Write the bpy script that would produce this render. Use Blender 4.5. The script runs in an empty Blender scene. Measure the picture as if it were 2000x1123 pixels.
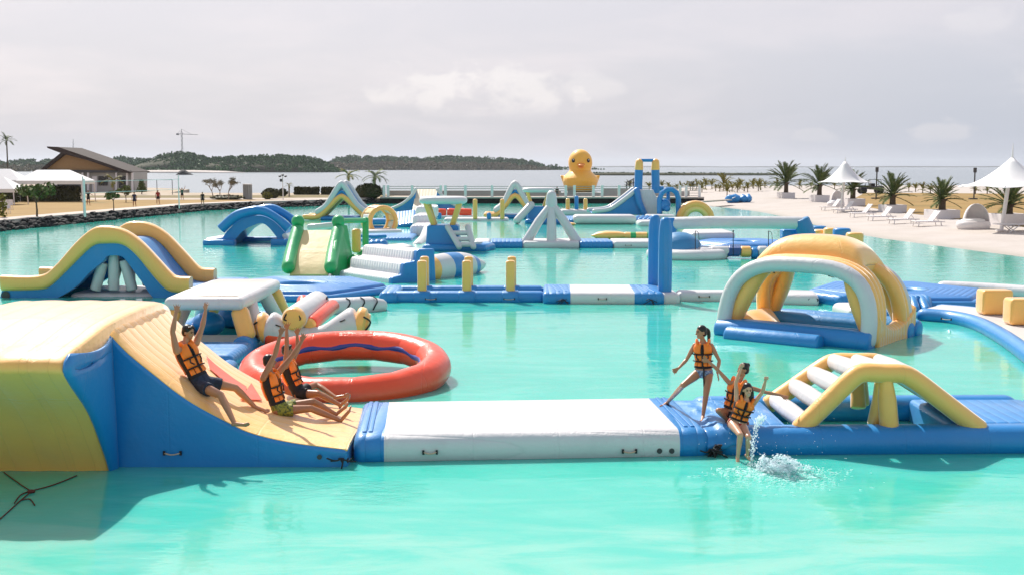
import bpy, bmesh, math, random
from mathutils import Vector, Matrix, Quaternion
import mathutils.noise as mn
random.seed(7)
R = math.radians
SC = bpy.context.scene
COL = SC.collection

# ------------------------------------------------------------------ camera, sky, sun, exposure
CAMH, FPX, PITCH = 4.8, 2250.0, math.atan(235.5 / 2250.0)
cam_d = bpy.data.cameras.new('camera'); cam = bpy.data.objects.new('camera', cam_d); COL.objects.link(cam)
cam_d.sensor_width = 36.0; cam_d.lens = 36.0 * FPX / 2000.0
SC.cycles.caustics_reflective = False; SC.cycles.caustics_refractive = False
cam_d.clip_start = 0.1; cam_d.clip_end = 60000
cam.location = (0, 0, CAMH); cam.rotation_euler = (R(90) - PITCH, 0, 0)
SC.camera = cam

SUN_EL = R(45); SUN_AZ = math.atan2(-0.45, 0.89)          # the sun stands behind the park, a little to the left
sdir = Vector((math.sin(SUN_AZ) * math.cos(SUN_EL), math.cos(SUN_AZ) * math.cos(SUN_EL), math.sin(SUN_EL)))
sl = bpy.data.lights.new('sun', 'SUN'); sl.energy = 5.0; sl.angle = R(0.6); sl.color = (1.0, 0.95, 0.87)
sun = bpy.data.objects.new('sun', sl); COL.objects.link(sun)
sun.rotation_euler = (-sdir).to_track_quat('-Z', 'Y').to_euler(); sun.location = (0, 0, 60)

world = bpy.data.worlds.new('World'); SC.world = world; world.use_nodes = True
SC.view_settings.view_transform = 'Standard'; SC.view_settings.look = 'None'
SC.view_settings.exposure = 0.34; SC.view_settings.gamma = 1.0; SC.view_settings.use_curve_mapping = False


class NT:
    """small helper for node trees"""
    def __init__(s, tree):
        s.t = tree; s.n = tree.nodes; s.l = tree.links
        s.n.clear()
    def node(s, typ, **kw):
        n = s.n.new(typ)
        for k, v in kw.items(): setattr(n, k, v)
        return n
    def put(s, sock, val):
        if hasattr(val, 'is_output'): s.l.new(val, sock)
        else: sock.default_value = val
    def math(s, op, a, b=None, c=None, clamp=False):
        n = s.node('ShaderNodeMath', operation=op); n.use_clamp = clamp
        s.put(n.inputs[0], a)
        if b is not None: s.put(n.inputs[1], b)
        if c is not None: s.put(n.inputs[2], c)
        return n.outputs[0]
    def vec(s, x, y, z):
        n = s.node('ShaderNodeCombineXYZ')
        for i, q in enumerate((x, y, z)): s.put(n.inputs[i], q)
        return n.outputs[0]
    def sep(s, v):
        n = s.node('ShaderNodeSeparateXYZ'); s.l.new(v, n.inputs[0]); return n.outputs
    def vmath(s, op, a, b=None):
        n = s.node('ShaderNodeVectorMath', operation=op); s.put(n.inputs[0], a)
        if b is not None: s.put(n.inputs[1], b)
        return n.outputs['Value'] if op in ('DOT_PRODUCT', 'LENGTH', 'DISTANCE') else n.outputs[0]
    def noise(s, vec, scale, detail=3, rough=0.55, dist=0.0):
        n = s.node('ShaderNodeTexNoise'); s.l.new(vec, n.inputs['Vector'])
        n.inputs['Scale'].default_value = scale; n.inputs['Detail'].default_value = detail
        n.inputs['Roughness'].default_value = rough; n.inputs['Distortion'].default_value = dist
        return n.outputs['Fac']
    def ramp(s, fac, stops, interp='LINEAR'):
        n = s.node('ShaderNodeValToRGB'); s.put(n.inputs[0], fac)
        cr = n.color_ramp; cr.interpolation = interp
        while len(cr.elements) < len(stops): cr.elements.new(0.5)
        for e, (p, c) in zip(cr.elements, stops):
            e.position = p; e.color = (c[0], c[1], c[2], 1) if not isinstance(c, (int, float)) else (c, c, c, 1)
        return n.outputs[0]
    def smooth(s, x, a, b):
        n = s.node('ShaderNodeMapRange', interpolation_type='SMOOTHSTEP'); s.put(n.inputs[0], x)
        n.inputs[1].default_value = a; n.inputs[2].default_value = b
        return n.outputs[0]
    def mix(s, fac, a, b, mode='MIX'):
        n = s.node('ShaderNodeMix', data_type='RGBA', blend_type=mode); s.put(n.inputs[0], fac)
        for i, q in ((6, a), (7, b)):
            if hasattr(q, 'is_output'): s.l.new(q, n.inputs[i])
            else: n.inputs[i].default_value = (q[0], q[1], q[2], 1)
        return n.outputs[2]


def build_world():
    T = NT(world.node_tree)
    out = T.node('ShaderNodeOutputWorld')
    sky = T.node('ShaderNodeTexSky', sky_type='NISHITA'); sky.sun_disc = False
    sky.sun_elevation = SUN_EL; sky.sun_rotation = SUN_AZ; sky.dust_density = 3.0; sky.air_density = 1.0
    bg1 = T.node('ShaderNodeBackground'); T.l.new(sky.outputs[0], bg1.inputs[0]); bg1.inputs[1].default_value = 0.1
    d = T.node('ShaderNodeTexCoord').outputs['Generated']
    d = T.vmath('NORMALIZE', d); x, y, z = T.sep(d)
    az = T.math('ARCTAN2', x, y); el = T.math('ARCSINE', z)
    p = T.vec(az, T.math('MULTIPLY', el, 1.7), 0.37)
    # thin high veil: lavender white above, greyer and bluer low down, uneven
    veil = T.ramp(T.math('MULTIPLY', el, 1.0), [(0.0, (0.55, 0.555, 0.625)), (0.055, (0.60, 0.59, 0.65)), (0.14, (0.665, 0.645, 0.70)), (0.45, (0.46, 0.49, 0.58)), (1.0, (0.22, 0.29, 0.46))])
    streak = T.noise(T.vec(T.math('MULTIPLY', az, 2.0), T.math('MULTIPLY', el, 9.0), 1.3), 2.2, 5, 0.55, 0.4)
    veil = T.mix(T.smooth(streak, 0.40, 0.70), veil, (0.72, 0.68, 0.725))
    blue = T.math('MULTIPLY', T.smooth(az, 0.02, 0.42), T.smooth(el, 0.16, 0.02))
    veil = T.mix(T.math('MULTIPLY', blue, 0.65), veil, (0.46, 0.52, 0.63))
    n1 = T.noise(p, 26, 6, 0.6, 0.25); n2 = T.noise(p, 9, 3, 0.5)
    cloud = None
    for (a0, e0, wa, we, amp) in ((-0.03, 0.062, 0.10, 0.032, 1.0), (-0.098, 0.060, 0.032, 0.015, 0.9), (0.062, 0.066, 0.035, 0.02, 0.5), (0.355, 0.027, 0.038, 0.014, 0.42),
                                  (0.255, 0.024, 0.024, 0.008, 0.3), (0.44, 0.064, 0.05, 0.02, 0.25), (0.375, 0.115, 0.035, 0.02, 0.3)):
        da = T.math('DIVIDE', T.math('SUBTRACT', az, a0), wa)
        de = T.math('DIVIDE', T.math('SUBTRACT', el, e0), we)
        r2 = T.math('ADD', T.math('MULTIPLY', da, da), T.math('MULTIPLY', de, de))
        body = T.math('SUBTRACT', 1.0, r2)
        # lumpy rim, flat base
        base = T.smooth(de, -0.75, -0.15)
        m = T.math('ADD', body, T.math('MULTIPLY', T.math('SUBTRACT', n1, 0.5), 4.2))
        m = T.math('MULTIPLY', T.smooth(m, 0.22, 1.05), T.math('MULTIPLY', base, amp))
        m = T.math('MULTIPLY', m, T.smooth(r2, 2.0, 0.6))
        cloud = m if cloud is None else T.math('MAXIMUM', cloud, m)
    veil = T.mix(T.math('MULTIPLY', cloud, 0.9), veil, T.mix(n2, (0.70, 0.68, 0.71), (0.90, 0.85, 0.86)))
    bg2 = T.node('ShaderNodeBackground'); T.l.new(veil, bg2.inputs[0]); bg2.inputs[1].default_value = 0.90
    mx = T.node('ShaderNodeMixShader')
    mx.inputs[0].default_value = 0.86
    T.l.new(bg1.outputs[0], mx.inputs[1]); T.l.new(bg2.outputs[0], mx.inputs[2]); T.l.new(mx.outputs[0], out.inputs[0])
build_world()

# ------------------------------------------------------------------ placing helpers (ground survey from the camera model)
_c, _s = math.cos(PITCH), math.sin(PITCH)
def ray(u, v):
    x = (u - 1000) / FPX; y = -(v - 561.5) / FPX
    return Vector((x, _c + y * _s, -_s + y * _c))
def W(u, v, z=0.0):
    d = ray(u, v); return Vector((0, 0, CAMH)) + d * ((z - CAMH) / d.z)
def B(u, v, Y):
    d = ray(u, v); return Vector((0, 0, CAMH)) + d * (Y / d.y)
V = Vector

# ------------------------------------------------------------------ materials
MATS = {}
def principled(name):
    m = bpy.data.materials.new(name); m.use_nodes = True
    T = NT(m.node_tree); out = T.node('ShaderNodeOutputMaterial'); b = T.node('ShaderNodeBsdfPrincipled')
    T.l.new(b.outputs[0], out.inputs[0]); return m, T, b
def col4(c): return (c[0], c[1], c[2], 1)

def pvc(name, c, rough=0.3, rib=None, amp=0.5, worn=0.10, spec=0.5, sheen=None):
    """welded PVC tarpaulin: soft wrinkles, faint dirt, optional welded ribs running across `rib`=(dir, period)"""
    if name in MATS: return MATS[name]
    m, T, b = principled(name)
    tc = T.node('ShaderNodeTexCoord').outputs['Object']
    n1 = T.noise(tc, 1.7, 4, 0.6); n2 = T.noise(tc, 9, 4, 0.6); n3 = T.noise(tc, 0.9, 2, 0.5)
    dirt = T.smooth(n1, 0.50, 0.80)
    dark = tuple(q * 0.74 + 0.012 for q in c); pale = tuple(min(1, q * 0.90 + 0.07) for q in c)
    cc = T.mix(T.math('MULTIPLY', dirt, worn * 3), col4(c), dark)
    cc = T.mix(T.math('MULTIPLY', T.smooth(n3, 0.5, 0.75), worn * 2.5), cc, pale)
    h = T.math('MULTIPLY', n1, 0.55); h = T.math('ADD', h, T.math('MULTIPLY', n2, 0.10))
    # welded seams with small puckers along them
    ox, oy, oz = T.sep(tc); dd = None
    for q, per, ph0 in ((ox, 1.42, .21), (oy, 1.57, .37)):
        s_ = T.math('MULTIPLY', T.math('ABSOLUTE', T.math('SUBTRACT', T.math('FRACT', T.math('ADD', T.math('DIVIDE', q, per), ph0)), .5)), per); dd = s_ if dd is None else T.math('MINIMUM', dd, s_)
    weld = T.smooth(dd, 0.020, 0.006); puck = T.smooth(dd, 0.20, 0.0)
    n4 = T.noise(tc, 13, 3, 0.6, 0.6)
    h = T.math('ADD', h, T.math('SUBTRACT', T.math('MULTIPLY', T.math('MULTIPLY', n4, puck), 0.30), T.math('MULTIPLY', weld, 0.08)))
    cc = T.mix(T.math('MULTIPLY', weld, 0.13), cc, dark)
    if rib:
        dv, per = rib
        ph = T.math('MULTIPLY', T.vmath('DOT_PRODUCT', tc, V(dv).normalized()), math.pi / per)
        ph = T.math('ADD', ph, T.math('MULTIPLY', n3, 0.35))
        w = T.math('POWER', T.math('ABSOLUTE', T.math('SINE', ph)), 0.55)
        h = T.math('ADD', h, T.math('MULTIPLY', w, amp))
        seam = T.smooth(w, 0.28, 0.05)
        cc = T.mix(T.math('MULTIPLY', seam, 0.28), cc, dark)
    bp = T.node('ShaderNodeBump'); bp.inputs['Strength'].default_value = 0.55; bp.inputs['Distance'].default_value = 0.07
    T.l.new(h, bp.inputs['Height'])
    T.l.new(bp.outputs[0], b.inputs['Normal']); T.l.new(cc, b.inputs['Base Color'])
    T.l.new(T.math('ADD', rough + 0.13, T.math('MULTIPLY', n2, 0.14)), b.inputs['Roughness'])
    b.inputs['Specular IOR Level'].default_value = spec
    b.inputs['Coat Weight'].default_value = 0.40; b.inputs['Coat Roughness'].default_value = 0.16; b.inputs['Sheen Weight'].default_value = sheen if sheen is not None else (0.9 if c[0] > .7 and c[1] > .4 else 0.08); b.inputs['Sheen Roughness'].default_value = 0.35; b.inputs['Sheen Tint'].default_value = (1, 0.96, 0.94, 1)
    MATS[name] = m; return m

def plain(name, c, rough=0.6, var=0.25, scale=6.0, bump=0.15, metal=0.0, bd=0.02):
    if name in MATS: return MATS[name]
    m, T, b = principled(name)
    tc = T.node('ShaderNodeTexCoord').outputs['Object']
    n1 = T.noise(tc, scale, 5, 0.6)
    lo = tuple(q * (1 - var) for q in c); hi = tuple(min(1, q * (1 + var)) for q in c)
    T.l.new(T.mix(n1, lo, hi), b.inputs['Base Color'])
    b.inputs['Roughness'].default_value = rough; b.inputs['Metallic'].default_value = metal
    bp = T.node('ShaderNodeBump'); bp.inputs['Strength'].default_value = bump; bp.inputs['Distance'].default_value = bd
    T.l.new(n1, bp.inputs['Height']); T.l.new(bp.outputs[0], b.inputs['Normal'])
    MATS[name] = m; return m

BLUEC = (0.0, 0.205, 0.53); YELC = (0.99, 0.50, 0.115); WHC = (0.62, 0.605, 0.605)
REDC = (0.90, 0.075, 0.018); GRNC = (0.005, 0.36, 0.10)
BLUE = pvc('blue_pvc', BLUEC); YEL = pvc('yellow_pvc', YELC); WHITE = pvc('white_pvc', WHC, 0.35)
RED = pvc('red_pvc', REDC, 0.12, spec=0.35); GREEN = pvc('green_pvc', GRNC, 0.25)
YELX = pvc('yellow_pvc_rib_x', YELC, 0.34, ((1, 0, 0), 0.42), 0.35); YELY = pvc('yellow_pvc_rib_y', YELC, 0.34, ((0, 1, 0), 0.30), 0.30)
BLUEX = pvc('blue_pvc_rib_x', BLUEC, 0.3, ((1, 0, 0), 0.25), 0.5); BLUEY = pvc('blue_pvc_rib_y', BLUEC, 0.3, ((0, 1, 0), 0.25), 0.5)
WHITEY = pvc('white_pvc_rib_y', WHC, 0.36, ((0, 1, 0), 0.30), 0.35); WHITEX = pvc('white_pvc_rib_x', WHC, 0.36, ((1, 0, 0), 0.22), 0.4)
CREAMX = pvc('cream_pvc_rib_x', (0.80, 0.66, 0.44), 0.36, ((1, 0, 0), 0.30), 0.4)
LBLUEX = pvc('pale_blue_pvc_rib_x', (0.03, 0.24, 0.57), 0.34, ((1, 0, 0), 0.22), 0.5)
ORANGE = pvc('orange_foam', (1.0, 0.215, 0.006), 0.5, None, 0.5, 0.08)
ORED = pvc('orange_red_print', (0.85, 0.13, 0.06), 0.4)
BLACKM = plain('black_mesh_fabric', (0.012, 0.012, 0.016), 0.8, 0.4, 40, 0.3)
BLACK = plain('black_webbing', (0.010, 0.010, 0.012), 0.6, 0.3, 30)
BEIGE = plain('beige_webbing', (0.55, 0.40, 0.26), 0.7, 0.2, 30)
METW = plain('white_metal', (0.76, 0.71, 0.70), 0.45, 0.06, 5)
CANVAS = plain('white_canvas', (0.80, 0.78, 0.76), 0.75, 0.06, 2.5, 0.2)
GREY = plain('grey_concrete', (0.36, 0.34, 0.32), 0.85, 0.25, 2.0, 0.4)
DARKW = plain('dark_wet_stone', (0.010, 0.010, 0.011), 0.85, 0.6, 3.0, 0.8, 0, 0.1)
RAILG = plain('weathered_rail', (0.36, 0.32, 0.28), 0.8, 0.3, 8)
BARK = plain('bark', (0.10, 0.07, 0.045), 0.9, 0.4, 8, 0.8)
PALEBARK = plain('pale_bark', (0.30, 0.25, 0.20), 0.9, 0.3, 8, 0.6)
ROOFM = plain('brown_roof_sheet', (0.040, 0.026, 0.021), 0.9, 0.3, 3, 0.3)
GABLE = plain('ochre_gable_boards', (0.33, 0.20, 0.09), 0.8, 0.15, 3, 0.2)
WALLC = plain('pale_rendered_wall', (0.42, 0.40, 0.37), 0.85, 0.12, 2, 0.2)
DGLASS = plain('dark_glass', (0.012, 0.014, 0.016), 0.15, 0.3, 2, 0)
DGREY = plain('dark_grey_metal', (0.05, 0.05, 0.055), 0.5, 0.2, 6)
STEEL = plain('grey_steel', (0.30, 0.30, 0.29), 0.45, 0.2, 6)
ROPE = plain('red_brown_rope', (0.10, 0.02, 0.012), 0.8, 0.3, 30)
def dropmat():
    m, T, b = principled('water_drops'); tr = T.node('ShaderNodeBsdfTranslucent'); tr.inputs[0].default_value = (.95, .98, 1, 1); b.inputs['Base Color'].default_value = (.9, .95, .96, 1); b.inputs['Roughness'].default_value = .15
    mx = T.node('ShaderNodeMixShader'); mx.inputs[0].default_value = .78; o = [n for n in T.n if n.type == 'OUTPUT_MATERIAL'][0]
    T.l.new(b.outputs[0], mx.inputs[1]); T.l.new(tr.outputs[0], mx.inputs[2]); T.l.new(mx.outputs[0], o.inputs[0]); return m
DROP = dropmat()

def leafmat(name, c1, c2, c3=None, trans=0.25):
    m, T, b = principled(name)
    tc = T.node('ShaderNodeTexCoord').outputs['Object']; gi = T.node('ShaderNodeNewGeometry')
    n = T.noise(tc, 1.3, 4, 0.6)
    isl = gi.outputs['Random Per Island']
    c = T.mix(T.math('ADD', T.math('MULTIPLY', n, 0.5), T.math('MULTIPLY', isl, 0.5), clamp=True), c1, c2)
    if c3: c = T.mix(T.smooth(isl, 0.80, 1.0), c, c3)
    T.l.new(c, b.inputs['Base Color']); b.inputs['Roughness'].default_value = 0.55
    b.inputs['Specular IOR Level'].default_value = 0.06
    MATS[name] = m; return m
PALML = leafmat('date_palm_leaf', (0.06, 0.095, 0.028), (0.16, 0.19, 0.07), (0.27, 0.25, 0.11))
PALMY = leafmat('yellow_palm_leaf', (0.10, 0.11, 0.02), (0.25, 0.22, 0.04), (0.34, 0.25, 0.07))
TREEL = leafmat('broad_leaf', (0.05, 0.08, 0.02), (0.16, 0.19, 0.06), (0.34, 0.34, 0.17))
HEDGE = leafmat('hedge_leaf', (0.035, 0.040, 0.016), (0.085, 0.080, 0.032), (0.13, 0.12, 0.05))
FOREST = leafmat('forest_leaf', (0.018, 0.066, 0.020), (0.058, 0.145, 0.032), (0.09, 0.16, 0.045))
SCRUB = leafmat('scrub_leaf', (0.10, 0.10, 0.05), (0.21, 0.17, 0.10), (0.28, 0.23, 0.15))

# ------------------------------------------------------------------ mesh helpers
def frame_at(t, up=V((0, 0, 1))):
    t = t.normalized()
    s = t.cross(up)
    if s.length < 1e-4: s = t.cross(V((0, 1, 0)))
    s.normalize(); return s, s.cross(t).normalized()

class G:
    def __init__(s): s.v = []; s.f = []
    def add(s, vs, fs):
        o = len(s.v); s.v += [V(q) for q in vs]; s.f += [tuple(i + o for i in f) for f in fs]; return s
    def rings(s, rs, closed=False, cap=True):
        n = len(rs[0]); vs = [p for r in rs for p in r]; fs = []
        m = len(rs)
        for i in range(m if closed else m - 1):
            a = i * n; b = ((i + 1) % m) * n
            for j in range(n):
                k = (j + 1) % n; fs.append((a + j, a + k, b + k, b + j))
        if not closed and cap:
            fs.append(tuple(range(n - 1, -1, -1))); fs.append(tuple((m - 1) * n + j for j in range(n)))
        return s.add(vs, fs)
    def tube(s, pts, r, n=14, closed=False, cap='round', up=V((0, 0, 1)), flat=1.0):
        pts = [V(p) for p in pts]; m = len(pts)
        rr = [r] * m if isinstance(r, (int, float)) else list(r)
        tg = []
        for i in range(m):
            if closed: t = pts[(i + 1) % m] - pts[i - 1]
            else: t = pts[min(i + 1, m - 1)] - pts[max(i - 1, 0)]
            tg.append(t.normalized())
        S, U = frame_at(tg[0], up); fr = [(S, U)]
        for i in range(1, m):
            q = tg[i - 1].rotation_difference(tg[i]); S = q @ S; U = q @ U; fr.append((S.copy(), U.copy()))
        if closed:
            fr = [frame_at(t, up) for t in tg]
        def ring(c, S, U, q): return [c + S * (math.cos(2 * math.pi * j / n) * q) + U * (math.sin(2 * math.pi * j / n) * q * flat) for j in range(n)]
        rs = [ring(pts[i], fr[i][0], fr[i][1], rr[i]) for i in range(m)]
        if not closed and cap == 'round':
            pre = []; post = []
            for k in (1, 2, 3):
                a = k * R(90) / 3.2
                pre.insert(0, ring(pts[0] - tg[0] * (rr[0] * math.sin(a)), fr[0][0], fr[0][1], rr[0] * math.cos(a)))
                post.append(ring(pts[-1] + tg[-1] * (rr[-1] * math.sin(a)), fr[-1][0], fr[-1][1], rr[-1] * math.cos(a)))
            rs = pre + rs + post
        elif not closed and cap == 'soft':
            pre = []; post = []
            for k in (1, 2, 3):
                a = k * R(90) / 3
                for lst, i, sg in ((pre, 0, -1), (post, -1, 1)):
                    e = rr[i] * 0.28
                    g = ring(pts[i] + tg[i] * (sg * e * math.sin(a)), fr[i][0], fr[i][1], rr[i] - e * (1 - math.cos(a)))
                    lst.insert(0, g) if i == 0 else lst.append(g)
            rs = pre + rs + post
        return s.rings(rs, closed)
    def bar(s, p0, p1, w, h, rad=0.1, e0=None, e1=None, up=V((0, 0, 1)), steps=1, puff=0.0, k=4):
        """rounded-rect section from p0 to p1 (centre line); ends rounded by e0/e1"""
        p0, p1 = V(p0), V(p1); t = (p1 - p0); L = t.length; t.normalize(); S, U = frame_at(t, V(up))
        e0 = rad if e0 is None else e0; e1 = rad if e1 is None else e1
        def sec(c, sh, pf=0):
            ww, hh = w / 2 - sh + pf, h / 2 - sh + pf; rd = max(min(rad, ww * .98, hh * .98) - sh * 0.3, 0.004); o = []
            rd = min(rd, ww * .99, hh * .99)
            for (sx, sy, a0) in ((1, 1, 0), (-1, 1, 90), (-1, -1, 180), (1, -1, 270)):
                for i in range(k + 1):
                    a = R(a0 + 90 * i / k)
                    o.append(c + S * (sx * (ww - rd) + rd * math.cos(a)) + U * (sy * (hh - rd) + rd * math.sin(a)))
            return o
        st = []
        if e0 > 0:
            for i in range(4):
                a = R(90) * i / 4; st.append((e0 * (1 - math.cos(a)) if i else 0.0, e0 * (1 - math.sin(a))))
        st.append((e0, 0.0))
        for i in range(1, steps): st.append((e0 + (L - e0 - e1) * i / steps, 0.0))
        st.append((L - e1, 0.0))
        if e1 > 0:
            for i in (3, 2, 1, 0):
                a = R(90) * i / 4; st.append((L - e1 * (1 - math.cos(a)) if i else L, e1 * (1 - math.sin(a))))
        return s.rings([sec(p0 + t * q, sh, puff * math.sin(math.pi * max(0, min(1, q / L)))) for q, sh in st])
    def ball(s, c, r3, rot=None, nu=16, nv=10):
        if isinstance(r3, (int, float)): r3 = (r3, r3, r3)
        rs = []
        for i in range(nv + 1):
            a = -R(89.0) + R(178.0) * i / nv
            rs.append([V((r3[0] * math.cos(a) * math.cos(2 * math.pi * j / nu), r3[1] * math.cos(a) * math.sin(2 * math.pi * j / nu), r3[2] * math.sin(a))) for j in range(nu)])
        M = rot or Matrix.Identity(3)
        return s.rings([[V(c) + M @ p for p in r] for r in rs])
    def box(s, c, sz, yaw=0.0, rot=None):
        M = rot or Matrix.Rotation(yaw, 3, 'Z'); x, y, z = (q / 2 for q in sz)
        vs = [V(c) + M @ V((a * x, b * y, d * z)) for a in (-1, 1) for b in (-1, 1) for d in (-1, 1)]
        return s.add(vs, [(0, 1, 3, 2), (4, 6, 7, 5), (0, 4, 5, 1), (2, 3, 7, 6), (0, 2, 6, 4), (1, 5, 7, 3)])
    def prism(s, poly, f, t0, t1, nt=1):
        """poly: 2D points; f(a,b,t) -> Vector"""
        rs = [[f(a, b, t0 + (t1 - t0) * i / nt) for a, b in poly] for i in range(nt + 1)]
        return s.rings(rs)
    def strip(s, top, bot, off):
        """ribbon between two equal point lists, thickened by vector off"""
        n = len(top); rs = []
        for a, b in zip(top, bot): rs.append([V(a), V(b), V(b) + V(off), V(a) + V(off)])
        return s.rings(rs)
    def cone(s, p0, p1, r0, r1, n=10): return s.tube([p0, p1], [r0, r1], n, cap='flat')
    def build(s, name, mat, root=None, smooth=True, bevel=0.0, seg=3, sub=0, sharp=45):
        me = bpy.data.meshes.new(name)
        L = root.location if root is not None and root.type == 'EMPTY' else V((0, 0, 0))
        if root is not None and root.type != 'EMPTY': L = V(root['o'])
        me.from_pydata([tuple(p - L) for p in s.v], [], s.f); me.validate()
        bm = bmesh.new(); bm.from_mesh(me); bmesh.ops.recalc_face_normals(bm, faces=bm.faces)
        for f in bm.faces: f.smooth = smooth
        if smooth and bevel == 0 and sub == 0:
            for e in bm.edges:
                if len(e.link_faces) == 2 and e.calc_face_angle(0) > R(sharp): e.smooth = False
        bm.to_mesh(me); bm.free()
        o = bpy.data.objects.new(name, me); COL.objects.link(o)
        if mat: me.materials.append(mat)
        if bevel > 0:
            md = o.modifiers.new('bevel', 'BEVEL'); md.width = bevel; md.segments = seg; md.limit_method = 'ANGLE'; md.angle_limit = R(42); md.harden_normals = True
        if sub:
            md = o.modifiers.new('subsurf', 'SUBSURF'); md.levels = sub; md.render_levels = sub
        if root is not None:
            o.parent = root
        o['o'] = (L.x, L.y, L.z)
        return o

def fin(o):
    if 'o' in o: del o['o']
def T_(name, label, cat, loc=(0, 0, 0), group=None, rz=0.0):
    o = bpy.data.objects.new(name, None); COL.objects.link(o); o.location = V(loc); o.rotation_euler = (0, 0, rz)
    o.empty_display_size = 0.3
    o['label'] = label; o['category'] = cat
    if group: o['group'] = group
    return o
def tag(o, label, cat, group=None):
    o['label'] = label; o['category'] = cat
    if group: o['group'] = group
    return o
def structure(o, kind='structure'): o['kind'] = kind; return o
def copy_tree(o, parent=None):
    c = o.copy(); COL.objects.link(c)
    if parent is not None: c.parent = parent
    for ch in list(o.children): copy_tree(ch, c)
    return c
def smoothpath(pts, n=6):
    """Catmull-Rom through points"""
    P = [V(p) for p in pts]; out = []
    for i in range(len(P) - 1):
        a = P[max(i - 1, 0)]; b = P[i]; c = P[i + 1]; d = P[min(i + 2, len(P) - 1)]
        for k in range(n):
            t = k / n
            out.append(0.5 * ((2 * b) + (c - a) * t + (2 * a - 5 * b + 4 * c - d) * t * t + (3 * b - a - 3 * c + d) * t ** 3))
    out.append(P[-1]); return out

# ------------------------------------------------------------------ water and ground
def water_mat(pool):
    m, T, b = principled('pool_water' if pool else 'sea_water')
    pos = T.node('ShaderNodeNewGeometry').outputs['Position']
    x, y, z = T.sep(pos)
    if pool:
        # milky lagoon water over a pale sand floor: shoals read paler, deeper parts more turquoise
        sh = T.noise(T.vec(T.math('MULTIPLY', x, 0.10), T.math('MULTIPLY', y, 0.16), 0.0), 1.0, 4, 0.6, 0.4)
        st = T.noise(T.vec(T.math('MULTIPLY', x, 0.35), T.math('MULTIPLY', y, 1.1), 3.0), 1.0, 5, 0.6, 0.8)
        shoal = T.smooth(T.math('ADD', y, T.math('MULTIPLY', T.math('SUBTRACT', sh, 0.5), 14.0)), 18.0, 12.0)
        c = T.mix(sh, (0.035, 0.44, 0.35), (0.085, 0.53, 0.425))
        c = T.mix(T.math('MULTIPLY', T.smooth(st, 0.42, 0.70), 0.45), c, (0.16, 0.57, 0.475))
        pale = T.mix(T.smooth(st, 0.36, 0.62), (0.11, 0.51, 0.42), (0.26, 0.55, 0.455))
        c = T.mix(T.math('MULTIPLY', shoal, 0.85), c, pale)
        T.l.new(c, b.inputs['Base Color'])
        b.inputs['Subsurface Weight'].default_value = 0.55; b.inputs['Subsurface Radius'].default_value = (0.05, 0.75, 0.60); b.inputs['Subsurface Scale'].default_value = 1.0
        b.inputs['Roughness'].default_value = 0.05
    else:
        n = T.noise(T.vec(T.math('MULTIPLY', x, 0.004), T.math('MULTIPLY', y, 0.012), 0), 1.0, 4, 0.6)
        T.l.new(T.mix(n, (0.19, 0.24, 0.27), (0.26, 0.29, 0.31)), b.inputs['Base Color'])
        b.inputs['Roughness'].default_value = 0.22
    b.inputs['IOR'].default_value = 1.33
    # ripples: long swell + wind ripple + fine chop, stretched across the view
    w1 = T.noise(T.vec(T.math('MULTIPLY', x, 0.45), T.math('MULTIPLY', y, 1.15), 0.0), 1.0, 3, 0.5, 0.5)
    w2 = T.noise(T.vec(T.math('MULTIPLY', x, 1.8), T.math('MULTIPLY', y, 4.6), 2.0), 1.0, 3, 0.55, 0.4)
    w3 = T.noise(T.vec(T.math('MULTIPLY', x, 7.0), T.math('MULTIPLY', y, 13.0), 5.0), 1.0, 2, 0.5)
    h = T.math('ADD', T.math('MULTIPLY', w1, 0.55), T.math('ADD', T.math('MULTIPLY', w2, 0.16), T.math('MULTIPLY', w3, 0.035)))
    if pool:
        rip = None
        for cx, cy, rad in ((-3.2, 17.2, 1.3), (-2.0, 16.6, 1.0), (4.1, 17.6, 1.6), (7.6, 29.0, 1.4)):
            d = T.math('DIVIDE', T.vmath('DISTANCE', pos, V((cx, cy, 0))), rad); e = T.smooth(d, 1.0, 0.1); rip = e if rip is None else T.math('MAXIMUM', rip, e)
        w4 = T.noise(T.vec(T.math('MULTIPLY', x, 3.2), T.math('MULTIPLY', y, 7.0), 9.0), 1.0, 4, 0.6, 0.8)
        h = T.math('ADD', h, T.math('MULTIPLY', T.math('MULTIPLY', w4, rip), 1.5))
    bp = T.node('ShaderNodeBump'); bp.inputs['Strength'].default_value = 0.22 if pool else 0.5; bp.inputs['Distance'].default_value = 0.16 if pool else 0.4
    T.l.new(h, bp.inputs['Height']); T.l.new(bp.outputs[0], b.inputs['Normal'])
    return m

def sheet(name, poly, z, mat):
    g = G(); g.add([V((x, y, z)) for x, y in poly], [tuple(range(len(poly)))])
    o = g.build(name, mat, None, smooth=False); return structure(o)

sheet('sea', [(-9500, 100), (9500, 100), (9500, 16000), (-9500, 16000)], -0.5, water_mat(False))
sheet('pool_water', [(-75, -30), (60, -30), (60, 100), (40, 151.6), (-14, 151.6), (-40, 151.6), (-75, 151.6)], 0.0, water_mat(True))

EDGE = [(-44, 40), (-40.5, 65), (-38.3, 86.1), (-36.4, 102.5), (-33.7, 126.4), (-29.8, 134.5), (-24.75, 139.5), (-20.5, 146), (-17.4, 151.5)]
def off_edge(d):
    o = []
    for i, p in enumerate(EDGE):
        a = V((*EDGE[max(i - 1, 0)], 0)); c = V((*EDGE[min(i + 1, len(EDGE) - 1)], 0)); t = (c - a).normalized(); n = V((-t.y, t.x, 0))
        q = V((*p, 0)) + n * d; o.append((q.x, q.y))
    return o

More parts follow.
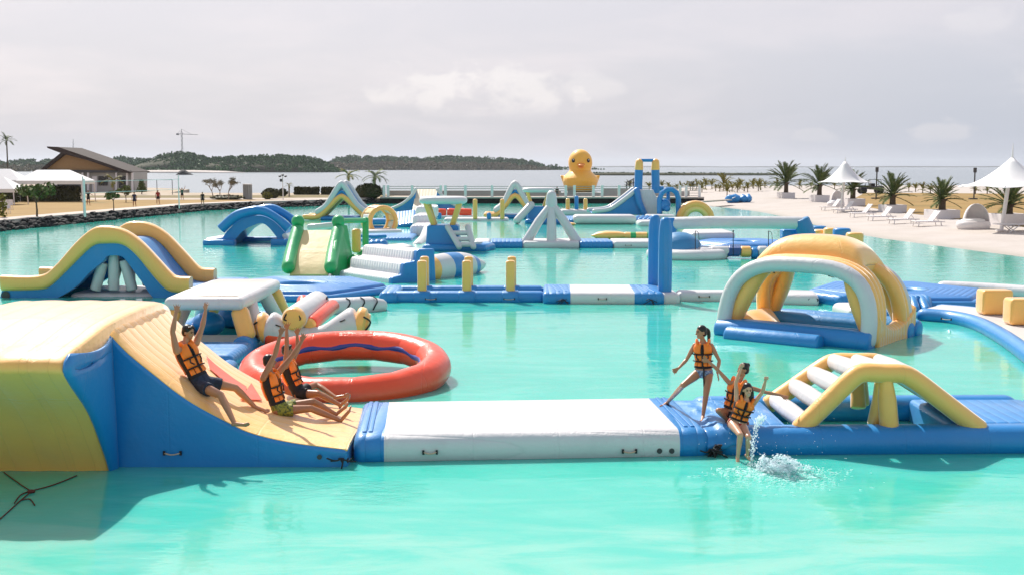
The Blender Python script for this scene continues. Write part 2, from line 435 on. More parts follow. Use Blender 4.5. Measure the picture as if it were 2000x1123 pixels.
def ground_mat(name, c, c2, scale=0.5, fine=6.0, bump=0.5, wet=None, c3=None):
    m, T, b = principled(name)
    pos = T.node('ShaderNodeNewGeometry').outputs['Position']; x, y, z = T.sep(pos)
    n1 = T.noise(pos, scale, 5, 0.6); n2 = T.noise(pos, fine, 4, 0.65)
    cc = T.mix(T.smooth(n1, 0.3, 0.7), c, c2)
    if c3: cc = T.mix(T.smooth(T.noise(pos, scale * 0.4, 4, 0.6, 0.6), 0.55, 0.68), cc, c3)
    cc = T.mix(T.math('MULTIPLY', n2, 0.35), cc, tuple(q * 0.55 for q in c))
    if wet:
        cc = T.mix(T.smooth(z, 0.16, -0.02), cc, wet)
        T.l.new(T.math('ADD', 0.35, T.math('MULTIPLY', T.smooth(z, 0.0, 0.14), 0.5)), b.inputs['Roughness'])
    else: b.inputs['Roughness'].default_value = 0.9
    T.l.new(cc, b.inputs['Base Color']); b.inputs['Specular IOR Level'].default_value = 0.2
    bp = T.node('ShaderNodeBump'); bp.inputs['Strength'].default_value = bump; bp.inputs['Distance'].default_value = 0.08
    T.l.new(T.math('ADD', n1, T.math('MULTIPLY', n2, 0.4)), bp.inputs['Height']); T.l.new(bp.outputs[0], b.inputs['Normal'])
    return m
SAND = ground_mat('sand', (0.56, 0.505, 0.465), (0.50, 0.445, 0.40), 0.35, 5, 0.9, (0.44, 0.40, 0.34))
LAND = ground_mat('dry_earth', (0.50, 0.42, 0.34), (0.38, 0.30, 0.20), 0.3, 4, 0.5)
LAWN = ground_mat('dry_lawn', (0.36, 0.235, 0.085), (0.30, 0.185, 0.065), 0.22, 5, 0.5, None, (0.20, 0.16, 0.055))
PATHM = ground_mat('path_concrete', (0.62, 0.54, 0.48), (0.54, 0.47, 0.42), 0.4, 5, 0.3)

top = off_edge(1.2)
land = G()
outer = [(-14.5, 153.5), (-15, 176), (-30, 184), (-55, 186), (-60, 215), (-120, 290), (-260, 300), (-260, 40), (-60, 40)]
poly = [p for p in top] + outer
n = len(poly)
land.add([V((x, y, 0.6)) for x, y in poly] + [V((x, y, -2.0)) for x, y in poly], [tuple(range(n))] + [(i, (i + 1) % n, n + (i + 1) % n, n + i) for i in range(n)])
structure(land.build('ground', LAND, None, smooth=False))
# sloped rocky toe under the armour stones
e0 = [V((x, y, -0.6)) for x, y in off_edge(-0.5)]; e1 = [V((x, y, 0.58)) for x, y in off_edge(1.3)]
structure(G().add(e0 + e1, [(i, i + 1, len(e0) + i + 1, len(e0) + i) for i in range(len(e0) - 1)]).build('embankment', DARKW, None, smooth=False))
a, b_ = off_edge(1.15), off_edge(3.6)
kb = G(); m_ = len(a)
rs = [[V((a[i][0], a[i][1], 0.5)), V((a[i][0], a[i][1], 0.72)), V((b_[i][0], b_[i][1], 0.72)), V((b_[i][0], b_[i][1], 0.5))] for i in range(m_)]
structure(kb.rings(rs).build('promenade', PATHM, None, smooth=False))
lawn_in = off_edge(3.6)
sheet('lawn', [lawn_in[i] for i in range(0, 7)] + [(-30, 146), (-40, 146.5), (-75, 145), (-120, 140), (-120, 40), (-60, 40)], 0.606, LAWN)
sheet('footpath', [(-20, 151.0), (-31, 149.2), (-75, 148.2), (-120, 143), (-120, 146), (-75, 151.5), (-31, 152.0), (-20, 154)], 0.612, PATHM)
sheet('verge', [(-17, 160), (-31, 156), (-60, 156), (-62, 168), (-40, 170), (-17, 172)], 0.611, ground_mat('verge_grass', (0.17, 0.14, 0.06), (0.25, 0.19, 0.09), 0.5, 5, 0.6))

# beach on the right
SHORE = [(-40, 70), (5, 50), (20, 40), (30, 36), (40, 32.5), (50, 29.5), (60.5, 27), (68, 25.8), (78, 24.3), (91, 24.3), (108, 25.6), (122, 26), (137.7, 24.4), (150, 21.5), (158, 20), (175, 22), (200, 26), (250, 35), (280, 44)]
def shore_x(y):
    for (y0, x0), (y1, x1) in zip(SHORE, SHORE[1:]):
        if y0 <= y <= y1: return x0 + (x1 - x0) * (y - y0) / (y1 - y0)
    return SHORE[-1][1]
def beach_z(x, y):
    d = x - shore_x(y)
    z = -0.35 + 0.95 * (1 - math.exp(-max(d + 3.0, 0) / 7.5)) if d > -3 else -0.35 + (d + 3) * 0.12
    z += 0.05 * mn.noise(V((x * 0.12, y * 0.12, 0))) * min(1, max(0, d / 6))
    e = (272 - y) / 8.0
    if y > 258: z = min(z, -0.9 + max(0, e) * 0.9)
    return z
bg = G(); xs = [-6 + 0.9 * i for i in range(30)] + [21 + 3.5 * i for i in range(1, 16)] + [80, 95, 120, 160, 240, 420]; ys = list(range(-40, 40, 5)) + [40 + 2.5 * i for i in range(0, 97)]
vs = []
for y in ys:
    for dx in xs:
        x = shore_x(y) + dx; vs.append((x, y, beach_z(x, y)))
nx = len(xs); fs = [(j * nx + i, j * nx + i + 1, (j + 1) * nx + i + 1, (j + 1) * nx + i) for j in range(len(ys) - 1) for i in range(nx - 1)]
structure(bg.add(vs, fs).build('beach', SAND, None, smooth=True, sharp=180))
# dry grass field behind the loungers, following the sand a few millimetres above it
fld = [W(1672, 372, .6), W(2120, 378, .6)]; fvs = []
q = []
NX = 40; NY = 24
for j in range(NY + 1):
    for i in range(NX + 1):
        s_, t_ = i / NX, j / NY
        near = W(1655 + 420 * s_, 397 + 52 * s_ ** 0.9, 0.62); far = W(1690 + 500 * s_, 377 + 3 * s_, 0.62)
        p = near.lerp(far, t_); fvs.append((p.x, p.y, beach_z(p.x, p.y) + 0.012 + 0.05 * min(1, 4 * min(t_, 1 - t_))))
ffs = [(j * (NX + 1) + i, j * (NX + 1) + i + 1, (j + 1) * (NX + 1) + i + 1, (j + 1) * (NX + 1) + i) for j in range(NY) for i in range(NX)]
structure(G().add(fvs, ffs).build('dry_field', LAWN, None, smooth=True, sharp=180))

# ------------------------------------------------------------------ far land, woods
def mound(name, prof, Y, depth, mat, base=-0.6):
    """prof: (u, v_top) seen at distance Y"""
    g = G(); rs = []
    for u, v in prof:
        p = B(u, v, Y); h = max(p.z - base, 0.3)
        rs.append([V((p.x, Y - depth * .5, base)), V((p.x, Y - depth * .28, base + h * .55)), V((p.x, Y, base + h)), V((p.x, Y + depth * .4, base + h * .5)), V((p.x, Y + depth * .6, base))])
    g.rings(rs); return structure(g.build(name, mat, None, sharp=180))

def crowns(g, rnd, c, r, n, leaf, flat=0.8):
    for _ in range(n):
        while True:
            d = V((rnd.uniform(-1, 1), rnd.uniform(-1, 1), rnd.uniform(-1, 1)))
            if 0.35 < d.length < 1: break
        p = c + V((d.x * r, d.y * r, d.z * r * flat))
        a = V((rnd.uniform(-1, 1), rnd.uniform(-1, 1), rnd.uniform(-.6, 1))).normalized(); b = a.orthogonal().normalized(); b = Quaternion(a, rnd.uniform(0, 6.28)) @ b; cc = a.cross(b)
        s = leaf * rnd.uniform(.6, 1.3)
        g.add([p + b * s, p + cc * s * .7, p - b * s, p - cc * s * .7], [(0, 1, 2, 3)])

def wood(name, label, prof, Y, depth, mat, count, r, leaf, seed, lo=0.0, hi=1.0, n=46, base=-0.5):
    rnd = random.Random(seed); g = G()
    us = [p[0] for p in prof]
    def top(u):
        for (u0, v0), (u1, v1) in zip(prof, prof[1:]):
            if u0 <= u <= u1: return v0 + (v1 - v0) * (u - u0) / (u1 - u0)
        return prof[-1][1]
    for i in range(count):
        u = rnd.uniform(us[0], us[-1]); t = lo + (hi - lo) * rnd.random() ** 0.75
        h = B(u, top(u), Y).z - base
        rr = min(r * rnd.uniform(.6, 1.25), h * .5)
        pr = t * 1.25 if t < .44 else .55 + .45 * (t - .44) / .56
        yy = Y - depth * .5 * (1 - t)
        x = B(u, top(u), Y).x * yy / Y
        z = base + max(h * pr - rr * 0.8, rr * 0.35)
        crowns(g, rnd, V((x, yy, z)), rr, n, leaf * rnd.uniform(.8, 1.2))
    o = g.build(name, mat, None, smooth=False); o['kind'] = 'stuff'; o['label'] = label; o['category'] = 'wood'
    return o
HILL = ground_mat('wooded_ground', (0.035, 0.045, 0.02), (0.07, 0.065, 0.035), 0.03, .2, .3)
ISL = [(262, 330), (275, 316), (300, 305), (335, 296), (355, 293), (375, 298), (410, 306), (450, 303), (500, 302), (540, 300), (580, 303), (615, 306), (640, 315), (662, 331)]
mound('island', [(u, v + 6 if v < 325 else v + 2) for u, v in ISL], 1120, 120, HILL)
wood('island_wood', 'dark green wooded island with a hump on its left across the grey water', ISL, 1120, 120, FOREST, 800, 4.0, 1.15, 3, n=44)
F2 = [(630, 320), (650, 310), (668, 303), (700, 302), (745, 304), (800, 306), (850, 305), (885, 303), (930, 305), (980, 307), (1030, 311), (1060, 319), (1078, 329)]
mound('far_shore', [(u, min(v + 8, 330)) for u, v in F2], 1850, 160, HILL)
wood('far_shore_wood', 'bluish green trees along the low far shore behind the palm tops', [(u, v) for u, v in F2], 1850, 160, FOREST, 700, 5.0, 1.6, 5, lo=.1, n=40)
wood('shore_scrub', 'brown green mangrove scrub along the waterline of the far shore', [(632, 318), (700, 314), (900, 315), (1000, 318), (1074, 327)], 1755, 50, SCRUB, 420, 4.2, 1.5, 6, n=36)
wood('shore_palms_far', 'small dark clump of trees standing apart just left of the yellow duck', [(1074, 323), (1085, 319), (1096, 324)], 1800, 15, FOREST, 16, 4.0, 1.3, 7, n=40)
wood('low_shore_wood', 'thin line of far palms on the low shore left of the yellow duck', [(1040, 322), (1100, 324), (1180, 329)], 1950, 20, FOREST, 40, 3.0, 1.2, 8, n=24)
LM = [(-160, 312), (0, 312), (60, 309), (110, 311), (160, 306), (190, 302), (215, 305), (245, 304), (280, 308), (320, 315)]
mound('mainland', [(u, v + 7) for u, v in LM], 1500, 150, HILL)
wood('mainland_wood', 'hazy line of green trees behind the brown roofed building', LM, 1500, 150, FOREST, 420, 5.0, 1.5, 9, lo=.1, n=42)
wood('mainland_scrub', 'reddish brown scrub below the far trees behind the white tents', [(-160, 322), (0, 320), (120, 322), (240, 320), (300, 326), (330, 332)], 1250, 60, SCRUB, 260, 4.6, 1.3, 10, n=40)
mound('sandbar', [(255, 334), (300, 333), (380, 333), (440, 334.5), (470, 337)], 1000, 40, SAND)
mound('reef_bank', [(1150, 338), (1200, 337.3), (1290, 338), (1390, 338.3), (1500, 339), (1535, 341)], 700, 14, HILL)
wood('reef_mangrove', 'thin dark green strip of mangrove on the reef out at sea', [(1150, 336.5), (1300, 336.5), (1520, 338.4)], 700, 8, FOREST, 360, 0.65, .42, 11, n=12)
mound('distant_coast', [(1120, 326.4), (1200, 325.0), (1300, 324.8), (1420, 326), (1500, 325.4), (1640, 326.0), (1760, 325.0), (1860, 325.6), (2000, 325.0), (2150, 325.8)], 9000, 900, HILL)
mound('rock_islet', [(345, 342), (350, 335), (357, 331), (364, 334), (372, 339), (376, 342)], 740, 6, DARKW)

def haze():
    g = G().box((0, 8100, 49), (19400, 16400, 105)); o = g.build('haze', None, None, smooth=False); o['kind'] = 'stuff'
    m = bpy.data.materials.new('haze_air'); m.use_nodes = True; T = NT(m.node_tree); out = T.node('ShaderNodeOutputMaterial'); v = T.node('ShaderNodeVolumePrincipled')
    v.inputs['Color'].default_value = (.80, .86, .95, 1); v.inputs['Density'].default_value = 0.00007; v.inputs['Anisotropy'].default_value = 0.3
    T.l.new(v.outputs[0], out.inputs['Volume']); o.data.materials.append(m)
haze()

# ------------------------------------------------------------------ inflatables
def handle(root, p, out, along, w=0.22, name='handle'):
    """webbing grip with two black ends, lying on a tube wall"""
    p, out, along = V(p), V(out).normalized(), V(along).normalized()
    up = out.cross(along).normalized()
    g = G(); pts = [p + along * (w * t) + out * (0.012 + 0.03 * (1 - (2 * t) ** 2)) - up * 0.02 * (1 - (2 * t) ** 2) * (1 if up.z > 0 else -1) for t in (-.5, -.3, -.1, .1, .3, .5)]
    g.tube(pts, 0.018, 6, flat=.6); h = g.build(name, BEIGE, root)
    for s in (-1, 1):
        G().box(p + along * (s * w * .55) + out * .012, (.035, .03, .07), rot=Matrix((along, out, up)).transposed()).build('handle_patch', BLACK, h)
    return h
def valve(root, p, out, r=0.045):
    o = V(out).normalized()
    return G().tube([V(p) - o * .01, V(p) + o * .014], r, 12, cap='flat').build('valve', DGREY, root)

def scatter_tie(root, p, seed=0):
    """bunched black lashing with loose ends"""
    rnd = random.Random(seed); g = G(); p = V(p)
    for i in range(6):
        q = p + V((rnd.uniform(-.28, .28), rnd.uniform(-.06, .0), rnd.uniform(-.22, .05)))
        g.tube(smoothpath([p + V((rnd.uniform(-.08, .08), -.01, .03)), p.lerp(q, .5) + V((0, -.03, rnd.uniform(-.04, .06))), q], 3), .014, 5)
    return g.build('lashing', BLACK, root)

# --- big slide on the left --------------------------------------------------------------
LY0, LY1 = 18.15, 21.3
lane_px = [(214, 654), (249, 690), (303, 734), (349, 770), (392, 797), (449, 827), (480, 842), (520, 854), (574, 865), (627, 872), (678, 878)]
lane = [(B(u, v, LY0).x, B(u, v, LY0).z) for u, v in lane_px]
lane = [(-7.5, 2.12), (-7.1, 2.20), (-6.72, 2.225), (-6.5, 2.19)] + lane
def lane_z(x):
    if x <= lane[0][0]: return lane[0][1]
    for (x0, z0), (x1, z1) in zip(lane, lane[1:]):
        if x0 <= x <= x1: return z0 + (z1 - z0) * (x - x0) / (x1 - x0)
    return lane[-1][1]
def on_lane(u, v, h=0.0):
    d = ray(u, v); t = 14.0
    while t < 30:
        p = V((0, 0, CAMH)) + d * t
        if p.z < lane_z(p.x) + 0.03 + h: return p
        t += 0.004
    return V((0, 0, CAMH)) + d * 19
def big_slide():
    t = T_('water_slide', 'huge yellow and blue inflatable slide in the left foreground with three men sliding down', 'inflatable slide', (-4.5, 18.2, 0))
    ln = smoothpath([V((x, 0, z)) for x, z in lane], 3); prof = [(p.x, p.z) for p in ln]
    g = G(); pol = prof + [(prof[-1][0], -.25), (prof[0][0], -.25)]
    g.prism(pol, lambda a, b, y: V((a, y + 0.0, b)), LY0, LY1)
    g.build('slide_body', BLUE, t, bevel=0.07, seg=4)
    g = G(); n = len(prof); NY = 14; rs = []
    for i, (x, z) in enumerate(prof):
        r_ = []; a = prof[max(i - 1, 0)]; c = prof[min(i + 1, n - 1)]; tx, tz = c[0] - a[0], c[1] - a[1]; L = math.hypot(tx, tz); nx_, nz_ = -tz / L, tx / L
        for j in range(NY + 1):
            s = j / NY; e = abs(2 * s - 1); h = 0.05 * (1 - e ** 8) + 0.012 * abs(math.sin(s * math.pi * 7))
            r_.append(V((x + nx_ * h, LY0 + 0.035 + (LY1 - LY0 - .07) * s, z + nz_ * h)))
        for j in (NY, 0): r_.append(V((x - nx_ * .03, LY0 + 0.035 + (LY1 - LY0 - .07) * (j / NY), z - nz_ * .03)))
        rs.append(r_)
    g.rings(rs); g.build('slide_sheet', YELY, t, sharp=60)
    # tower: bulging block left of the lane
    yz = [(17.98, -.25), (17.92, 0), (17.62, .48), (17.12, 1.12), (16.52, 1.62), (16.26, 1.86), (16.24, 1.99), (16.36, 2.10), (16.68, 2.20), (17.4, 2.31), (18.4, 2.37), (19.8, 2.40), (20.8, 2.38), (21.3, 2.28), (21.55, 2.0), (21.5, 1.0), (21.4, -.25)]
    yz = [(p.x, p.y) for p in smoothpath([V((y, z, 0)) for y, z in yz], 3)]
    cy, cz = 18.9, 1.0; rs = []
    xs_ = [-13.2 + .13 * k for k in range(49)] + [-6.88, -6.72, -6.57, -6.47, -6.41]
    for k, x in enumerate(xs_):
        sh = [0.0] * 49 + [0.0, 0.01, .035, .08, .14]
        bul = 0.05 * abs(math.sin(k * 1.35))
        s_ = sh[k]; r_ = []
        for y, z in yz:
            sag = 0.10 * math.exp(-((x + 7.2) / 1.0) ** 2) * math.exp(-((y - 17.2) / .8) ** 2) if z > 1.9 else 0
            ph_ = abs(math.sin(math.pi * (x + .30 * math.sin(max(z, 0) * 1.15) + .05) / .66)) ** .55 - .6; w_ = min(1, max(0, (-6.55 - x) / .25)); fold = (-.085 * ph_ * w_) if y < 18 else 0; z = z + (.030 * ph_ * w_ if z > 1.95 else 0)
            low = max(0, -8.9 - x); z = z * (1 - min(.16, .10 * low)) if z > .3 else z
            r_.append(V((x - 0.25 * (1 - z / 2.4) * (1 if x > -6.9 else 0) * 0.0, cy + (y - cy) * (1 - s_ * .10) + fold * .6, (cz + (z - cz) * (1 - s_ * .32)) - sag)))
        rs.append(r_)
    g = G().rings(rs); g.build('tower', YELX, t, sharp=80)
    # blue end panel of the tower, bowed out a little, running to the crease beside the lane
    pol = [(y, z) for y, z in yz if y < 18.22 or z < -.3]
    pol = [(y, z) for y, z in yz if y <= 18.2 and z < 2.3]
    g = G(); N = 8; rs = []
    left = [(y + .02, z - .02) for y, z in pol if z < 2.16]
    for k in range(N + 1):
        s = k / N; b = 0.10 * math.sin(s * math.pi); r_ = []
        for y, z in left:
            yy = y + (18.22 - y) * s; topz = 2.14; zz = z + (min(z, topz) - z) * s
            dip = 0.08 * math.sin(s * math.pi) if z > 1.9 else 0
            r_.append(V((-6.42 + b * (0.4 + .6 * min(1, max(0, z + .2))), yy, zz - dip)))
        rs.append(r_)
    vs = [p for r_ in rs for p in r_]; m = len(left)
    fs = [(k * m + i, k * m + i + 1, (k + 1) * m + i + 1, (k + 1) * m + i) for k in range(N) for i in range(m - 1)]
    o = g.add(vs, fs).build('side_panel', BLUE, t, sharp=80)
    md = o.modifiers.new('thick', 'SOLIDIFY'); md.thickness = .05
    h = handle(t, B(337, 884, LY0 - .02), (0, -1, 0), (1, 0, 0), .24)
    valve(t, B(624, 892, LY0 - .02), (0, -1, 0), .04)
    # printed arrow on the slope
    def pt(u, v): return on_lane(u, v, 0.035)
    A = pt(403, 697); Bq = pt(410, 722); C_ = pt(497, 752); D_ = pt(480, 779)
    g = G(); N = 10; rs = []
    a0, a1 = A, Bq; d0 = pt(482, 757); d1 = pt(478, 775)
    for k in range(N + 1):
        s = k / N; p = a0.lerp(d0, s); q = a1.lerp(d1, s)
        p.z = lane_z(p.x) + .088; q.z = lane_z(q.x) + .088
        rs.append((p, q))
    vs = [p for r_ in rs for p in r_]; g.add(vs, [(2 * k, 2 * k + 1, 2 * k + 3, 2 * k + 2) for k in range(N)])
    hd = [pt(491, 750), pt(470, 782), pt(512, 783)]
    for p in hd: p.z = lane_z(p.x) + .092
    g.add(hd, [(0, 1, 2)])
    o = g.build('printed_arrow', ORED, t, smooth=False); md = o.modifiers.new('thick', 'SOLIDIFY'); md.thickness = .01
    scatter_tie(t, B(672, 898, LY0 - .05), 1)
    return t
big_slide()
g = G()
for pts in ([(8, 922), (38, 944), (60, 958)], [(150, 928), (105, 946), (60, 958)], [(60, 958), (40, 966), (28, 982)], [(60, 960), (42, 975), (20, 995), (-10, 1022)], [(42, 976), (58, 974), (68, 986)]):
    g.tube(smoothpath([W(u, v, .010) for u, v in pts], 5), .010, 6)
g.ball(W(61, 959, .02), (.06, .05, .03))
tag(g.build('mooring_rope', ROPE), 'knotted red brown mooring rope on the water under the big yellow slide', 'rope')

# --- generic deck pad --------------------------------------------------------------------
def deck(root, segs, A, dirv, w, h, rad, z0=-.1, rnd_ends=(True, True), names=None):
    """segs: list of (length, material, name); A = front-left corner on the water, dirv = direction along the front"""
    d = V(dirv).normalized(); nrm = V((-d.y, d.x, 0)); p = V(A) + nrm * (w / 2); p.z = z0 + h / 2; out = []
    for i, (L, mat, nm) in enumerate(segs):
        e0 = rad * .6 if (i == 0 and rnd_ends[0]) else 0; e1 = rad * .6 if (i == len(segs) - 1 and rnd_ends[1]) else 0
        out.append(G().bar(p, p + d * L, w, h, rad, e0, e1, steps=2).build(nm, mat, root)); p = p + d * L
    return out

def bridge_pad():
    A = W(690, 903); Bq = W(1388, 890); d = (Bq - A).normalized(); L = (Bq - A).length; n_ = V((-d.y, d.x, 0))
    t = T_('floating_pad', 'long white pad with blue ends joining the big slide to the climbing frame', 'inflatable pad', A.lerp(Bq, .5))
    deck(t, [(.50, BLUEX, 'end_panel'), (L - .5 - .52, WHITEY, 'deck'), (.52, BLUEX, 'end_panel')], A, d, 3.0, .56, .24, -.13)
    for u, v in ((840, 882), (1229, 880)):
        p = B(u, v, A.lerp(Bq, (u - 690) / 698).y - .0); handle(t, p - n_ * .015, -n_, d, .20)
    for u, v in ((1288, 880), (1312, 880)): valve(t, B(u, v, A.lerp(Bq, (u - 690) / 698).y), -n_, .045)
    for s in (.17, .27, L - .24, L - .36):
        p = A + d * s; G().bar(p + n_ * .3 + V((0, 0, .437)), p + n_ * 2.75 + V((0, 0, .437)), .07, .03, .012).build('joining_flap', BLUE, t)
    scatter_tie(t, Bq - n_ * .02 + V((.02, -.03, .10)), 5)
bridge_pad()

def climbing_frame():
    t = T_('climbing_frame', 'yellow A frame with white rungs on a blue floating base at the right', 'climbing frame', (6.2, 20.2, 0))
    z = .15
    G().bar((3.42, 19.2, .15), (9.75, 19.36, .15), .66, .56, .25, steps=3).build('base_tube', BLUE, t)
    G().bar((3.42, 21.72, .15), (9.75, 21.88, .15), .62, .56, .25, steps=3).build('base_tube', BLUE, t)
    G().bar((3.46, 20.45, .16), (4.75, 20.45, .16), 2.1, .50, .12, e0=.1).build('deck', LBLUEX, t)
    G().bar((7.55, 20.6, .16), (9.72, 20.6, .16), 2.1, .50, .10, e0=.1).build('deck', LBLUEX, t)
    # crumpled cover where the bases meet
    NX_, NY_ = 22, 60; vs = []
    for j in range(NY_ + 1):
        for i in range(NX_ + 1):
            y = 18.84 + 2.75 * j / NY_; x = 3.26 - (y - 18.84) * .10 + (.85 + (y - 18.84) * .10) * i / NX_; e = min(1, 5 * min(i, NX_ - i) / NX_, 8 * (NY_ - j) / NY_)
            zz = .385 + e * (.06 + .10 * mn.noise(V((x * 3.2 + y * .8, y * 1.6, 1.0))) + .05 * abs(mn.noise(V((x * 7, y * 4 + x * 5, 4.0)))))
            d_ = max(0, 19.12 - y); zz -= (d_ / .28) ** 2 * .28
            vs.append((x, y, zz))
    n1 = NX_ + 1
    o = G().add(vs, [(j * n1 + i, j * n1 + i + 1, (j + 1) * n1 + i + 1, (j + 1) * n1 + i) for j in range(NY_) for i in range(NX_)]).build('joining_flap', BLUE, t, sharp=120)
    md = o.modifiers.new('thick', 'SOLIDIFY'); md.thickness = .03
    for ty in (0,): scatter_tie(t, (3.42, 18.86, .16), 8)
    fy = 19.3; by = 21.25
    F = lambda u, v: B(u, v, fy)
    fl = [V((B(1562, 850, fy).x, fy, .36)), F(1676, 727), F(1772, 730), V((B(1912, 842, fy).x, fy, .36))]
    bk = [V((B(1502, 789, by).x, by, .38)), B(1622, 706, by), B(1716, 706, by), V((B(1850, 789, by).x, by, .38))]
    for P in (fl, bk):
        a, b, c, d = P
        g = G()
        pts = [a] + [a.lerp(b, .5), a.lerp(b, .88)] + [b.lerp(c, .10)] + [b.lerp(c, .5)] + [b.lerp(c, .90)] + [c.lerp(d, .12), c.lerp(d, .5), d]
        g.tube(smoothpath(pts, 3), .165, 16, cap='soft'); g.build('side_tube', YEL, t)
    for P, s in ((fl, 1), (bk, -1)):
        m = P[1].lerp(P[2], .55); foot = V((m.x + .10, P[0].y, .40)); G().tube([m, m.lerp(foot, .5), foot], [.10, .155, .16], 14, cap='soft').build('leg', YEL, t)
        foot2 = V((m.x - .04, P[0].y + .30 * s, .40)); G().tube([m + V((-.05, .05 * s, 0)), m.lerp(foot2, .5), foot2], [.09, .13, .14], 14, cap='soft').build('leg', YEL, t)
    for k, s in ((0, .10), (0, .42), (0, .72), (1, .06), (1, .52), (1, .98)):
        q0 = fl[k].lerp(fl[k + 1], s); q1 = bk[k].lerp(bk[k + 1], s)
        G().tube([q0, q0.lerp(q1, .5), q1], [.15, .168, .15], 16).build('rung', WHITE, t)
    # sliding sheet on the right-hand slope
    g = G(); rs = []
    for i in range(9):
        s = i / 8; a = fl[2].lerp(fl[3], .08 + .90 * s); b = bk[2].lerp(bk[3], .08 + .9 * s)
        a = a + V((.02, .08, -.02)); b = b + V((.02, -.08, -.02)); n_ = V((.09, 0, .10))
        rs.append([a - n_, a + n_ * .4, b + n_ * .4, b - n_])
    g.rings(rs).build('slide_sheet', WHITEY, t, bevel=.03)
    # next pad to the right, out of frame for the most part
    u = T_('floating_pad', 'blue and white pad cut off by the right edge behind the A frame', 'inflatable pad', (12, 20.5, 0))
    G().bar((9.80, 20.55, .16), (10.15, 20.55, .16), 3.0, .54, .24, e1=0).build('end_panel', BLUEX, u)
    G().bar((10.15, 20.55, .16), (14.5, 20.6, .16), 3.0, .54, .24, e0=0).build('deck', WHITEY, u)
climbing_frame()

def ring():
    c = V((-3.74, 25.6, .30)); Rr, r = 2.02, .365; tilt = lambda q: V((q.x, q.y, q.z + (q.y - c.y) * .105))
    t = T_('inflatable_ring', 'large round red inflatable ring floating behind the three sliding men', 'inflatable ring', (c.x, c.y, 0))
    g = G(); pts = []; N = 14
    for k in range(N):
        a0, a1 = 2 * math.pi * k / N, 2 * math.pi * (k + 1) / N
        p0 = V((math.cos(a0), math.sin(a0), 0)) * Rr; p1 = V((math.cos(a1), math.sin(a1), 0)) * Rr
        for s in (0.02, .25, .5, .75, .98): 
            q = p0.lerp(p1, s); arc = q.normalized() * Rr * math.cos(math.pi / N) ; pts.append(c + q.lerp(q.normalized() * Rr, .55))
    rr = []
    for k in range(N): rr += [r * .978, r * .998, r, r * .998, r * .978]
    pts = [tilt(q) for q in pts]
    g.tube(pts, rr, 24, closed=True); g.build('tube', RED, t, sharp=80)
    g = G(); pts = [c + V((math.cos(a) * (Rr - r + .02), math.sin(a) * (Rr - r + .02), .06 + .03 * math.sin(a * 9))) for a in [R(-10 + 5 * i) for i in range(41)]]
    pts = [tilt(q) for q in pts]
    g.tube(pts, .05, 8, flat=1.3); g.build('inner_band', pvc('navy_pvc', (.01, .03, .25), .25), t)
    valve(t, c + V((1.60, 1.1, .42)), (.3, .2, 1), .04)
ring()

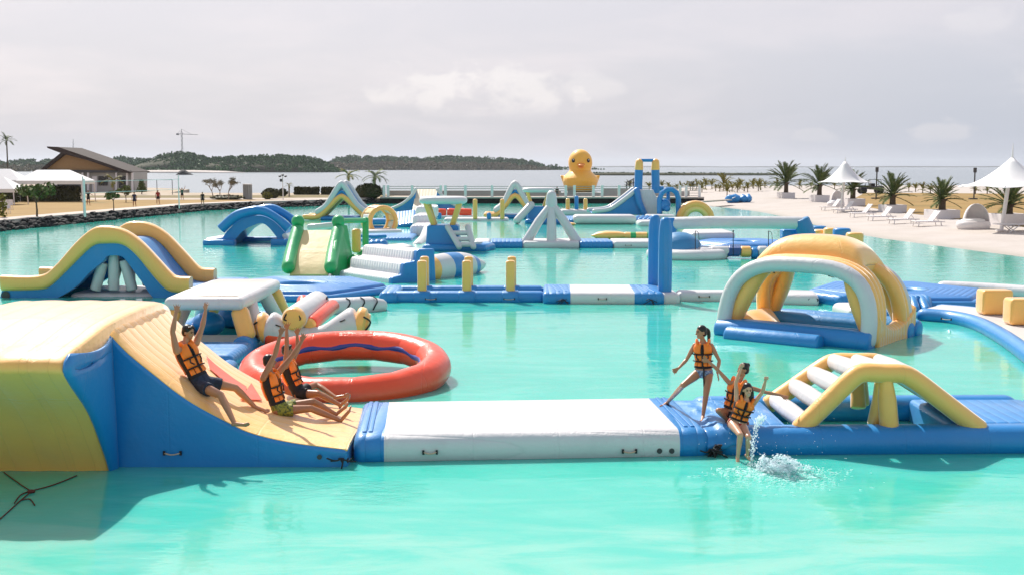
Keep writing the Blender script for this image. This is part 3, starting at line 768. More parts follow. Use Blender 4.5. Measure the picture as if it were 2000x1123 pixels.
def dome():
    FC, RB, FL, BLq = W(1702, 684), W(1787, 648), W(1384, 652), None
    ex = (FC - FL); ey = (RB - FC); L = ex.length; D = 3.8
    d = ex.normalized(); n_ = V((-d.y, d.x, 0)); D = (RB - FC).dot(n_); D = 3.7
    t = T_('dome_tent', 'yellow and white domed arch shelter on blue floats behind the girls', 'inflatable dome', FL + d * L * .5 + n_ * D * .5)
    def P(a, b, z): return FL + d * a + n_ * b + V((0, 0, z))
    # floats
    for b, a0, a1, nm in ((.26, -.02, L + .02, 'front'), (D - .1, 0.1, L + .15, 'back')):
        G().tube([P(a0 + .25, b, .13), P(a0 + .9, b, .15), P(a1 - .9, b, .15), P(a1 - .2, b, .13)], [.30, .32, .32, .30], 18, cap='soft').build('float_tube', BLUE, t)
        G().tube([P(a0 + .3, b + .5 * (1 if nm == 'front' else -1), .13), P(a1 - .25, b + .5 * (1 if nm == 'front' else -1), .13)], .30, 18, cap='soft').build('float_tube', BLUE, t)
    G().tube([P(.80, -.26, .05), P(.75 + L * .56, -.26, .05)], .28, 18, cap='soft').build('step_tube', BLUE, t)
    # side bands with arch openings (left, right) and white arches (front, back): legs at four corners
    top = 2.55; inset = .36
    x0, x1 = .32, L - .28; y0, y1 = .42, D - .38
    def arch(pa, pb, hz, n=24, lean=V((0, 0, 0)), pw=.62):
        o = []
        for i in range(n + 1):
            s = i / n; a = math.pi * s; q = V(pa).lerp(V(pb), .5 - .5 * math.copysign(abs(math.cos(a)) ** pw, math.cos(a)))
            h = abs(math.sin(a)) ** .70
            o.append(q + V((0, 0, hz * h)) + lean * h)
        return o
    fr = arch(P(x0 - .04, y0 - .06, .2), P(x1 + .04, y0 - .06, .2), 1.88, lean=n_ * .34); bk = arch(P(x0, y1, .3), P(x1, y1, .3), 1.75, lean=-n_ * .40)
    lf = arch(P(x0, y0 + .34, .2), P(x0, y1 - .1, .2), 1.85, lean=d * .85); rt = arch(P(x1, y0 + .34, .2), P(x1, y1 - .1, .2), 1.85, lean=-d * .85)
    G().tube(fr, .215, 18).build('front_arch', WHITE, t)
    G().tube(bk, .20, 16).build('back_arch', WHITE, t)
    for path, nm in ((lf, 'side_arch'), (rt, 'side_arch')):
        G().tube(path, .25, 18).build(nm, YEL, t)
    for k_, (o_, z_) in enumerate(((.24, .03), (.46, .06), (.66, .08))):
        G().tube([p + n_ * o_ + V((0, 0, z_)) for p in fr], .21, 16).build('arch_lining', YEL, t)
        if k_ < 2: G().tube([p - n_ * o_ + V((0, 0, z_)) for p in bk], .20, 16).build('arch_lining', YEL, t)
    # canopy stretched between the four arches
    def samp(path, s):
        q = s * (len(path) - 1); i = min(int(q), len(path) - 2); return path[i].lerp(path[i + 1], q - i)
    M = 12; lo_, hi_ = .25, .75
    fc = lambda s: samp(fr, lo_ + (hi_ - lo_) * s) + n_ * .45 + V((0, 0, .20)); bc = lambda s: samp(bk, lo_ + (hi_ - lo_) * s) + V((0, 0, .14))
    c00, c10, c01, c11 = fc(0), fc(1), bc(0), bc(1)
    def sidec(path, p0, p1, sg):
        def h(s):
            q = samp(path, lo_ + (hi_ - lo_) * s) + V((0, 0, .16)) + d * sg * .05; a = samp(path, lo_) + V((0, 0, .16)) + d * sg * .05; b = samp(path, hi_) + V((0, 0, .16)) + d * sg * .05
            return q + (p0 - a) * (1 - s) + (p1 - b) * s
        return h
    lc, rc = sidec(lf, c00, c01, 1), sidec(rt, c10, c11, -1)
    vs = []
    for j in range(M + 1):
        for i in range(M + 1):
            s_, u_ = i / M, j / M
            p = fc(s_) * (1 - u_) + bc(s_) * u_ + lc(u_) * (1 - s_) + rc(u_) * s_ - (c00 * (1 - s_) * (1 - u_) + c10 * s_ * (1 - u_) + c01 * (1 - s_) * u_ + c11 * s_ * u_)
            p = p + V((0, 0, .26 * (math.sin(math.pi * s_) * math.sin(math.pi * u_)) ** .8)); vs.append(p)
    n1 = M + 1; fs = [(j * n1 + i, j * n1 + i + 1, (j + 1) * n1 + i + 1, (j + 1) * n1 + i) for j in range(M) for i in range(M)]
    lo = [p - V((0, 0, .26)) for p in vs]; off = n1 * n1; fs += [tuple(off + q for q in reversed(f)) for f in list(fs)]
    bd = [(i, 0) for i in range(M)] + [(M, j) for j in range(M)] + [(M - i, M) for i in range(M)] + [(0, M - j) for j in range(M)]
    for k in range(len(bd)):
        (i, j), (i2, j2) = bd[k], bd[(k + 1) % len(bd)]; fs.append((j * n1 + i, off + j * n1 + i, off + j2 * n1 + i2, j2 * n1 + i2))
    G().add(vs + lo, fs).build('canopy', YEL, t, sub=1)
    # foot walls
    for xx, sg in ((x0, 1), (x1, -1)):
        g = G(); rs = []
        for i in range(9):
            s = i / 8; yy = y0 + .20 + (y1 - y0 - .05) * s; h = .34 + .50 * abs(2 * s - 1) ** 2.2; th = .22 + .025 * math.cos(s * math.pi * 14)
            rs.append([P(xx - th, yy, -.1), P(xx - th, yy, h), P(xx + th * .0, yy, h + .12), P(xx + th, yy, h), P(xx + th, yy, -.1)])
        g.rings(rs).build('foot_wall', pvc('yellow_pvc_rib_foot', YELC, .34, (tuple(n_), .2), .6), t, bevel=.05)
    # puffy entry ramp at the left
    g = G(); rs = []
    for i in range(8):
        s = i / 7; yy = y0 + .25 + (y1 - y0 - .5) * s; w = .25 + .75 * math.sin(math.pi * (0.15 + .8 * s)) ; pf = .06 * math.sin(i * 2.2)
        rs.append([P(x0 - .1, yy, -.05), P(x0 - .1, yy, .62 + pf), P(x0 + w * .45, yy, .50 + pf), P(x0 + w, yy, .18 + pf), P(x0 + w + .1, yy, -.05)])
    g.rings(rs).build('entry_ramp', YEL, t, sub=2)
    for q in ((.42, .0), (.6, .0)): handle(t, fr[int(24 * q[0])] - V((0, 0, .215)) + n_ * .12, (0, -.4, -1), d, .2)
    for q in (.35, .72): valve(t, P(L * q, -.06, .22), -n_, .03)
dome()

def totter():
    c = B(612, 655, 30.7); c.z = 0
    t = T_('rocking_totter', 'white and red rocking float with yellow end caps behind the red ring', 'inflatable rocker', c)
    Y = 30.7
    L, Cn, Rr = B(522, 640, Y), B(605, 657, Y), B(700, 630, Y)
    mid1 = B(570, 655, Y); mid2 = B(645, 652, Y)
    G().tube(smoothpath([L + V((.08, 0, 0)), mid1, Cn], 4), [.45, .43, .40, .36, .32, .28, .26, .25, .24], 18, cap='soft').build('arm', WHITE, t)
    G().tube(smoothpath([Rr + V((-.08, 0, 0)), mid2, Cn], 4), [.45, .43, .40, .36, .32, .28, .26, .25, .24], 18, cap='soft').build('arm', WHITE, t)
    for p, s in ((L, -1), (Rr, 1)):
        cap = G().tube([p + V((.05 * s, 0, 0)), p + V((.16 * s, 0, -.02)), p + V((.22 * s, 0, -.03))], [.44, .41, .30], 18, cap='soft').build('end_cap', YEL, t)
        G().tube([p + V((-.10 * s, -.10, -.20)), p + V((-.5 * s, -.10, -.26)), p + V((-.95 * s, -.05, -.34))], [.33, .27, .16], 14, cap='soft').build('rocker_foot', RED, t)
        G().tube(smoothpath([p + V((.2 * s, -.36, .2)), p + V((.36 * s, -.28, .05)), p + V((.2 * s, -.36, -.2))], 4), .025, 6).build('strap', BLACK, cap)
        G().bar(p + V((-.45 * s, -.36, .08)), p + V((-.30 * s, -.37, .14)), .05, .03, .012).build('strap', BLACK, t)
    # front-back arm
    f = B(574, 622, 30.5); b = B(620, 592, 33.2)
    G().tube([f + V((0, .05, 0)), f.lerp(b, .5), b], [.33, .34, .36], 18, cap='soft').build('arm', WHITE, t)
    fd = (f - b).normalized(); cap = G().tube([f - fd * .02, f + fd * .08], [.335, .30], 20, cap='soft').build('end_cap', YEL, t)
    for s in (-1, 1): G().tube(smoothpath([f + fd * .15 + V((.16 * s, 0, .15)), f + fd * .18 + V((.22 * s, 0, .02)), f + fd * .13 + V((.15 * s, 0, -.03))], 3), .022, 6).build('strap', BLACK, cap)
    G().bar(b + V((.30, -.2, .12)), b + V((.33, -.3, .22)), .05, .03, .012).build('strap', BLACK, t)
    G().tube([B(592, 587, 33.0), B(592, 612, 32.2)], .185, 14, cap='soft').build('side_roll', RED, t)
    a, b2 = B(606, 633, 30.8), B(650, 598, 33.0)
    G().tube([a, a.lerp(b2, .5), b2], [.21, .20, .20], 16, cap='soft').build('side_roll', RED, t)
    G().tube([a + (a - b2).normalized() * .04, a + (a - b2).normalized() * .09], [.19, .15], 16, cap='soft').build('roll_cap', YEL, t)
totter()

def hurdle():
    t = T_('hurdle_table', 'white topped hurdle on splayed yellow and white legs beside the red rocker', 'inflatable hurdle', (-8.1, 32.4, 0))
    G().bar((-8.1, 30.0, 1.22), (-8.1, 35.0, 1.22), 2.1, .34, .15, steps=3, puff=.02).build('top', WHITE, t)
    G().bar((-8.1, 30.22, 1.37), (-8.1, 34.8, 1.37), 1.72, .10, .05, e0=.04, e1=.04).build('ribbed_top', pvc('cream_ribs', (.80, .70, .56), .4, ((0, 1, 0), .36), .5), t)
    for x, sx in ((-8.95, -1), (-7.25, 1)):
        for y, sy in ((30.35, -1), (34.7, 1)):
            a = V((x, y, 1.10)); b = V((x + .28 * sx, y + .22 * sy, .26))
            G().bar(a, b, .46, .40, .15, up=(0, 1, 0)).build('leg', YEL, t)
        for y, sy in ((31.6, -1), (33.4, 1)):
            G().tube([(x, y, 1.15), (x + .30 * sx, y - .55 * sy * -1, .28)], .2, 14, cap='soft').build('brace', WHITE, t)
    for x in (-9.35, -7.05): G().tube([(x, 29.8, .12), (x, 35.4, .12)], .28, 16, cap='soft').build('base_tube', BLUE, t)
    G().tube([(-9.3, 35.4, .12), (-6.9, 35.4, .12)], .26, 16, cap='soft').build('base_tube', BLUE, t)
    G().tube([(-9.2, 31.2, .06), (-7.0, 31.2, .06)], .18, 16, cap='soft').build('cross_tube', WHITE, t)
    for x, y in ((-8.72, 32.8), (-7.75, 33.6), (-8.4, 34.4)): G().ball((x, y, .32), (.48, .42, .36)).build('bumper', BLUE, t)
    u = T_('floating_pad', 'ribbed blue pad in front of the white hurdle, half hidden by the slide', 'inflatable pad', (-8.0, 28.4, 0))
    G().bar((-9.4, 28.5, .08), (-6.7, 28.5, .08), 2.3, .46, .2).build('deck', BLUEY, u)
    G().bar((-9.3, 26.6, .06), (-6.9, 26.4, .06), 1.3, .42, .19).build('white_panel', WHITE, u)
    G().bar((-6.9, 26.6, .05), (-6.5, 26.6, .05), 1.2, .42, .19).build('end_panel', BLUE, u)
hurdle()

def log_float(label, a, b, r, straps):
    a, b = V(a), V(b); d = (b - a).normalized()
    t = T_('log_float', label, 'log float', a.lerp(b, .5) * 1.0)
    L = (b - a).length
    G().tube([a, a + d * L * .12, a + d * L * .5, a + d * L * .88, b], [r * .78, r * .98, r, r * .98, r * .72], 18).build('log', WHITE, t)
    n_ = V((d.y, -d.x, 0)); n_ = n_ if n_.y < 0 else -n_
    for s in straps:
        p = a + d * L * s; g = G(); pts = [p + (n_ * math.cos(q) + V((0, 0, 1)) * math.sin(q)) * (r + .012) for q in [R(x) for x in (70, 50, 30, 10, -10)]]
        pts = [q + d * .09 * math.sin(i * 1.1) for i, q in enumerate(pts)]
        g.tube(pts, .026, 6, flat=.6); g.build('strap', BLACK, t)
log_float('white log float with black straps, its nose right of the red rocker', (-6.95, 37.4, .14), (-4.45, 38.6, .14), .35, (.56, .74, .90))
log_float('white log float with black straps, its nose left of the white hurdle', (-9.25, 31.2, .62), (-10.3, 30.4, .5), .30, (.35, .8))

def slide_bridge():
    t = T_('slide_bridge', 'yellow railed blue hump slide with white posts below, far left on the water', 'inflatable slide', (-15.5, 44, 0))
    yf = 42.4
    topf = [(5, 537), (79, 537), (111, 517), (150, 473), (182, 446), (209, 441), (241, 447), (274, 468), (310, 505), (335, 532), (348, 539), (373, 540)]
    midf = [(8, 568), (79, 566), (103, 558), (137, 526), (182, 483), (209, 477), (241, 479), (267, 498), (299, 537), (322, 562), (340, 571), (373, 574)]
    botf = [(0, 590), (60, 592), (103, 586), (150, 560), (177, 532), (203, 511), (212, 500), (237, 500), (250, 511), (278, 549), (312, 588), (384, 592)]
    def rail(y, name):
        A_ = smoothpath([B(u, v, yf) for u, v in topf], 4); M_ = smoothpath([B(u, v, yf) for u, v in midf], 4)
        g = G(); rs = []
        for a, m in zip(A_, M_):
            ax = (a - m); c = (a + m) / 2; hh = ax.length / 2; up = ax.normalized(); th = .30; ring_ = []
            for k in range(16):
                q = 2 * math.pi * k / 16; sx = math.cos(q); sz = math.sin(q)
                fx = math.copysign(abs(sx) ** .7, sx); fz = math.copysign(abs(sz) ** .75, sz)
                groove = 1 - .10 * math.exp(-((sz * hh + .02) / .05) ** 2)
                ring_.append(c + V((0, y - yf + fx * th * groove, 0)) + up * (fz * hh))
            rs.append(ring_)
        g.rings(rs).build(name, YEL, t, sharp=60)
    rail(42.4, 'rail'); rail(45.9, 'rail')
    M_ = smoothpath([B(u, v, yf) for u, v in midf], 4); B_ = smoothpath([B(u, v, yf) for u, v in botf], 4)
    for y, nm in ((42.28, 'side_wall'), (45.7, 'side_wall')):
        rs = []
        for m, b in zip(M_, B_):
            o = V((0, y - yf, 0)); m2 = m + V((0, 0, .12))
            rs.append([m2 + o, b + o, b + o + V((0, .35, 0)), m2 + o + V((0, .35, 0))])
        G().rings(rs).build(nm, BLUE, t, bevel=.06)
    rs = [[m + V((0, .3, .10)), m + V((0, .3, -.12)), m + V((0, 3.4, -.12)), m + V((0, 3.4, .10))] for m in M_]
    G().rings(rs).build('slide_sheet', BLUEY, t, sharp=60)
    for (u0, v0, u1, v1) in ((216, 505, 216, 566), (194, 522, 180, 566), (238, 518, 252, 566)):
        for dy in (.35, 2.2): G().tube([B(u0, v0, yf) + V((0, dy, .1)), B(u1, v1, yf) + V((0, dy, 0))], .20, 14, cap='soft').build('post', WHITE, t)
    G().bar(B(128, 580, yf) + V((0, 1.8, -.1)), B(318, 580, yf) + V((0, 1.8, -.1)), 3.0, .42, .2).build('base', WHITE, t)
    valve(t, B(11, 577, 42.25), (0, -1, 0), .16)
    u = T_('floating_pad', 'ribbed pale blue landing pad at the foot of the yellow railed hump slide', 'inflatable pad', (-11.8, 44, 0))
    G().bar((-12.0, 44.6, .1), (-10.6, 44.6, .1), 4.2, .5, .2).build('deck', LBLUEX, u)
slide_bridge()

def hexpad(label, cx, cy, rad, hole, rot=0.0, tint=True, side=BLUE):
    t = T_('hexagon_platform', label, 'floating platform', (cx, cy, 0))
    m, T, b = None, None, None
    key = 'hex_deck'
    if key not in MATS:
        m, T, b = principled(key); tc = T.node('ShaderNodeTexCoord').outputs['Object']
        hd = None
        for k in range(3):
            a = R(60 * k + 30); dd = T.math('ABSOLUTE', T.vmath('DOT_PRODUCT', tc, V((math.cos(a), math.sin(a), 0)))); hd = dd if hd is None else T.math('MAXIMUM', hd, dd)
        w = T.math('POWER', T.math('ABSOLUTE', T.math('SINE', T.math('MULTIPLY', hd, math.pi / .22))), .6)
        n = T.noise(tc, 1.5, 4, .6)
        c = T.mix(n, (.02, .17, .50), (.05, .24, .56)); c = T.mix(T.math('MULTIPLY', T.smooth(w, .35, .05), .5), c, (.01, .11, .38))
        T.l.new(c, b.inputs['Base Color']); b.inputs['Roughness'].default_value = .36
        bp = T.node('ShaderNodeBump'); bp.inputs['Strength'].default_value = .6; bp.inputs['Distance'].default_value = .05
        T.l.new(T.math('ADD', w, n), bp.inputs['Height']); T.l.new(bp.outputs[0], b.inputs['Normal']); MATS[key] = m
    def hexring(r, z): return [V((cx + math.cos(R(60 * k) + rot) * r, cy + math.sin(R(60 * k) + rot) * r, z)) for k in range(6)]
    def dense(r, z):
        h = hexring(r, z); o = []
        for k in range(6):
            for s in range(4): o.append(h[k].lerp(h[(k + 1) % 6], s / 4))
        return o
    def circ(r, z): return [V((cx + math.cos(2 * math.pi * k / 24 + rot) * r, cy + math.sin(2 * math.pi * k / 24 + rot) * r, z)) for k in range(24)]
    prof = [(rad - .02, -.15), (rad, .05), (rad - .03, .22), (rad - .12, .33), (rad - .26, .375)]
    rs = [dense(r, z) for r, z in prof] + [circ(hole + .28, .375)]
    g = G(); g.rings([*rs], cap=False).build('deck', MATS[key], t, sharp=60)
    pts = [V((cx + math.cos(2 * math.pi * k / 30) * (hole + .18), cy + math.sin(2 * math.pi * k / 30) * (hole + .18), .17)) for k in range(30)]
    G().tube(pts, .225, 12, closed=True).build('hole_rim', side, t)
    hr = dense(rad + .02, .08)
    G().tube(hr, .17, 10, closed=True).build('edge_tube', side, t)
    return t
hexpad('blue hexagon platform with a central hole behind the white hurdle', -8.15, 44.0, 3.35, .80)
def joint(label, p, s=.7, yaw=0, root=None):
    pass

# beam with posts
def post_beam():
    t = T_('balance_beam', 'long blue double beam with three pairs of yellow posts, in the middle of the pool', 'balance beam', (-1.7, 42, 0))
    for y in (41.15, 43.0):
        G().bar((-4.35, y, .12), (1.2, y, .12), .62, .50, .2, steps=2).build('beam', BLUE, t)
    G().bar((-4.75, 42.0, .13), (-4.05, 42.0, .13), 2.6, .5, .18).build('end_block', BLUEX, t)
    for u in (825, 912, 997):
        for y in (41.15, 43.0):
            x = (u - 1000) / FPX * 41.5
            if y > 42: x += .05 + x * .03
            G().bar((x, y, .30), (x, y, 1.47), .33, .30, .09, up=(0, 1, 0)).build('post', YEL, t)
            G().bar((x - .3, y, .11), (x + .3, y, .11), .68, .545, .2, e0=.04, e1=.04).build('post_collar', BLUE, t)
    for x in (-2.9, -.1): handle(t, (x, 40.83, .12), (0, -1, 0), (1, 0, 0), .34)
post_beam()
def twin_posts():
    A = W(1060, 593); d = V((1, -.035, 0)).normalized(); n_ = V((-d.y, d.x, 0))
    t = T_('floating_pad', 'white pad with blue striped ends between the yellow post beam and blue posts', 'inflatable pad', A + V((2, 1.5, 0)))
    deck(t, [(.98, BLUEX, 'end_panel'), (2.25, WHITE, 'deck'), (1.05, BLUEX, 'end_panel')], A, d, 3.0, .50, .2, -.1)
    handle(t, A + d * 2.1 + V((0, -.02, .18)), -n_, d, .26)
    for s in (.45, .7, 3.6, 3.85):
        p = A + d * s; G().bar(p + n_ * .3 + V((.12, 0, .39)), p + n_ * 2.7 + V((-.12, 0, .39)), .12, .06, .03).build('joining_flap', BLUE, t)
    scatter_tie(t, A + d * .75 + V((0, -.06, .14)), 21); scatter_tie(t, A + d * 3.75 + V((0, -.06, .14)), 22)
    t = T_('post_gate', 'pair of tall dark blue posts with tapered tops on a white base', 'inflatable posts', (5.45, 41.5, 0))
    for x, y, zb in ((5.36, 43.2, .3), (5.46, 40.95, .3)):
        r = .235; rings_ = []
        for z, q in ((zb - .2, 1), (zb, 1.0), (1.3, 1.02), (2.3, 1.0), (2.62, .95), (2.86, .78), (2.97, .6), (3.0, .4)):
            rings_.append([V((x + math.cos(R(45 * k + 22.5)) * r * q * 1.08, y + math.sin(R(45 * k + 22.5)) * r * q * 1.08, z)) for k in range(8)])
        G().rings(rings_).build('post', BLUE, t, bevel=.03)
    G().bar((4.98, 42.0, .12), (5.95, 42.0, .12), 3.2, .5, .2).build('base', WHITE, t)
    t = T_('balance_beam', 'narrow white floating beam running from the blue posts under the yellow dome', 'balance beam', (8.2, 41.5, 0))
    G().bar((5.95, 41.55, .12), (9.4, 41.5, .12), .85, .46, .18).build('beam', WHITE, t)
    G().bar((9.3, 41.1, .12), (10.9, 40.7, .12), 1.7, .5, .22).build('end_block', WHITE, t)
    handle(t, (6.9, 41.10, .17), (0, -1, 0), (1, 0, 0), .34)
    for x in (10.4, 10.65): valve(t, (x, 39.98, .18), (0, -1, 0), .06)
    t = T_('floating_pad', 'blue pad seen through the dome arch, between white beam and hexagon platform', 'inflatable pad', (11.5, 39.6, 0))
    G().bar((10.95, 40.4, .12), (12.4, 41.2, .12), 1.8, .5, .2).build('end_panel', BLUEX, t)
    G().bar((10.7, 37.3, .1), (12.9, 37.5, .1), 1.7, .46, .2).build('deck', WHITE, t)
    G().bar((11.4, 36.4, .1), (12.7, 35.9, .1), .6, .46, .2).build('bumper', BLUE, t)
twin_posts()
hexpad('blue hexagon platform with a central hole right of the yellow dome', 14.1, 42.0, 3.3, .85)

def curve_balance():
    t = T_('curved_walkway', 'curved white walkway with blue sides and yellow blocks at the right edge', 'balance walkway', (16.5, 36, 0))
    path = smoothpath([*[V((W(u, v, .36).x, W(u, v, .36).y, 0)) for u, v in ((1822, 598), (1890, 604), (1950, 616), (2000, 636), (2060, 670), (2130, 720), (2200, 790))]], 5)
    rs = []; rl = []; rr_ = []
    for i, p in enumerate(path):
        tg = (path[min(i + 1, len(path) - 1)] - path[max(i - 1, 0)]).normalized(); n_ = V((-tg.y, tg.x, 0))
        rs.append([p - n_ * .75 + V((0, 0, .1)), p - n_ * .72 + V((0, 0, .36)), p + n_ * .72 + V((0, 0, .36)), p + n_ * .75 + V((0, 0, .1))]); rl.append(p - n_ * .72 + V((0, 0, .13))); rr_.append(p + n_ * .75 + V((0, 0, .13)))
    G().rings(rs).build('deck', WHITE, t, bevel=.05)
    G().tube(rl, .24, 14).build('edge_tube', BLUE, t); G().tube(rr_, .24, 14).build('edge_tube', BLUE, t)
    handle(t, W(1846, 622, .2) + V((0, -.1, 0)), (-.6, -.8, .3), (.8, -.6, 0), .26)
    for u, v, w, h in ((1941, 612, 1.0, .74), (1994, 632, .92, .74), (2040, 662, .9, .74)):
        p = W(u, v, .38); tg = V((.62, -.78, 0)); G().bar(p + V((-w * .46, 0, .0)) + V((0, 0, h / 2)), p + V((w * .46, 0, 0)) + V((0, 0, h / 2)), .62, h, .09).build('block', YEL, t)
    u = T_('balance_beam', 'thin white curved beam leading right from the hexagon platform, behind yellow blocks', 'balance beam', (19, 42, 0))
    G().tube(smoothpath([V((16.7, 44.3, .12)), V((18.4, 43.2, .12)), V((20.5, 41, .12)), V((22, 38, .12))], 5), .30, 12).build('beam', WHITE, u)
    v = T_('joint_float', 'crumpled blue joint between hexagon platform and curved walkway', 'joint float', (13.7, 38.4, 0))
    rnd = random.Random(9); g = G()
    for i in range(6): g.tube([V((13.2 + .16 * i, 38.5 + rnd.uniform(-.3, .3), .05)), V((13.3 + .16 * i, 38.9, .32)), V((13.3 + .18 * i, 39.6, .30))], .15, 10)
    g.build('folded_cover', BLUE, v)
curve_balance()

# --- green slide --------------------------------------------------------------------------
def green_slide():
    t = T_('green_slide', 'green and yellow inflatable slide with round post tops at left centre', 'inflatable slide', (-8.6, 51.5, 0))
    y0, y1 = 50.6, 53.4
    for u0, u1 in ((563, 582), (646, 661)):
        a = B(u0, 522, y0); b = B(u1 - 1, 452, y1 - .3)
        mid = a.lerp(b, .5) + V((-.05, 0, -.10))
        G().tube(smoothpath([a, mid, b], 5), .30, 16).build('side_tube', GREEN, t)
        G().ball(B(u1, 433, y1), (.31, .31, .30)).build('post_top', GREEN, t)
        G().tube([B(u1, 433, y1), B(u1, 460, y1), B(u1 - 2, 535, y1)], .26, 14, cap='flat').build('post', GREEN, t)
    P0, P1 = [], []
    for s in range(11):
        q = s / 10; v = 536 - 86 * (q ** .85); y = y0 - .1 + (y1 - y0 - .2) * q
        P0.append(B(566 + 20 * q, v, y)); P1.append(B(640 + 12 * q, v, y))
    G().strip(P0, P1, (0, .1, -.25)).build('chute', pvc('yellow_chute', (.80, .60, .26), .3), t, sharp=60)
    for (ub, ut) in ((682, 668),):
        pol = [B(ub - 36, 540, y0 + .2), B(ub, 538, y1 + .6), B(ut + 14, 500, y1 + .6), B(ut + 4, 440, y1 + .1), B(ut - 12, 440, y1 - .3), B(648, 500, y0 + .4)]
        g = G(); n = len(pol); off = V((.16, .05, 0)); g.add(pol + [p + off for p in pol], [tuple(range(n)), tuple(range(2 * n - 1, n - 1, -1))] + [(i, (i + 1) % n, n + (i + 1) % n, n + i) for i in range(n)])
        g.build('side_wall', GREEN, t, bevel=.05)
    yb = 56.0
    G().tube([B(662, 432, y1), B(714, 431, yb)], .13, 12, cap='flat').build('cross_bar', GREEN, t)
    G().bar(B(714, 482, yb), B(714, 425, yb), .30, .30, .10, up=(0, 1, 0)).build('post', GREEN, t)
    G().bar(B(696, 494, 55), B(696, 447, 55), .42, .42, .13, up=(0, 1, 0)).build('post', pvc('orange_yellow_pvc', (.85, .47, .09)), t)
    G().bar(B(600, 445, yb + 1), B(652, 440, yb + 1), .3, .3, .1).build('cross_bar', WHITE, t)
    for u0, v0, u1, v1, Y, r in ((690, 512, 715, 516, 53.4, .36), (706, 497, 736, 497, 55.5, .31)):
        G().tube([B(u0, v0, Y), B(u1, v1, Y - .6)], r, 16, cap='soft').build('log', WHITE, t)
        G().tube([B(u0, v0, Y).lerp(B(u1, v1, Y - .6), .05), B(u0, v0, Y).lerp(B(u1, v1, Y - .6), .32)], r * 1.05, 16, cap='soft').build('log_band', GREEN, t)
    G().bar(B(690, 530, 54), B(706, 524, 55), 1.4, .4, .12).build('base', GREEN, t)
green_slide()

def blue_arch():
    t = T_('arch_bridge', 'dark blue double arch bridge float near the rocky left bank', 'inflatable arch', (-16.2, 72, 0))
    up = [(425, 441), (453, 416), (479, 406), (512, 403), (545, 420), (570, 440)]
    lo = [(439, 455), (462, 434), (484, 424), (510, 421), (535, 432), (558, 455)]
    il = [(452, 478), (474, 452), (497, 440), (512, 437), (526, 446), (548, 474)]
    for Y, r in ((71.2, 0), (74.6, 1)):
        A_ = smoothpath([B(u, v, 71.2) for u, v in up], 4); L_ = smoothpath([B(u, v, 71.2) for u, v in lo], 4); rs = []
        dy = Y - 71.2
        for a, l in zip(A_, L_):
            c = (a + l) / 2; h = (a - l) / 2; rs.append([c + V((0, dy + math.cos(2 * math.pi * k / 12) * .32, 0)) + h * math.copysign(abs(math.sin(2 * math.pi * k / 12)) ** .8, math.sin(2 * math.pi * k / 12)) for k in range(12)])
        G().rings(rs).build('arch_rail', BLUE, t, sharp=60)
    L_ = smoothpath([B(u, v + 1, 71.3) for u, v in lo], 4); I_ = smoothpath([B(u, v, 71.3) for u, v in il], 4)
    L_[0] = L_[0] + V((-.3, 0, -.5)); rs = [[l, i, i + V((0, 3.3, 0)), l + V((0, 3.3, 0))] for l, i in zip(L_, I_)]
    G().rings(rs).build('arch_body', BLUE, t, sharp=60)
    G().bar(B(398, 474, 71) + V((0, 0, -.05)), B(460, 474, 71) + V((0, 0, -.05)), .7, .45, .12).build('base_tube', BLUE, t)
    G().bar(B(455, 472, 74.5), B(576, 472, 74.5), .7, .6, .15).build('base_tube', BLUE, t)
    G().bar(B(530, 474, 71), B(574, 474, 71), .7, .45, .12).build('base_tube', BLUE, t)
    G().bar(B(402, 470, 72.5), B(446, 463, 72.8), 2.5, .2, .08).build('ramp', WHITE, t)
    G().bar(B(560, 455, 72.5), B(576, 476, 72.5), 2.5, .3, .1).build('ramp', WHITE, t)
blue_arch()

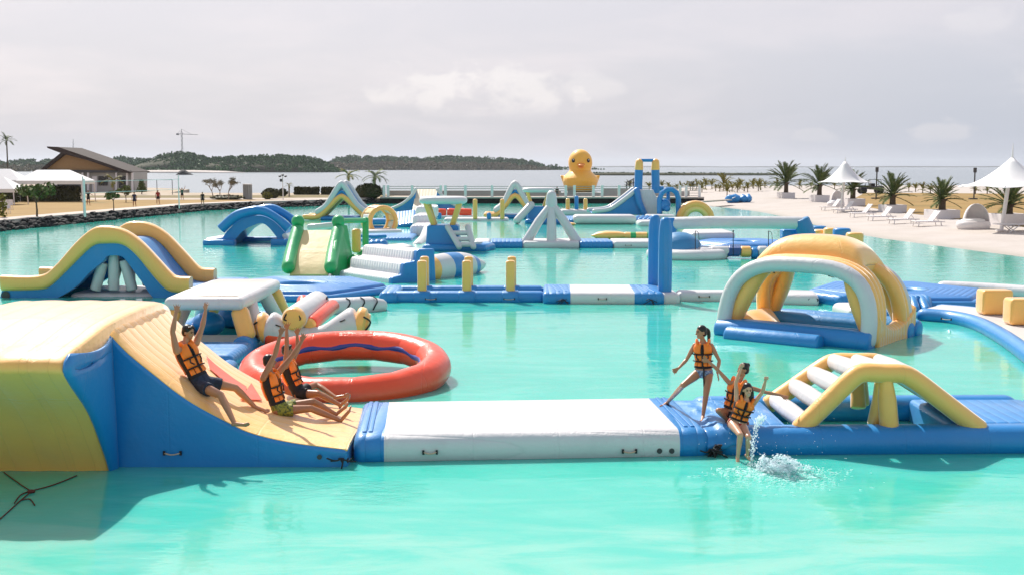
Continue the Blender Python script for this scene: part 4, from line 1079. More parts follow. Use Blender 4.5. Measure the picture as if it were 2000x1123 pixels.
# --- white step tower, striped blob, lifeguard tower ------------------------------------------
def stairs():
    t = T_('step_climb', 'white stepped climb with a dark blue side wall left of the lifeguard tower', 'inflatable steps', (-5, 50, 0))
    o = W(786, 552); yaw = R(-52); lx = V((math.cos(yaw), math.sin(yaw), 0)); ly = V((-lx.y, lx.x, 0))
    P = lambda a, b, z: o - lx * a + ly * b + V((0, 0, z))
    w = 4.4
    prof = [(-.55, -.15), (-.5, .22), (.0, .30), (.06, .72), (.14, .80), (.62, .83), (.70, 1.24), (.78, 1.32), (1.6, 1.32), (1.66, -.15)]
    g = G(); g.prism(prof, lambda a, b, s: P(s, a, b), 0.22, w); g.build('steps', pvc('white_step_rib', (.76, .74, .75), .38, (tuple(lx), .2), .7), t, bevel=.10, seg=4)
    g = G(); g.prism([(a - .03 if i < 5 else a + .02, b + .025 if b > 0 else b) for i, (a, b) in enumerate(prof)], lambda a, b, s: P(s, a, b), -.05, .24); g.build('side_wall', BLUE, t, bevel=.09, seg=4)
    t2 = T_('blob', 'fat blue and white striped air bag floating beside the white steps', 'air bag', (-2.6, 52, 0))
    a = V((-3.75, 49.4, .36)); b = V((-1.30, 53.2, .30)); N = 30
    rr = lambda s: .66 * (math.sin(math.pi * min(1, .18 + s * .9) ** .9) ** .45 if s < .97 else .3)
    R_ = [.50, .60, .66, .68, .69, .68, .65, .58, .46, .30, .12]
    pts = [a.lerp(b, k / 10) for k in range(11)]
    bands = [(0, 1, YEL), (1, 3, WHITE), (3, 5, BLUE), (5, 7, WHITE), (7, 8, BLUE), (8, 10, WHITE)]
    for i0, i1, mt in bands:
        G().tube(smoothpath(pts[i0:i1 + 1], 3), [R_[i0] + (R_[i1] - R_[i0]) * k / (3 * (i1 - i0)) if i1 - i0 == 1 else (lambda q: R_[int(q)] + (R_[min(int(q) + 1, 10)] - R_[int(q)]) * (q - int(q)))(i0 + k / 3) for k in range(3 * (i1 - i0) + 1)], 20, cap='flat').build('band', mt, t2, sharp=70)
    # second flight further back
    t3 = T_('step_climb', 'white steps rising to the tall white ramp behind the lifeguard tower', 'inflatable steps', (-7, 84, 0))
    for k, (u0, u1, v0, v1, Y) in enumerate(((801, 842, 470, 441, 80), (806, 842, 446, 421, 84), (812, 850, 424, 404, 90))):
        p0, p1 = B(u0, (v0 + v1) / 2, Y), B(u1, (v0 + v1) / 2, Y); h = (v0 - v1) * Y / FPX * 1.1
        G().bar(p0 + V((0, 2, -h * .1)), p1 + V((0, 2, -h * .1)), 4.5, h * 1.2, .25).build('step', pvc('white_step_rib2', (.76, .74, .75), .38, ((1, 0, 0), .25), .7), t3)
    G().tube([B(815, 483, 72), B(829, 468, 76), B(838, 446, 80)], .38, 12).build('side_roll', WHITE, t3)
    t4 = T_('floating_pad', 'pale blue deck left of the white steps with dark blue balls in front', 'inflatable pad', (-8, 78, 0))
    G().bar(B(702, 468, 78), B(812, 466, 78), 6.0, .5, .2).build('deck', LBLUEX, t4)
    G().bar(B(700, 492, 68.5), B(800, 484, 69.5), 2.4, .42, .18).build('white_panel', WHITE, t4)
    for u, v in ((728, 478), (738, 477), (748, 477)): G().ball(B(u, v, 69), (.30, .4, .28)).build('ball', BLUE, t4)
    G().tube([B(704, 461, 74), B(730, 463, 74), B(752, 462, 74)], .12, 8).build('edge_roll', BLUE, t4)
stairs()

def guard_tower(label, pb, S, Y, ladder=True, ring_=True):
    """lifeguard tower; pb = pixel of the base centre, S = scale relative to the near one"""
    c = W(*pb); c.y = Y; c.x = (pb[0] - 1000) / FPX * Y * .998; c.z = 0
    t = T_('lifeguard_tower', label, 'lifeguard tower', c)
    q = lambda x, y, z: c + V((x, y, z)) * S
    g = G(); rs = []
    for z, w in ((-.1, 1.02), (.5, .97), (1.0, .92), (1.45, .90)): rs.append([q(-w, -w, z), q(w, -w, z), q(w, w, z), q(-w, w, z)])
    g.rings(rs).build('base', BLUE, t, bevel=.10)
    for sx in (-1, 1):
        for sy in (-1, 1):
            G().bar(q(sx * .52, sy * .5, 1.40), q(sx * .98, sy * .85, 2.80), .30 * S, .30 * S, .09 * S, up=(0, 1, 0)).build('post', YEL, t)
    rs = []
    for z, k in ((2.66, .90), (2.74, 1.0), (2.88, 1.03), (3.02, .98), (3.08, .88)):
        ring2 = []
        for i in range(28):
            a = 2 * math.pi * i / 28; ca, sa = math.cos(a), math.sin(a); ring2.append(q(math.copysign(abs(ca) ** .6, ca) * 1.36 * k, math.copysign(abs(sa) ** .6, sa) * 1.25 * k, z))
        rs.append(ring2)
    G().rings(rs).build('roof', WHITE, t, sharp=60)
    if ring_:
        G().tube([q(-.9, -1.15, .12), q(2.4, -1.05, .12), q(2.75, .2, .12), q(2.4, 1.2, .12)], .28 * S, 12).build('base_tube', BLUE, t)
    for sx in ((.45, 1.25) if ladder else ()):
        G().tube([q(sx - .15 + (.35 if sx > 1 else 0), -.95, 1.35), q(sx + .55, -2.0, .30)], .17 * S, 12).build('ladder_rail', WHITE, t)
    if ladder:
        for f in (.3, .62, .9):
            a = q(.30, -.95, 1.35).lerp(q(1.0, -2.0, .3), f); b = q(1.45, -.95, 1.35).lerp(q(1.8, -2.0, .3), f); G().tube([a, b], .14 * S, 10).build('rung', WHITE, t)
    return t
guard_tower('lifeguard tower with yellow posts and white roof nearer the middle, ladder in front', (866, 492), 1.0, 67.0)
tw = guard_tower('smaller looking far lifeguard tower with white roof, left of the yellow duck', (1051, 437), .98, 99.0, ladder=False)
G().tube([B(1037, 401, 98), B(1010, 431, 97)], .32, 12).build('side_roll', WHITE, tw)
for u, v in ((1126, 0),): pass

# --- walkway in the middle distance, pyramid ---------------------------------------------------
def walkway():
    def seg(label, u0, u1, mats, Y=68.2, cat='inflatable pad', w=3.0):
        a = (u0 - 1000) / FPX * Y; b = (u1 - 1000) / FPX * Y
        t = T_('floating_pad', label, cat, ((a + b) / 2, Y + w / 2, 0))
        deck(t, [((b - a) * f, mt, nm) for f, mt, nm in mats], V((a, Y, 0)), V((1, 0, 0)), w, .5, .2, -.1); return t
    seg('short white pad with grey grommets right of the near lifeguard tower', 925, 956, [(1, WHITE, 'deck')])
    seg('blue walkway pad left of the white pyramid', 957, 1021, [(.5, BLUEX, 'deck'), (.5, BLUEX, 'deck')])
    seg('white walkway pad carrying the white pyramid frame', 1022, 1132, [(1, WHITE, 'deck')])
    seg('blue walkway pad right of the white pyramid', 1133, 1198, [(.74, BLUEX, 'deck'), (.26, BLUEX, 'deck')])
    t = seg('white walkway pad ending behind the tall blue posts', 1199, 1300, [(1, WHITE, 'deck')])
    handle(t, (6.9, 68.17, .16), (0, -1, 0), (1, 0, 0), .3)
    p = T_('pyramid_frame', 'white pyramid frame of four slanting tubes with a rounded tip', 'inflatable pyramid', (2.3, 69.7, 0))
    ap = B(1077, 392, 69.7)
    G().tube([ap + V((0, 0, .30)), ap + V((0, 0, -.15)), ap + V((0, 0, -.4))], [.30, .36, .34], 14).build('tip', WHITE, p)
    for u, y in ((1028, 69.0), (1077, 68.7), (1127, 69.0), (1080, 71.0)):
        f = V(((u - 1000) / FPX * 69, y, .3)); G().tube([f, f.lerp(ap, .5), ap + V((0, 0, -.25))], [.30, .27, .24], 12).build('leg', WHITE, p)
walkway()

# --- far field of inflatables ---------------------------------------------------------------------
def peak(label, ua, va, Y, S, sheet=True):
    c = B(ua, va, Y); t = T_('peak_slide', label, 'inflatable slide', (c.x, Y, 0)); H_ = c.z
    W_ = 2.25 * S
    for dy in (0, 3.0):
        o = V((c.x, Y + dy, 0))
        pts = smoothpath([o + V((-W_ * 1.02, 0, .75)), o + V((-W_ * .62, 0, H_ * .42)), o + V((-.22, 0, H_ - .2)), o + V((.22, 0, H_ - .2)), o + V((W_ * .62, 0, H_ * .42)), o + V((W_ * 1.15, 0, .5))], 4)
        G().tube(pts, .27, 12).build('roof_tube', WHITE, t)
        pts = smoothpath([o + V((-W_ * 1.55, -.04, .28)), o + V((-W_ * .98, -.04, .34)), o + V((-W_ * .5, -.04, H_ * .38)), o + V((-.25, -.04, H_ * .62)), o + V((.25, -.04, H_ * .62)), o + V((W_ * .5, -.04, H_ * .38)), o + V((W_ * .95, -.04, .30))], 4)
        G().tube(pts, .24, 12).build('inner_band', YEL, t)
        pts = smoothpath([o + V((-W_ * .95, 0, .72)), o + V((-W_ * .55, 0, H_ * .42)), o + V((-.2, 0, H_ * .74)), o + V((.2, 0, H_ * .74)), o + V((W_ * .55, 0, H_ * .42)), o + V((W_ * 1.0, 0, .5))], 4)
        G().tube(pts, .12, 8).build('trim', BLUE, t)
    for sg, mt, nm in ((-1, WHITE, 'roof_sheet'), (1, BLUEY, 'slide_sheet')):
        A_ = [V((c.x + sg * .2, Y + .1, H_ - .15)), V((c.x + sg * W_ * .62, Y + .1, H_ * .42)), V((c.x + sg * W_ * 1.1, Y + .1, .55))]; A_ = smoothpath(A_, 4)
        G().strip(A_, [p + V((0, 2.8, 0)) for p in A_], (0, 0, -.15)).build(nm, mt, t, sharp=70)
    G().bar((c.x - W_ * .9, Y + 1.5, .15), (c.x + W_ * 1.0, Y + 1.5, .15), 3.4, .35, .15).build('base', BLUE, t)
    return t
peak('white peaked slide with yellow inner arch behind the blue arch bridge', 667, 359, 104.0, .96)
peak('white peaked slide with yellow inner arch left of the far lifeguard tower', 1006, 359, 108.0, .78)

def wheel():
    c = B(741, 432, 85.0); t = T_('roller_wheel', 'upright yellow roller wheel with white segments on a white pad', 'inflatable wheel', (c.x, c.y, 0))
    d = V((.45, -.9, 0)).normalized(); s = V((d.y, -d.x, 0)) * -1
    for o in (-.75, .75):
        for k in range(12):
            pts = [c + d * o + (s * math.cos(a) + V((0, 0, 1)) * math.sin(a)) * 1.0 for a in [2 * math.pi * (k + f) / 12 for f in (0, .33, .66, 1)]]
            G().tube(pts, .19, 10, cap='flat').build('segment', YEL, t)
    for k in range(12):
        a = 2 * math.pi * (k + .5) / 12; r_ = (s * math.cos(a) + V((0, 0, 1)) * math.sin(a)); G().bar(c + r_ * 1.02 - d * .7, c + r_ * 1.02 + d * .7, .48, .2, .08, up=r_).build('tread', WHITE if k % 2 else YEL, t)
    G().bar(B(706, 455, 83), B(778, 453, 84), 2.6, .45, .2).build('base', WHITE, t)
    t = T_('mesh_wall', 'dark blue pleated wall and deck between yellow wheel and white ramp', 'inflatable wall', (-8.5, 94, 0))
    for k in range(6):
        u = 778 + 5.6 * k; G().bar(B(u, 446 - k * .8, 92), B(u + 2, 418 - k * .6, 95), .42, .5, .15, up=(0, 1, 0)).build('pleat', BLUE, t)
    G().bar(B(755, 424, 100), B(806, 422, 100), 5, .5, .15).build('deck', LBLUEX, t)
    for v in (433, 447): G().bar(B(722, v, 90), B(762, v, 90), 1.6, .45, .15).build('side_tube', BLUE, t)
wheel()

def ramp(label, prof_l, prof_r, wedge, Y, D):
    pass
def tall_ramp():
    t = T_('launch_ramp', 'tall cream white launch ramp with curved blue sides before the jetty railing', 'inflatable ramp', (-7.8, 113, 0))
    Y = 112.0
    a, b, c_, d_ = B(803, 422, Y - 2), B(843, 422, Y - 2), B(856, 370, Y + 2.5), B(812, 370, Y + 2.5)
    rs = []
    for k in range(8):
        s = k / 7; p = a.lerp(d_, s); q = b.lerp(c_, s); z = a.z + (d_.z - a.z) * (s ** 1.15); p.z = q.z = z
        rs.append([p, q, q + V((0, .5, -.4)), p + V((0, .5, -.4))])
    G().rings(rs).build('climbing_face', CREAMX, t, bevel=.06)
    for pts, nm in (([(760, 411), (785, 400), (803, 385), (812, 371), (811, 390), (803, 413), (780, 414)], 'side'), ([(854, 372), (868, 388), (884, 400), (902, 408), (880, 411), (850, 412), (851, 390)], 'side')):
        P = [B(u, v, Y + 1) for u, v in pts]; n = len(P); off = V((0, 2.6, 0))
        G().add(P + [p + off for p in P], [tuple(range(n)), tuple(range(2 * n - 1, n - 1, -1))] + [(i, (i + 1) % n, n + (i + 1) % n, n + i) for i in range(n)]).build('side_wall', BLUE, t, bevel=.05)
        edge = [P[0], P[1], P[2], P[3]]; G().tube(smoothpath([p + V((0, .0, .05)) for p in edge], 4), .16, 10).build('edge_roll', WHITE, t)
    t = T_('red_float', 'horizontal red float behind the near lifeguard tower posts', 'inflatable roller', (-5.8, 115, 0))
    for u0, u1 in ((848, 872), (873, 895), (897, 922)):
        G().tube([B(u0 + 3, 415.5, 108), B(u1 - 3, 416.5, 108)], .40, 14, cap='soft').build('roller_segment', RED, t)
    G().bar(B(846, 424, 108), B(926, 424, 108), 1.6, .3, .1).build('base', WHITE, t)
tall_ramp()

def far_posts():
    t = T_('balance_beam', 'white beam with two yellow posts and short blue stubs right of the near tower', 'balance beam', (-2, 104, 0))
    Y = 103.
    G().bar(B(866, 433, Y) + V((0, 1, 0)), B(994, 433, Y) + V((0, 1, 0)), 2.2, .62, .25).build('beam', WHITE, t)
    for u in (928, 981):
        G().bar(B(u, 429, Y), B(u, 389, Y), .40, .38, .15, up=(0, 1, 0)).build('post', YEL, t)
    for u in (858, 955): G().bar(B(u, 429, Y), B(u, 416, Y), .40, .38, .15, up=(0, 1, 0)).build('stub', BLUE, t)
    t = T_('post_row', 'yellow, blue and yellow posts standing on a white pad below the duck', 'inflatable posts', (6, 113, 0))
    G().bar(B(1094, 415, 112), B(1160, 416, 112), 2.4, .6, .25).build('base', WHITE, t)
    for u, mt, v in ((1109, YEL, 388), (1126, BLUE, 383), (1143.5, YEL, 388)):
        G().bar(B(u, 411, 111.5), B(u, v, 111.5), .40, .40, .16, up=(0, 1, 0)).build('post', mt, t)
    t = T_('log_float', 'long rounded white log float below the far blue slide', 'log float', (8.5, 97, 0))
    G().bar(B(1119, 428, 97) + V((0, .5, -.05)), B(1242, 428, 97) + V((0, .5, -.05)), 2.4, .78, .35, e0=.35, e1=.35).build('log', WHITE, t)
    t = T_('log_float', 'short rounded white log float left of the tall blue posts', 'log float', (12, 95, 0))
    G().bar(B(1245, 437, 94) + V((0, .5, -.05)), B(1318, 437, 94) + V((0, .5, -.05)), 2.4, .6, .28, e0=.3, e1=.3).build('log', WHITE, t)
    t = T_('joint_float', 'crumpled blue joint between the two white log floats', 'joint float', (11, 98, 0))
    for k in range(5): G().tube([B(1240 + 9 * k, 431, 99), B(1247 + 9 * k, 425, 101)], .2, 10).build('fold', BLUE, t)
    t = T_('joint_float', 'blue joint float between the far tower base and white log float', 'joint float', (5, 97, 0))
    for k in range(4): G().tube([B(1104 + 4 * k, 433, 97), B(1106 + 4 * k, 426, 99)], .2, 10).build('fold', BLUE, t)
    G().ball(B(1112, 438, 95), (.55, .4, .14)).build('buoy', YEL, t)
far_posts()

def far_slide():
    t = T_('tower_slide', 'far blue and white slide under two tall yellow tipped posts', 'inflatable slide', (10.5, 107, 0))
    Y = 106.5
    P = [B(u, v, Y) for u, v in ((1154, 416), (1190, 412), (1215, 396), (1243, 374), (1246, 372), (1259, 421), (1220, 420), (1160, 419))]
    n = len(P); off = V((0, 3, 0)); G().add(P + [p + off for p in P], [tuple(range(n)), tuple(range(2 * n - 1, n - 1, -1))] + [(i, (i + 1) % n, n + (i + 1) % n, n + i) for i in range(n)]).build('side_wall', BLUE, t, bevel=.08)
    G().tube(smoothpath([p + V((0, -.05, .14)) for p in (P[0] + V((.3, 0, 0)), P[1], P[2], P[3])], 4), .22, 10).build('edge_roll', WHITE, t)
    G().tube(smoothpath([p + V((0, 2.9, .14)) for p in (P[0], P[1], P[2], P[3])], 4), .22, 10).build('edge_roll', WHITE, t)
    P = [B(u, v, Y) for u, v in ((1245, 372), (1251, 371), (1264, 420), (1258, 421))]; off = V((.4, 0.2, 0))
    pol = [B(u, v, Y - .1) for u, v in ((1247, 371), (1276, 371), (1296, 418), (1262, 420))]; off = V((0, .6, 0)); n = 4
    G().add(pol + [p + off for p in pol], [tuple(range(n)), tuple(range(2 * n - 1, n - 1, -1))] + [(i, (i + 1) % n, n + (i + 1) % n, n + i) for i in range(n)]).build('climbing_face', WHITEX, t, bevel=.08)
    G().tube([B(1244, 373, Y - .3), B(1248, 395, Y - .3), B(1258, 418, Y - .3)], .3, 10).build('edge_roll', pvc('mid_blue_pvc', (.02, .2, .52)), t)
    for u0, u1 in ((1246, 1248), (1281, 1280)):
        a, b = B(u0, 378, Y + 1), B(u1, 331, Y + 1); G().tube([a, b], .38, 14, cap='flat').build('post', BLUE, t)
        G().tube([b, B(u1 + .5, 318, Y + 1)], [.40, .36], 14).build('post_tip', YEL, t)
    G().tube([B(1252, 314, Y + 1), B(1277, 314, Y + 1)], .15, 10, cap='flat').build('cross_bar', BLUE, t)
    def ngate(label, pts, Y, w, extra=()):
        t = T_('arch_gate', label, 'inflatable arch', (B(pts[0][0], 400, Y).x, Y, 0)); P = [B(u, v, Y) for u, v in pts]
        g = G(); g.tube(P, w, 4 if False else 10, cap='flat'); g.build('arch', BLUE, t, sharp=30)
        for (u, v0, v1, r) in extra: G().tube([B(u, v0, Y + .6), B(u, v1, Y + .6)], r, 10).build('hanging_bag', BLUE, t)
        return t
    a = ngate('blue angular arch gate with a hanging ball, in front of the small palms', [(1288, 424), (1288, 390), (1293, 378), (1302, 371), (1313, 371), (1321, 377), (1325, 389), (1325, 424)], 104.5, .24, ((1305, 376, 404, .17),))
    G().ball(B(1297, 401, 104.8), (.62, .5, .58)).build('hanging_ball', BLUE, a); G().ball(B(1303, 408, 104.4), (.30, .3, .3)).build('hanging_ball', BLUE, a)
    ngate('blue angular arch gate half hidden behind the far white slide wall', [(1269.5, 418), (1269.5, 384), (1274, 375), (1283, 369), (1296, 369)], 107.5, .22)
    t = T_('half_wheel', 'yellow half round arch float in front of the small palms', 'inflatable arch', (16.6, 104, 0))
    c = B(1358, 428, 104)
    for r_, w, y, mt in ((1.42, .34, 0, YEL), (1.0, .27, -.12, pvc('pale_yellow_pvc', (.84, .62, .2))), (1.35, .34, 1.1, YEL)):
        G().tube([c + V((math.cos(q) * r_, y, math.sin(q) * r_ - .1)) for q in [R(180 * k / 16) for k in range(17)]], w, 12, cap='soft').build('arch_tube', mt, t)
    t = T_('floating_pad', 'flat white and blue pad in front of the yellow half round arch', 'inflatable pad', (13, 101, 0))
    G().bar(B(1262, 424, 103), B(1316, 424, 103), 2.5, .4, .15).build('deck', WHITE, t)
    G().bar(B(1246, 428, 102), B(1268, 427, 102), 2, .4, .15).build('end_panel', BLUE, t)
far_slide()

# --- things right of centre: leaf float, mushroom, hex, high beam -----------------------------------
def right_mid():
    t = T_('banana_float', 'flat yellow and green float lying behind the white walkway', 'float', (7.5, 77.5, 0)); Y = 77.5
    a, b = B(1158, 461, Y), B(1222, 460, Y)
    G().tube([a, a.lerp(b, .15), a.lerp(b, .4), a.lerp(b, .75), b], [.12, .40, .52, .46, .30], 14, flat=.62).build('body', YEL, t)
    G().tube([a + V((.1, -.1, -.22)), a.lerp(b, .5) + V((0, -.12, -.26)), b + V((0, -.1, -.22))], [.1, .42, .3], 12, flat=.35).build('keel', GREEN, t)
    for k, (u, mt) in enumerate(((1226, YEL), (1236, GREEN), (1247, YEL), (1258, YEL), (1268, GREEN), (1277, YEL))):
        G().tube([B(u - 5, 461, Y), B(u + 5, 461, Y)], .34, 12, cap='soft', flat=.75).build('band', mt, t)
    t = T_('mushroom_float', 'pale round float with a blue dome behind the tall blue posts', 'float', (9.2, 62, 0))
    c = V((9.35, 61.2, 0)); pts = [c + V((math.cos(a) * 1.75 * (1 + .03 * math.sin(7 * a)), math.sin(a) * 1.75, .18)) for a in [2 * math.pi * k / 32 for k in range(32)]]
    G().tube(pts, .42, 12, closed=True, flat=.8).build('rim', WHITE, t)
    G().ball(c + V((0, 0, .28)), (1.6, 1.6, .28)).build('deck', WHITE, t)
    G().ball(c + V((-.45, .1, .40)), (1.25, 1.2, .95)).build('dome', pvc('teal_blue_pvc', (.02, .20, .42)), t)
    hexpad('pale blue hexagon platform with a hole under the high white beam', 13.9, 69.0, 3.2, .75)
    t = T_('floating_pad', 'white tarp topped pad behind the high beam platform', 'inflatable pad', (11.7, 75, 0))
    G().bar(B(1340, 459, 74), B(1425, 458, 74), 4.0, .5, .2).build('deck', WHITE, t)
    t = T_('high_beam', 'long raised white tube beam resting on blue end posts', 'balance beam', (12, 63, 0)); Y = 62.0
    a, b = B(1306, 437, Y + 2), B(1562, 436, Y); G().tube([a, a.lerp(b, .3) + V((0, 0, .05)), a.lerp(b, .7) + V((0, 0, .03)), b], .34, 16).build('beam', WHITE, t)
    G().tube([B(1566, 432, Y), B(1572, 447, Y), B(1583, 480, Y)], [.44, .47, .47], 16, cap='soft').build('post', pvc('deep_teal_pvc', (.01, .19, .42)), t)
    G().tube([B(1306, 430, Y + 2), B(1306, 486, Y + 2)], .45, 14, cap='soft').build('post', BLUE, t)
    t = T_('block_float', 'upright dark blue block with a yellow edge beside the high beam post', 'inflatable block', (15.5, 63, 0))
    G().bar(B(1541, 484, 63), B(1541, 448, 63), .85, .8, .1, up=(0, 1, 0)).build('block', BLUE, t)
    G().bar(B(1558, 482, 64), B(1558, 453, 64), .35, .5, .1, up=(0, 1, 0)).build('edge', YEL, t)
    cyl = []
    for i, (u, v, h, mt, Y2, r, lab) in enumerate(((1598, 450, .55, BLUE, 76, .55, 'flat blue stepping drum farthest along the row behind the dome'), (1603, 456, .45, YEL, 72, .55, 'yellow stepping drum next to the farthest blue drum'), (1624, 453, .5, YEL, 71, .5, 'yellow stepping drum between the two blue drums'),
                                              (1644, 461, .95, BLUE, 67.5, .52, 'tall blue stepping drum left of the nearest yellow drum'), (1669, 471, 1.05, YEL, 66, .50, 'tall yellow stepping drum nearest in the row, right of the dome'))):
        p = B(u, v, Y2); t = T_('stepping_drum', lab, 'inflatable drum', (p.x, p.y, 0), 'stepping drums behind the dome'); zt = p.z + h * .45
        G().tube([V((p.x, p.y, max(-.1, zt - h - .4))), V((p.x, p.y, zt - .12))], r, 16, cap='soft').build('drum', mt, t)
    t = T_('striped_log', 'low string of white, blue and yellow float segments below the high beam', 'log float', (13, 60, 0)); Y = 60.5
    for u0, u1, v, mt in ((1362, 1388, 495, WHITE), (1388, 1424, 492, WHITE), (1446, 1466, 492, YEL), (1467, 1479, 495, BLUE), (1480, 1498, 492, WHITE), (1499, 1516, 490, BLUE)):
        G().tube([B(u0 + 3, v, Y), B(u1 - 3, v, Y)], .30, 12, cap='soft').build('segment', mt, t)
    g = G(); rnd = random.Random(3)
    for k in range(7): g.tube([B(1424 + 3 * k, 497, Y - .2), B(1426 + 3 * k, 488, Y - .2), B(1427 + 3 * k, 482, Y + .3)], .12, 8)
    g.build('folded_cover', pvc('navy2_pvc', (.005, .06, .25)), t)
    for lab, u, v0, v1, Y2 in (('thin black pole with a looped line at the mushroom float', 1358, 503, 452, 60), ('thin black pole standing at the crumpled dark blue joint', 1432, 498, 452, 60), ('thin black pole with a looped line left of the dark blue block', 1501, 490, 452, 60)):
        a, b = B(u, v0, Y2), B(u, v1, Y2); t = T_('marker_pole', lab, 'pole', (a.x, a.y, 0), 'black marker poles by the high beam')
        G().tube([a, b], .022, 6).build('pole', BLACK, t)
        if u != 1432: G().tube(smoothpath([b, b + V((.16, 0, -.1)), a.lerp(b, .4) + V((.2, 0, 0)), a + V((.18, 0, .1))], 4), .014, 5).build('line', BLACK, t)
        else: G().ball(b, .05).build('finial', BLACK, t)
right_mid()

# ------------------------------------------------------------------ people
def skinmat(name, c):
    if name in MATS: return MATS[name]
    m, T, b = principled(name); tc = T.node('ShaderNodeTexCoord').outputs['Object']
    n = T.noise(tc, 5, 3, .6)
    T.l.new(T.mix(n, tuple(q * .82 for q in c), tuple(q * 1.15 for q in c)), b.inputs['Base Color'])
    b.inputs['Roughness'].default_value = .33; b.inputs['Specular IOR Level'].default_value = .45
    b.inputs['Subsurface Weight'].default_value = .12; b.inputs['Subsurface Radius'].default_value = (.02, .008, .004); b.inputs['Subsurface Scale'].default_value = .6
    MATS[name] = m; return m
TAN = skinmat('tanned_skin', (.46, .215, .115)); BROWN = skinmat('brown_skin', (.37, .165, .082)); FAIR = skinmat('light_skin', (.65, .35, .22))
HAIRM = plain('black_hair', (.008, .006, .005), .38, .5, 30, .6, 0, .01)
EYEM = plain('dark_eye', (.01, .008, .006), .25, .1, 5, 0); LIPM = plain('lips', (.28, .07, .06), .5, .2, 9, 0); TEETH = plain('teeth', (.75, .72, .68), .4, .05, 5, 0)
def cloth(name, c1, c2=None, sc=14):
    m, T, b = principled(name); tc = T.node('ShaderNodeTexCoord').outputs['Object']
    n = T.noise(tc, sc, 3, .6, .6); c2 = c2 or tuple(q * .6 for q in c1)
    T.l.new(T.mix(T.smooth(n, .45, .55), c1, c2), b.inputs['Base Color']); b.inputs['Roughness'].default_value = .75
    bp = T.node('ShaderNodeBump'); bp.inputs['Strength'].default_value = .5; bp.inputs['Distance'].default_value = .03; T.l.new(T.noise(tc, 9, 3), bp.inputs['Height']); T.l.new(bp.outputs[0], b.inputs['Normal'])
    return m
NAVYS = cloth('navy_shorts', (.010, .016, .035), (.016, .028, .06), 9); BLKS = cloth('black_shorts', (.008, .008, .012)); FLOWS = cloth('green_print_shorts', (.30, .29, .035), (.07, .10, .03), 26)
REDS = cloth('red_swimsuit', (.42, .035, .02)); PALES = cloth('pale_blue_swimsuit', (.35, .42, .55), (.10, .14, .28), 30); DKS = cloth('dark_swimsuit', (.015, .012, .015))

def remesh(o, vox, smooth=3, fac=.5):
    m1 = o.modifiers.new('remesh', 'REMESH'); m1.mode = 'VOXEL'; m1.voxel_size = vox; m1.use_smooth_shade = True
    m2 = o.modifiers.new('smooth', 'SMOOTH'); m2.iterations = smooth; m2.factor = fac
    dg = bpy.context.evaluated_depsgraph_get(); me = bpy.data.meshes.new_from_object(o.evaluated_get(dg))
    mats = [q for q in o.data.materials]; o.modifiers.clear(); old = o.data; o.data = me; me.materials.clear()
    for q in mats: me.materials.append(q)
    for p in me.polygons: p.use_smooth = True
    bpy.data.meshes.remove(old); return o

def reach(p, u, v, L, far=True):
    """point on the line of sight (u,v) at bone length L from p"""
    d = ray(u, v).normalized(); o = V((0, 0, CAMH)); w = p - o; tc = w.dot(d); perp = (w - d * tc).length
    k = math.sqrt(max(L * L - perp * perp, 0)); return o + d * (tc + k if far else tc - k)

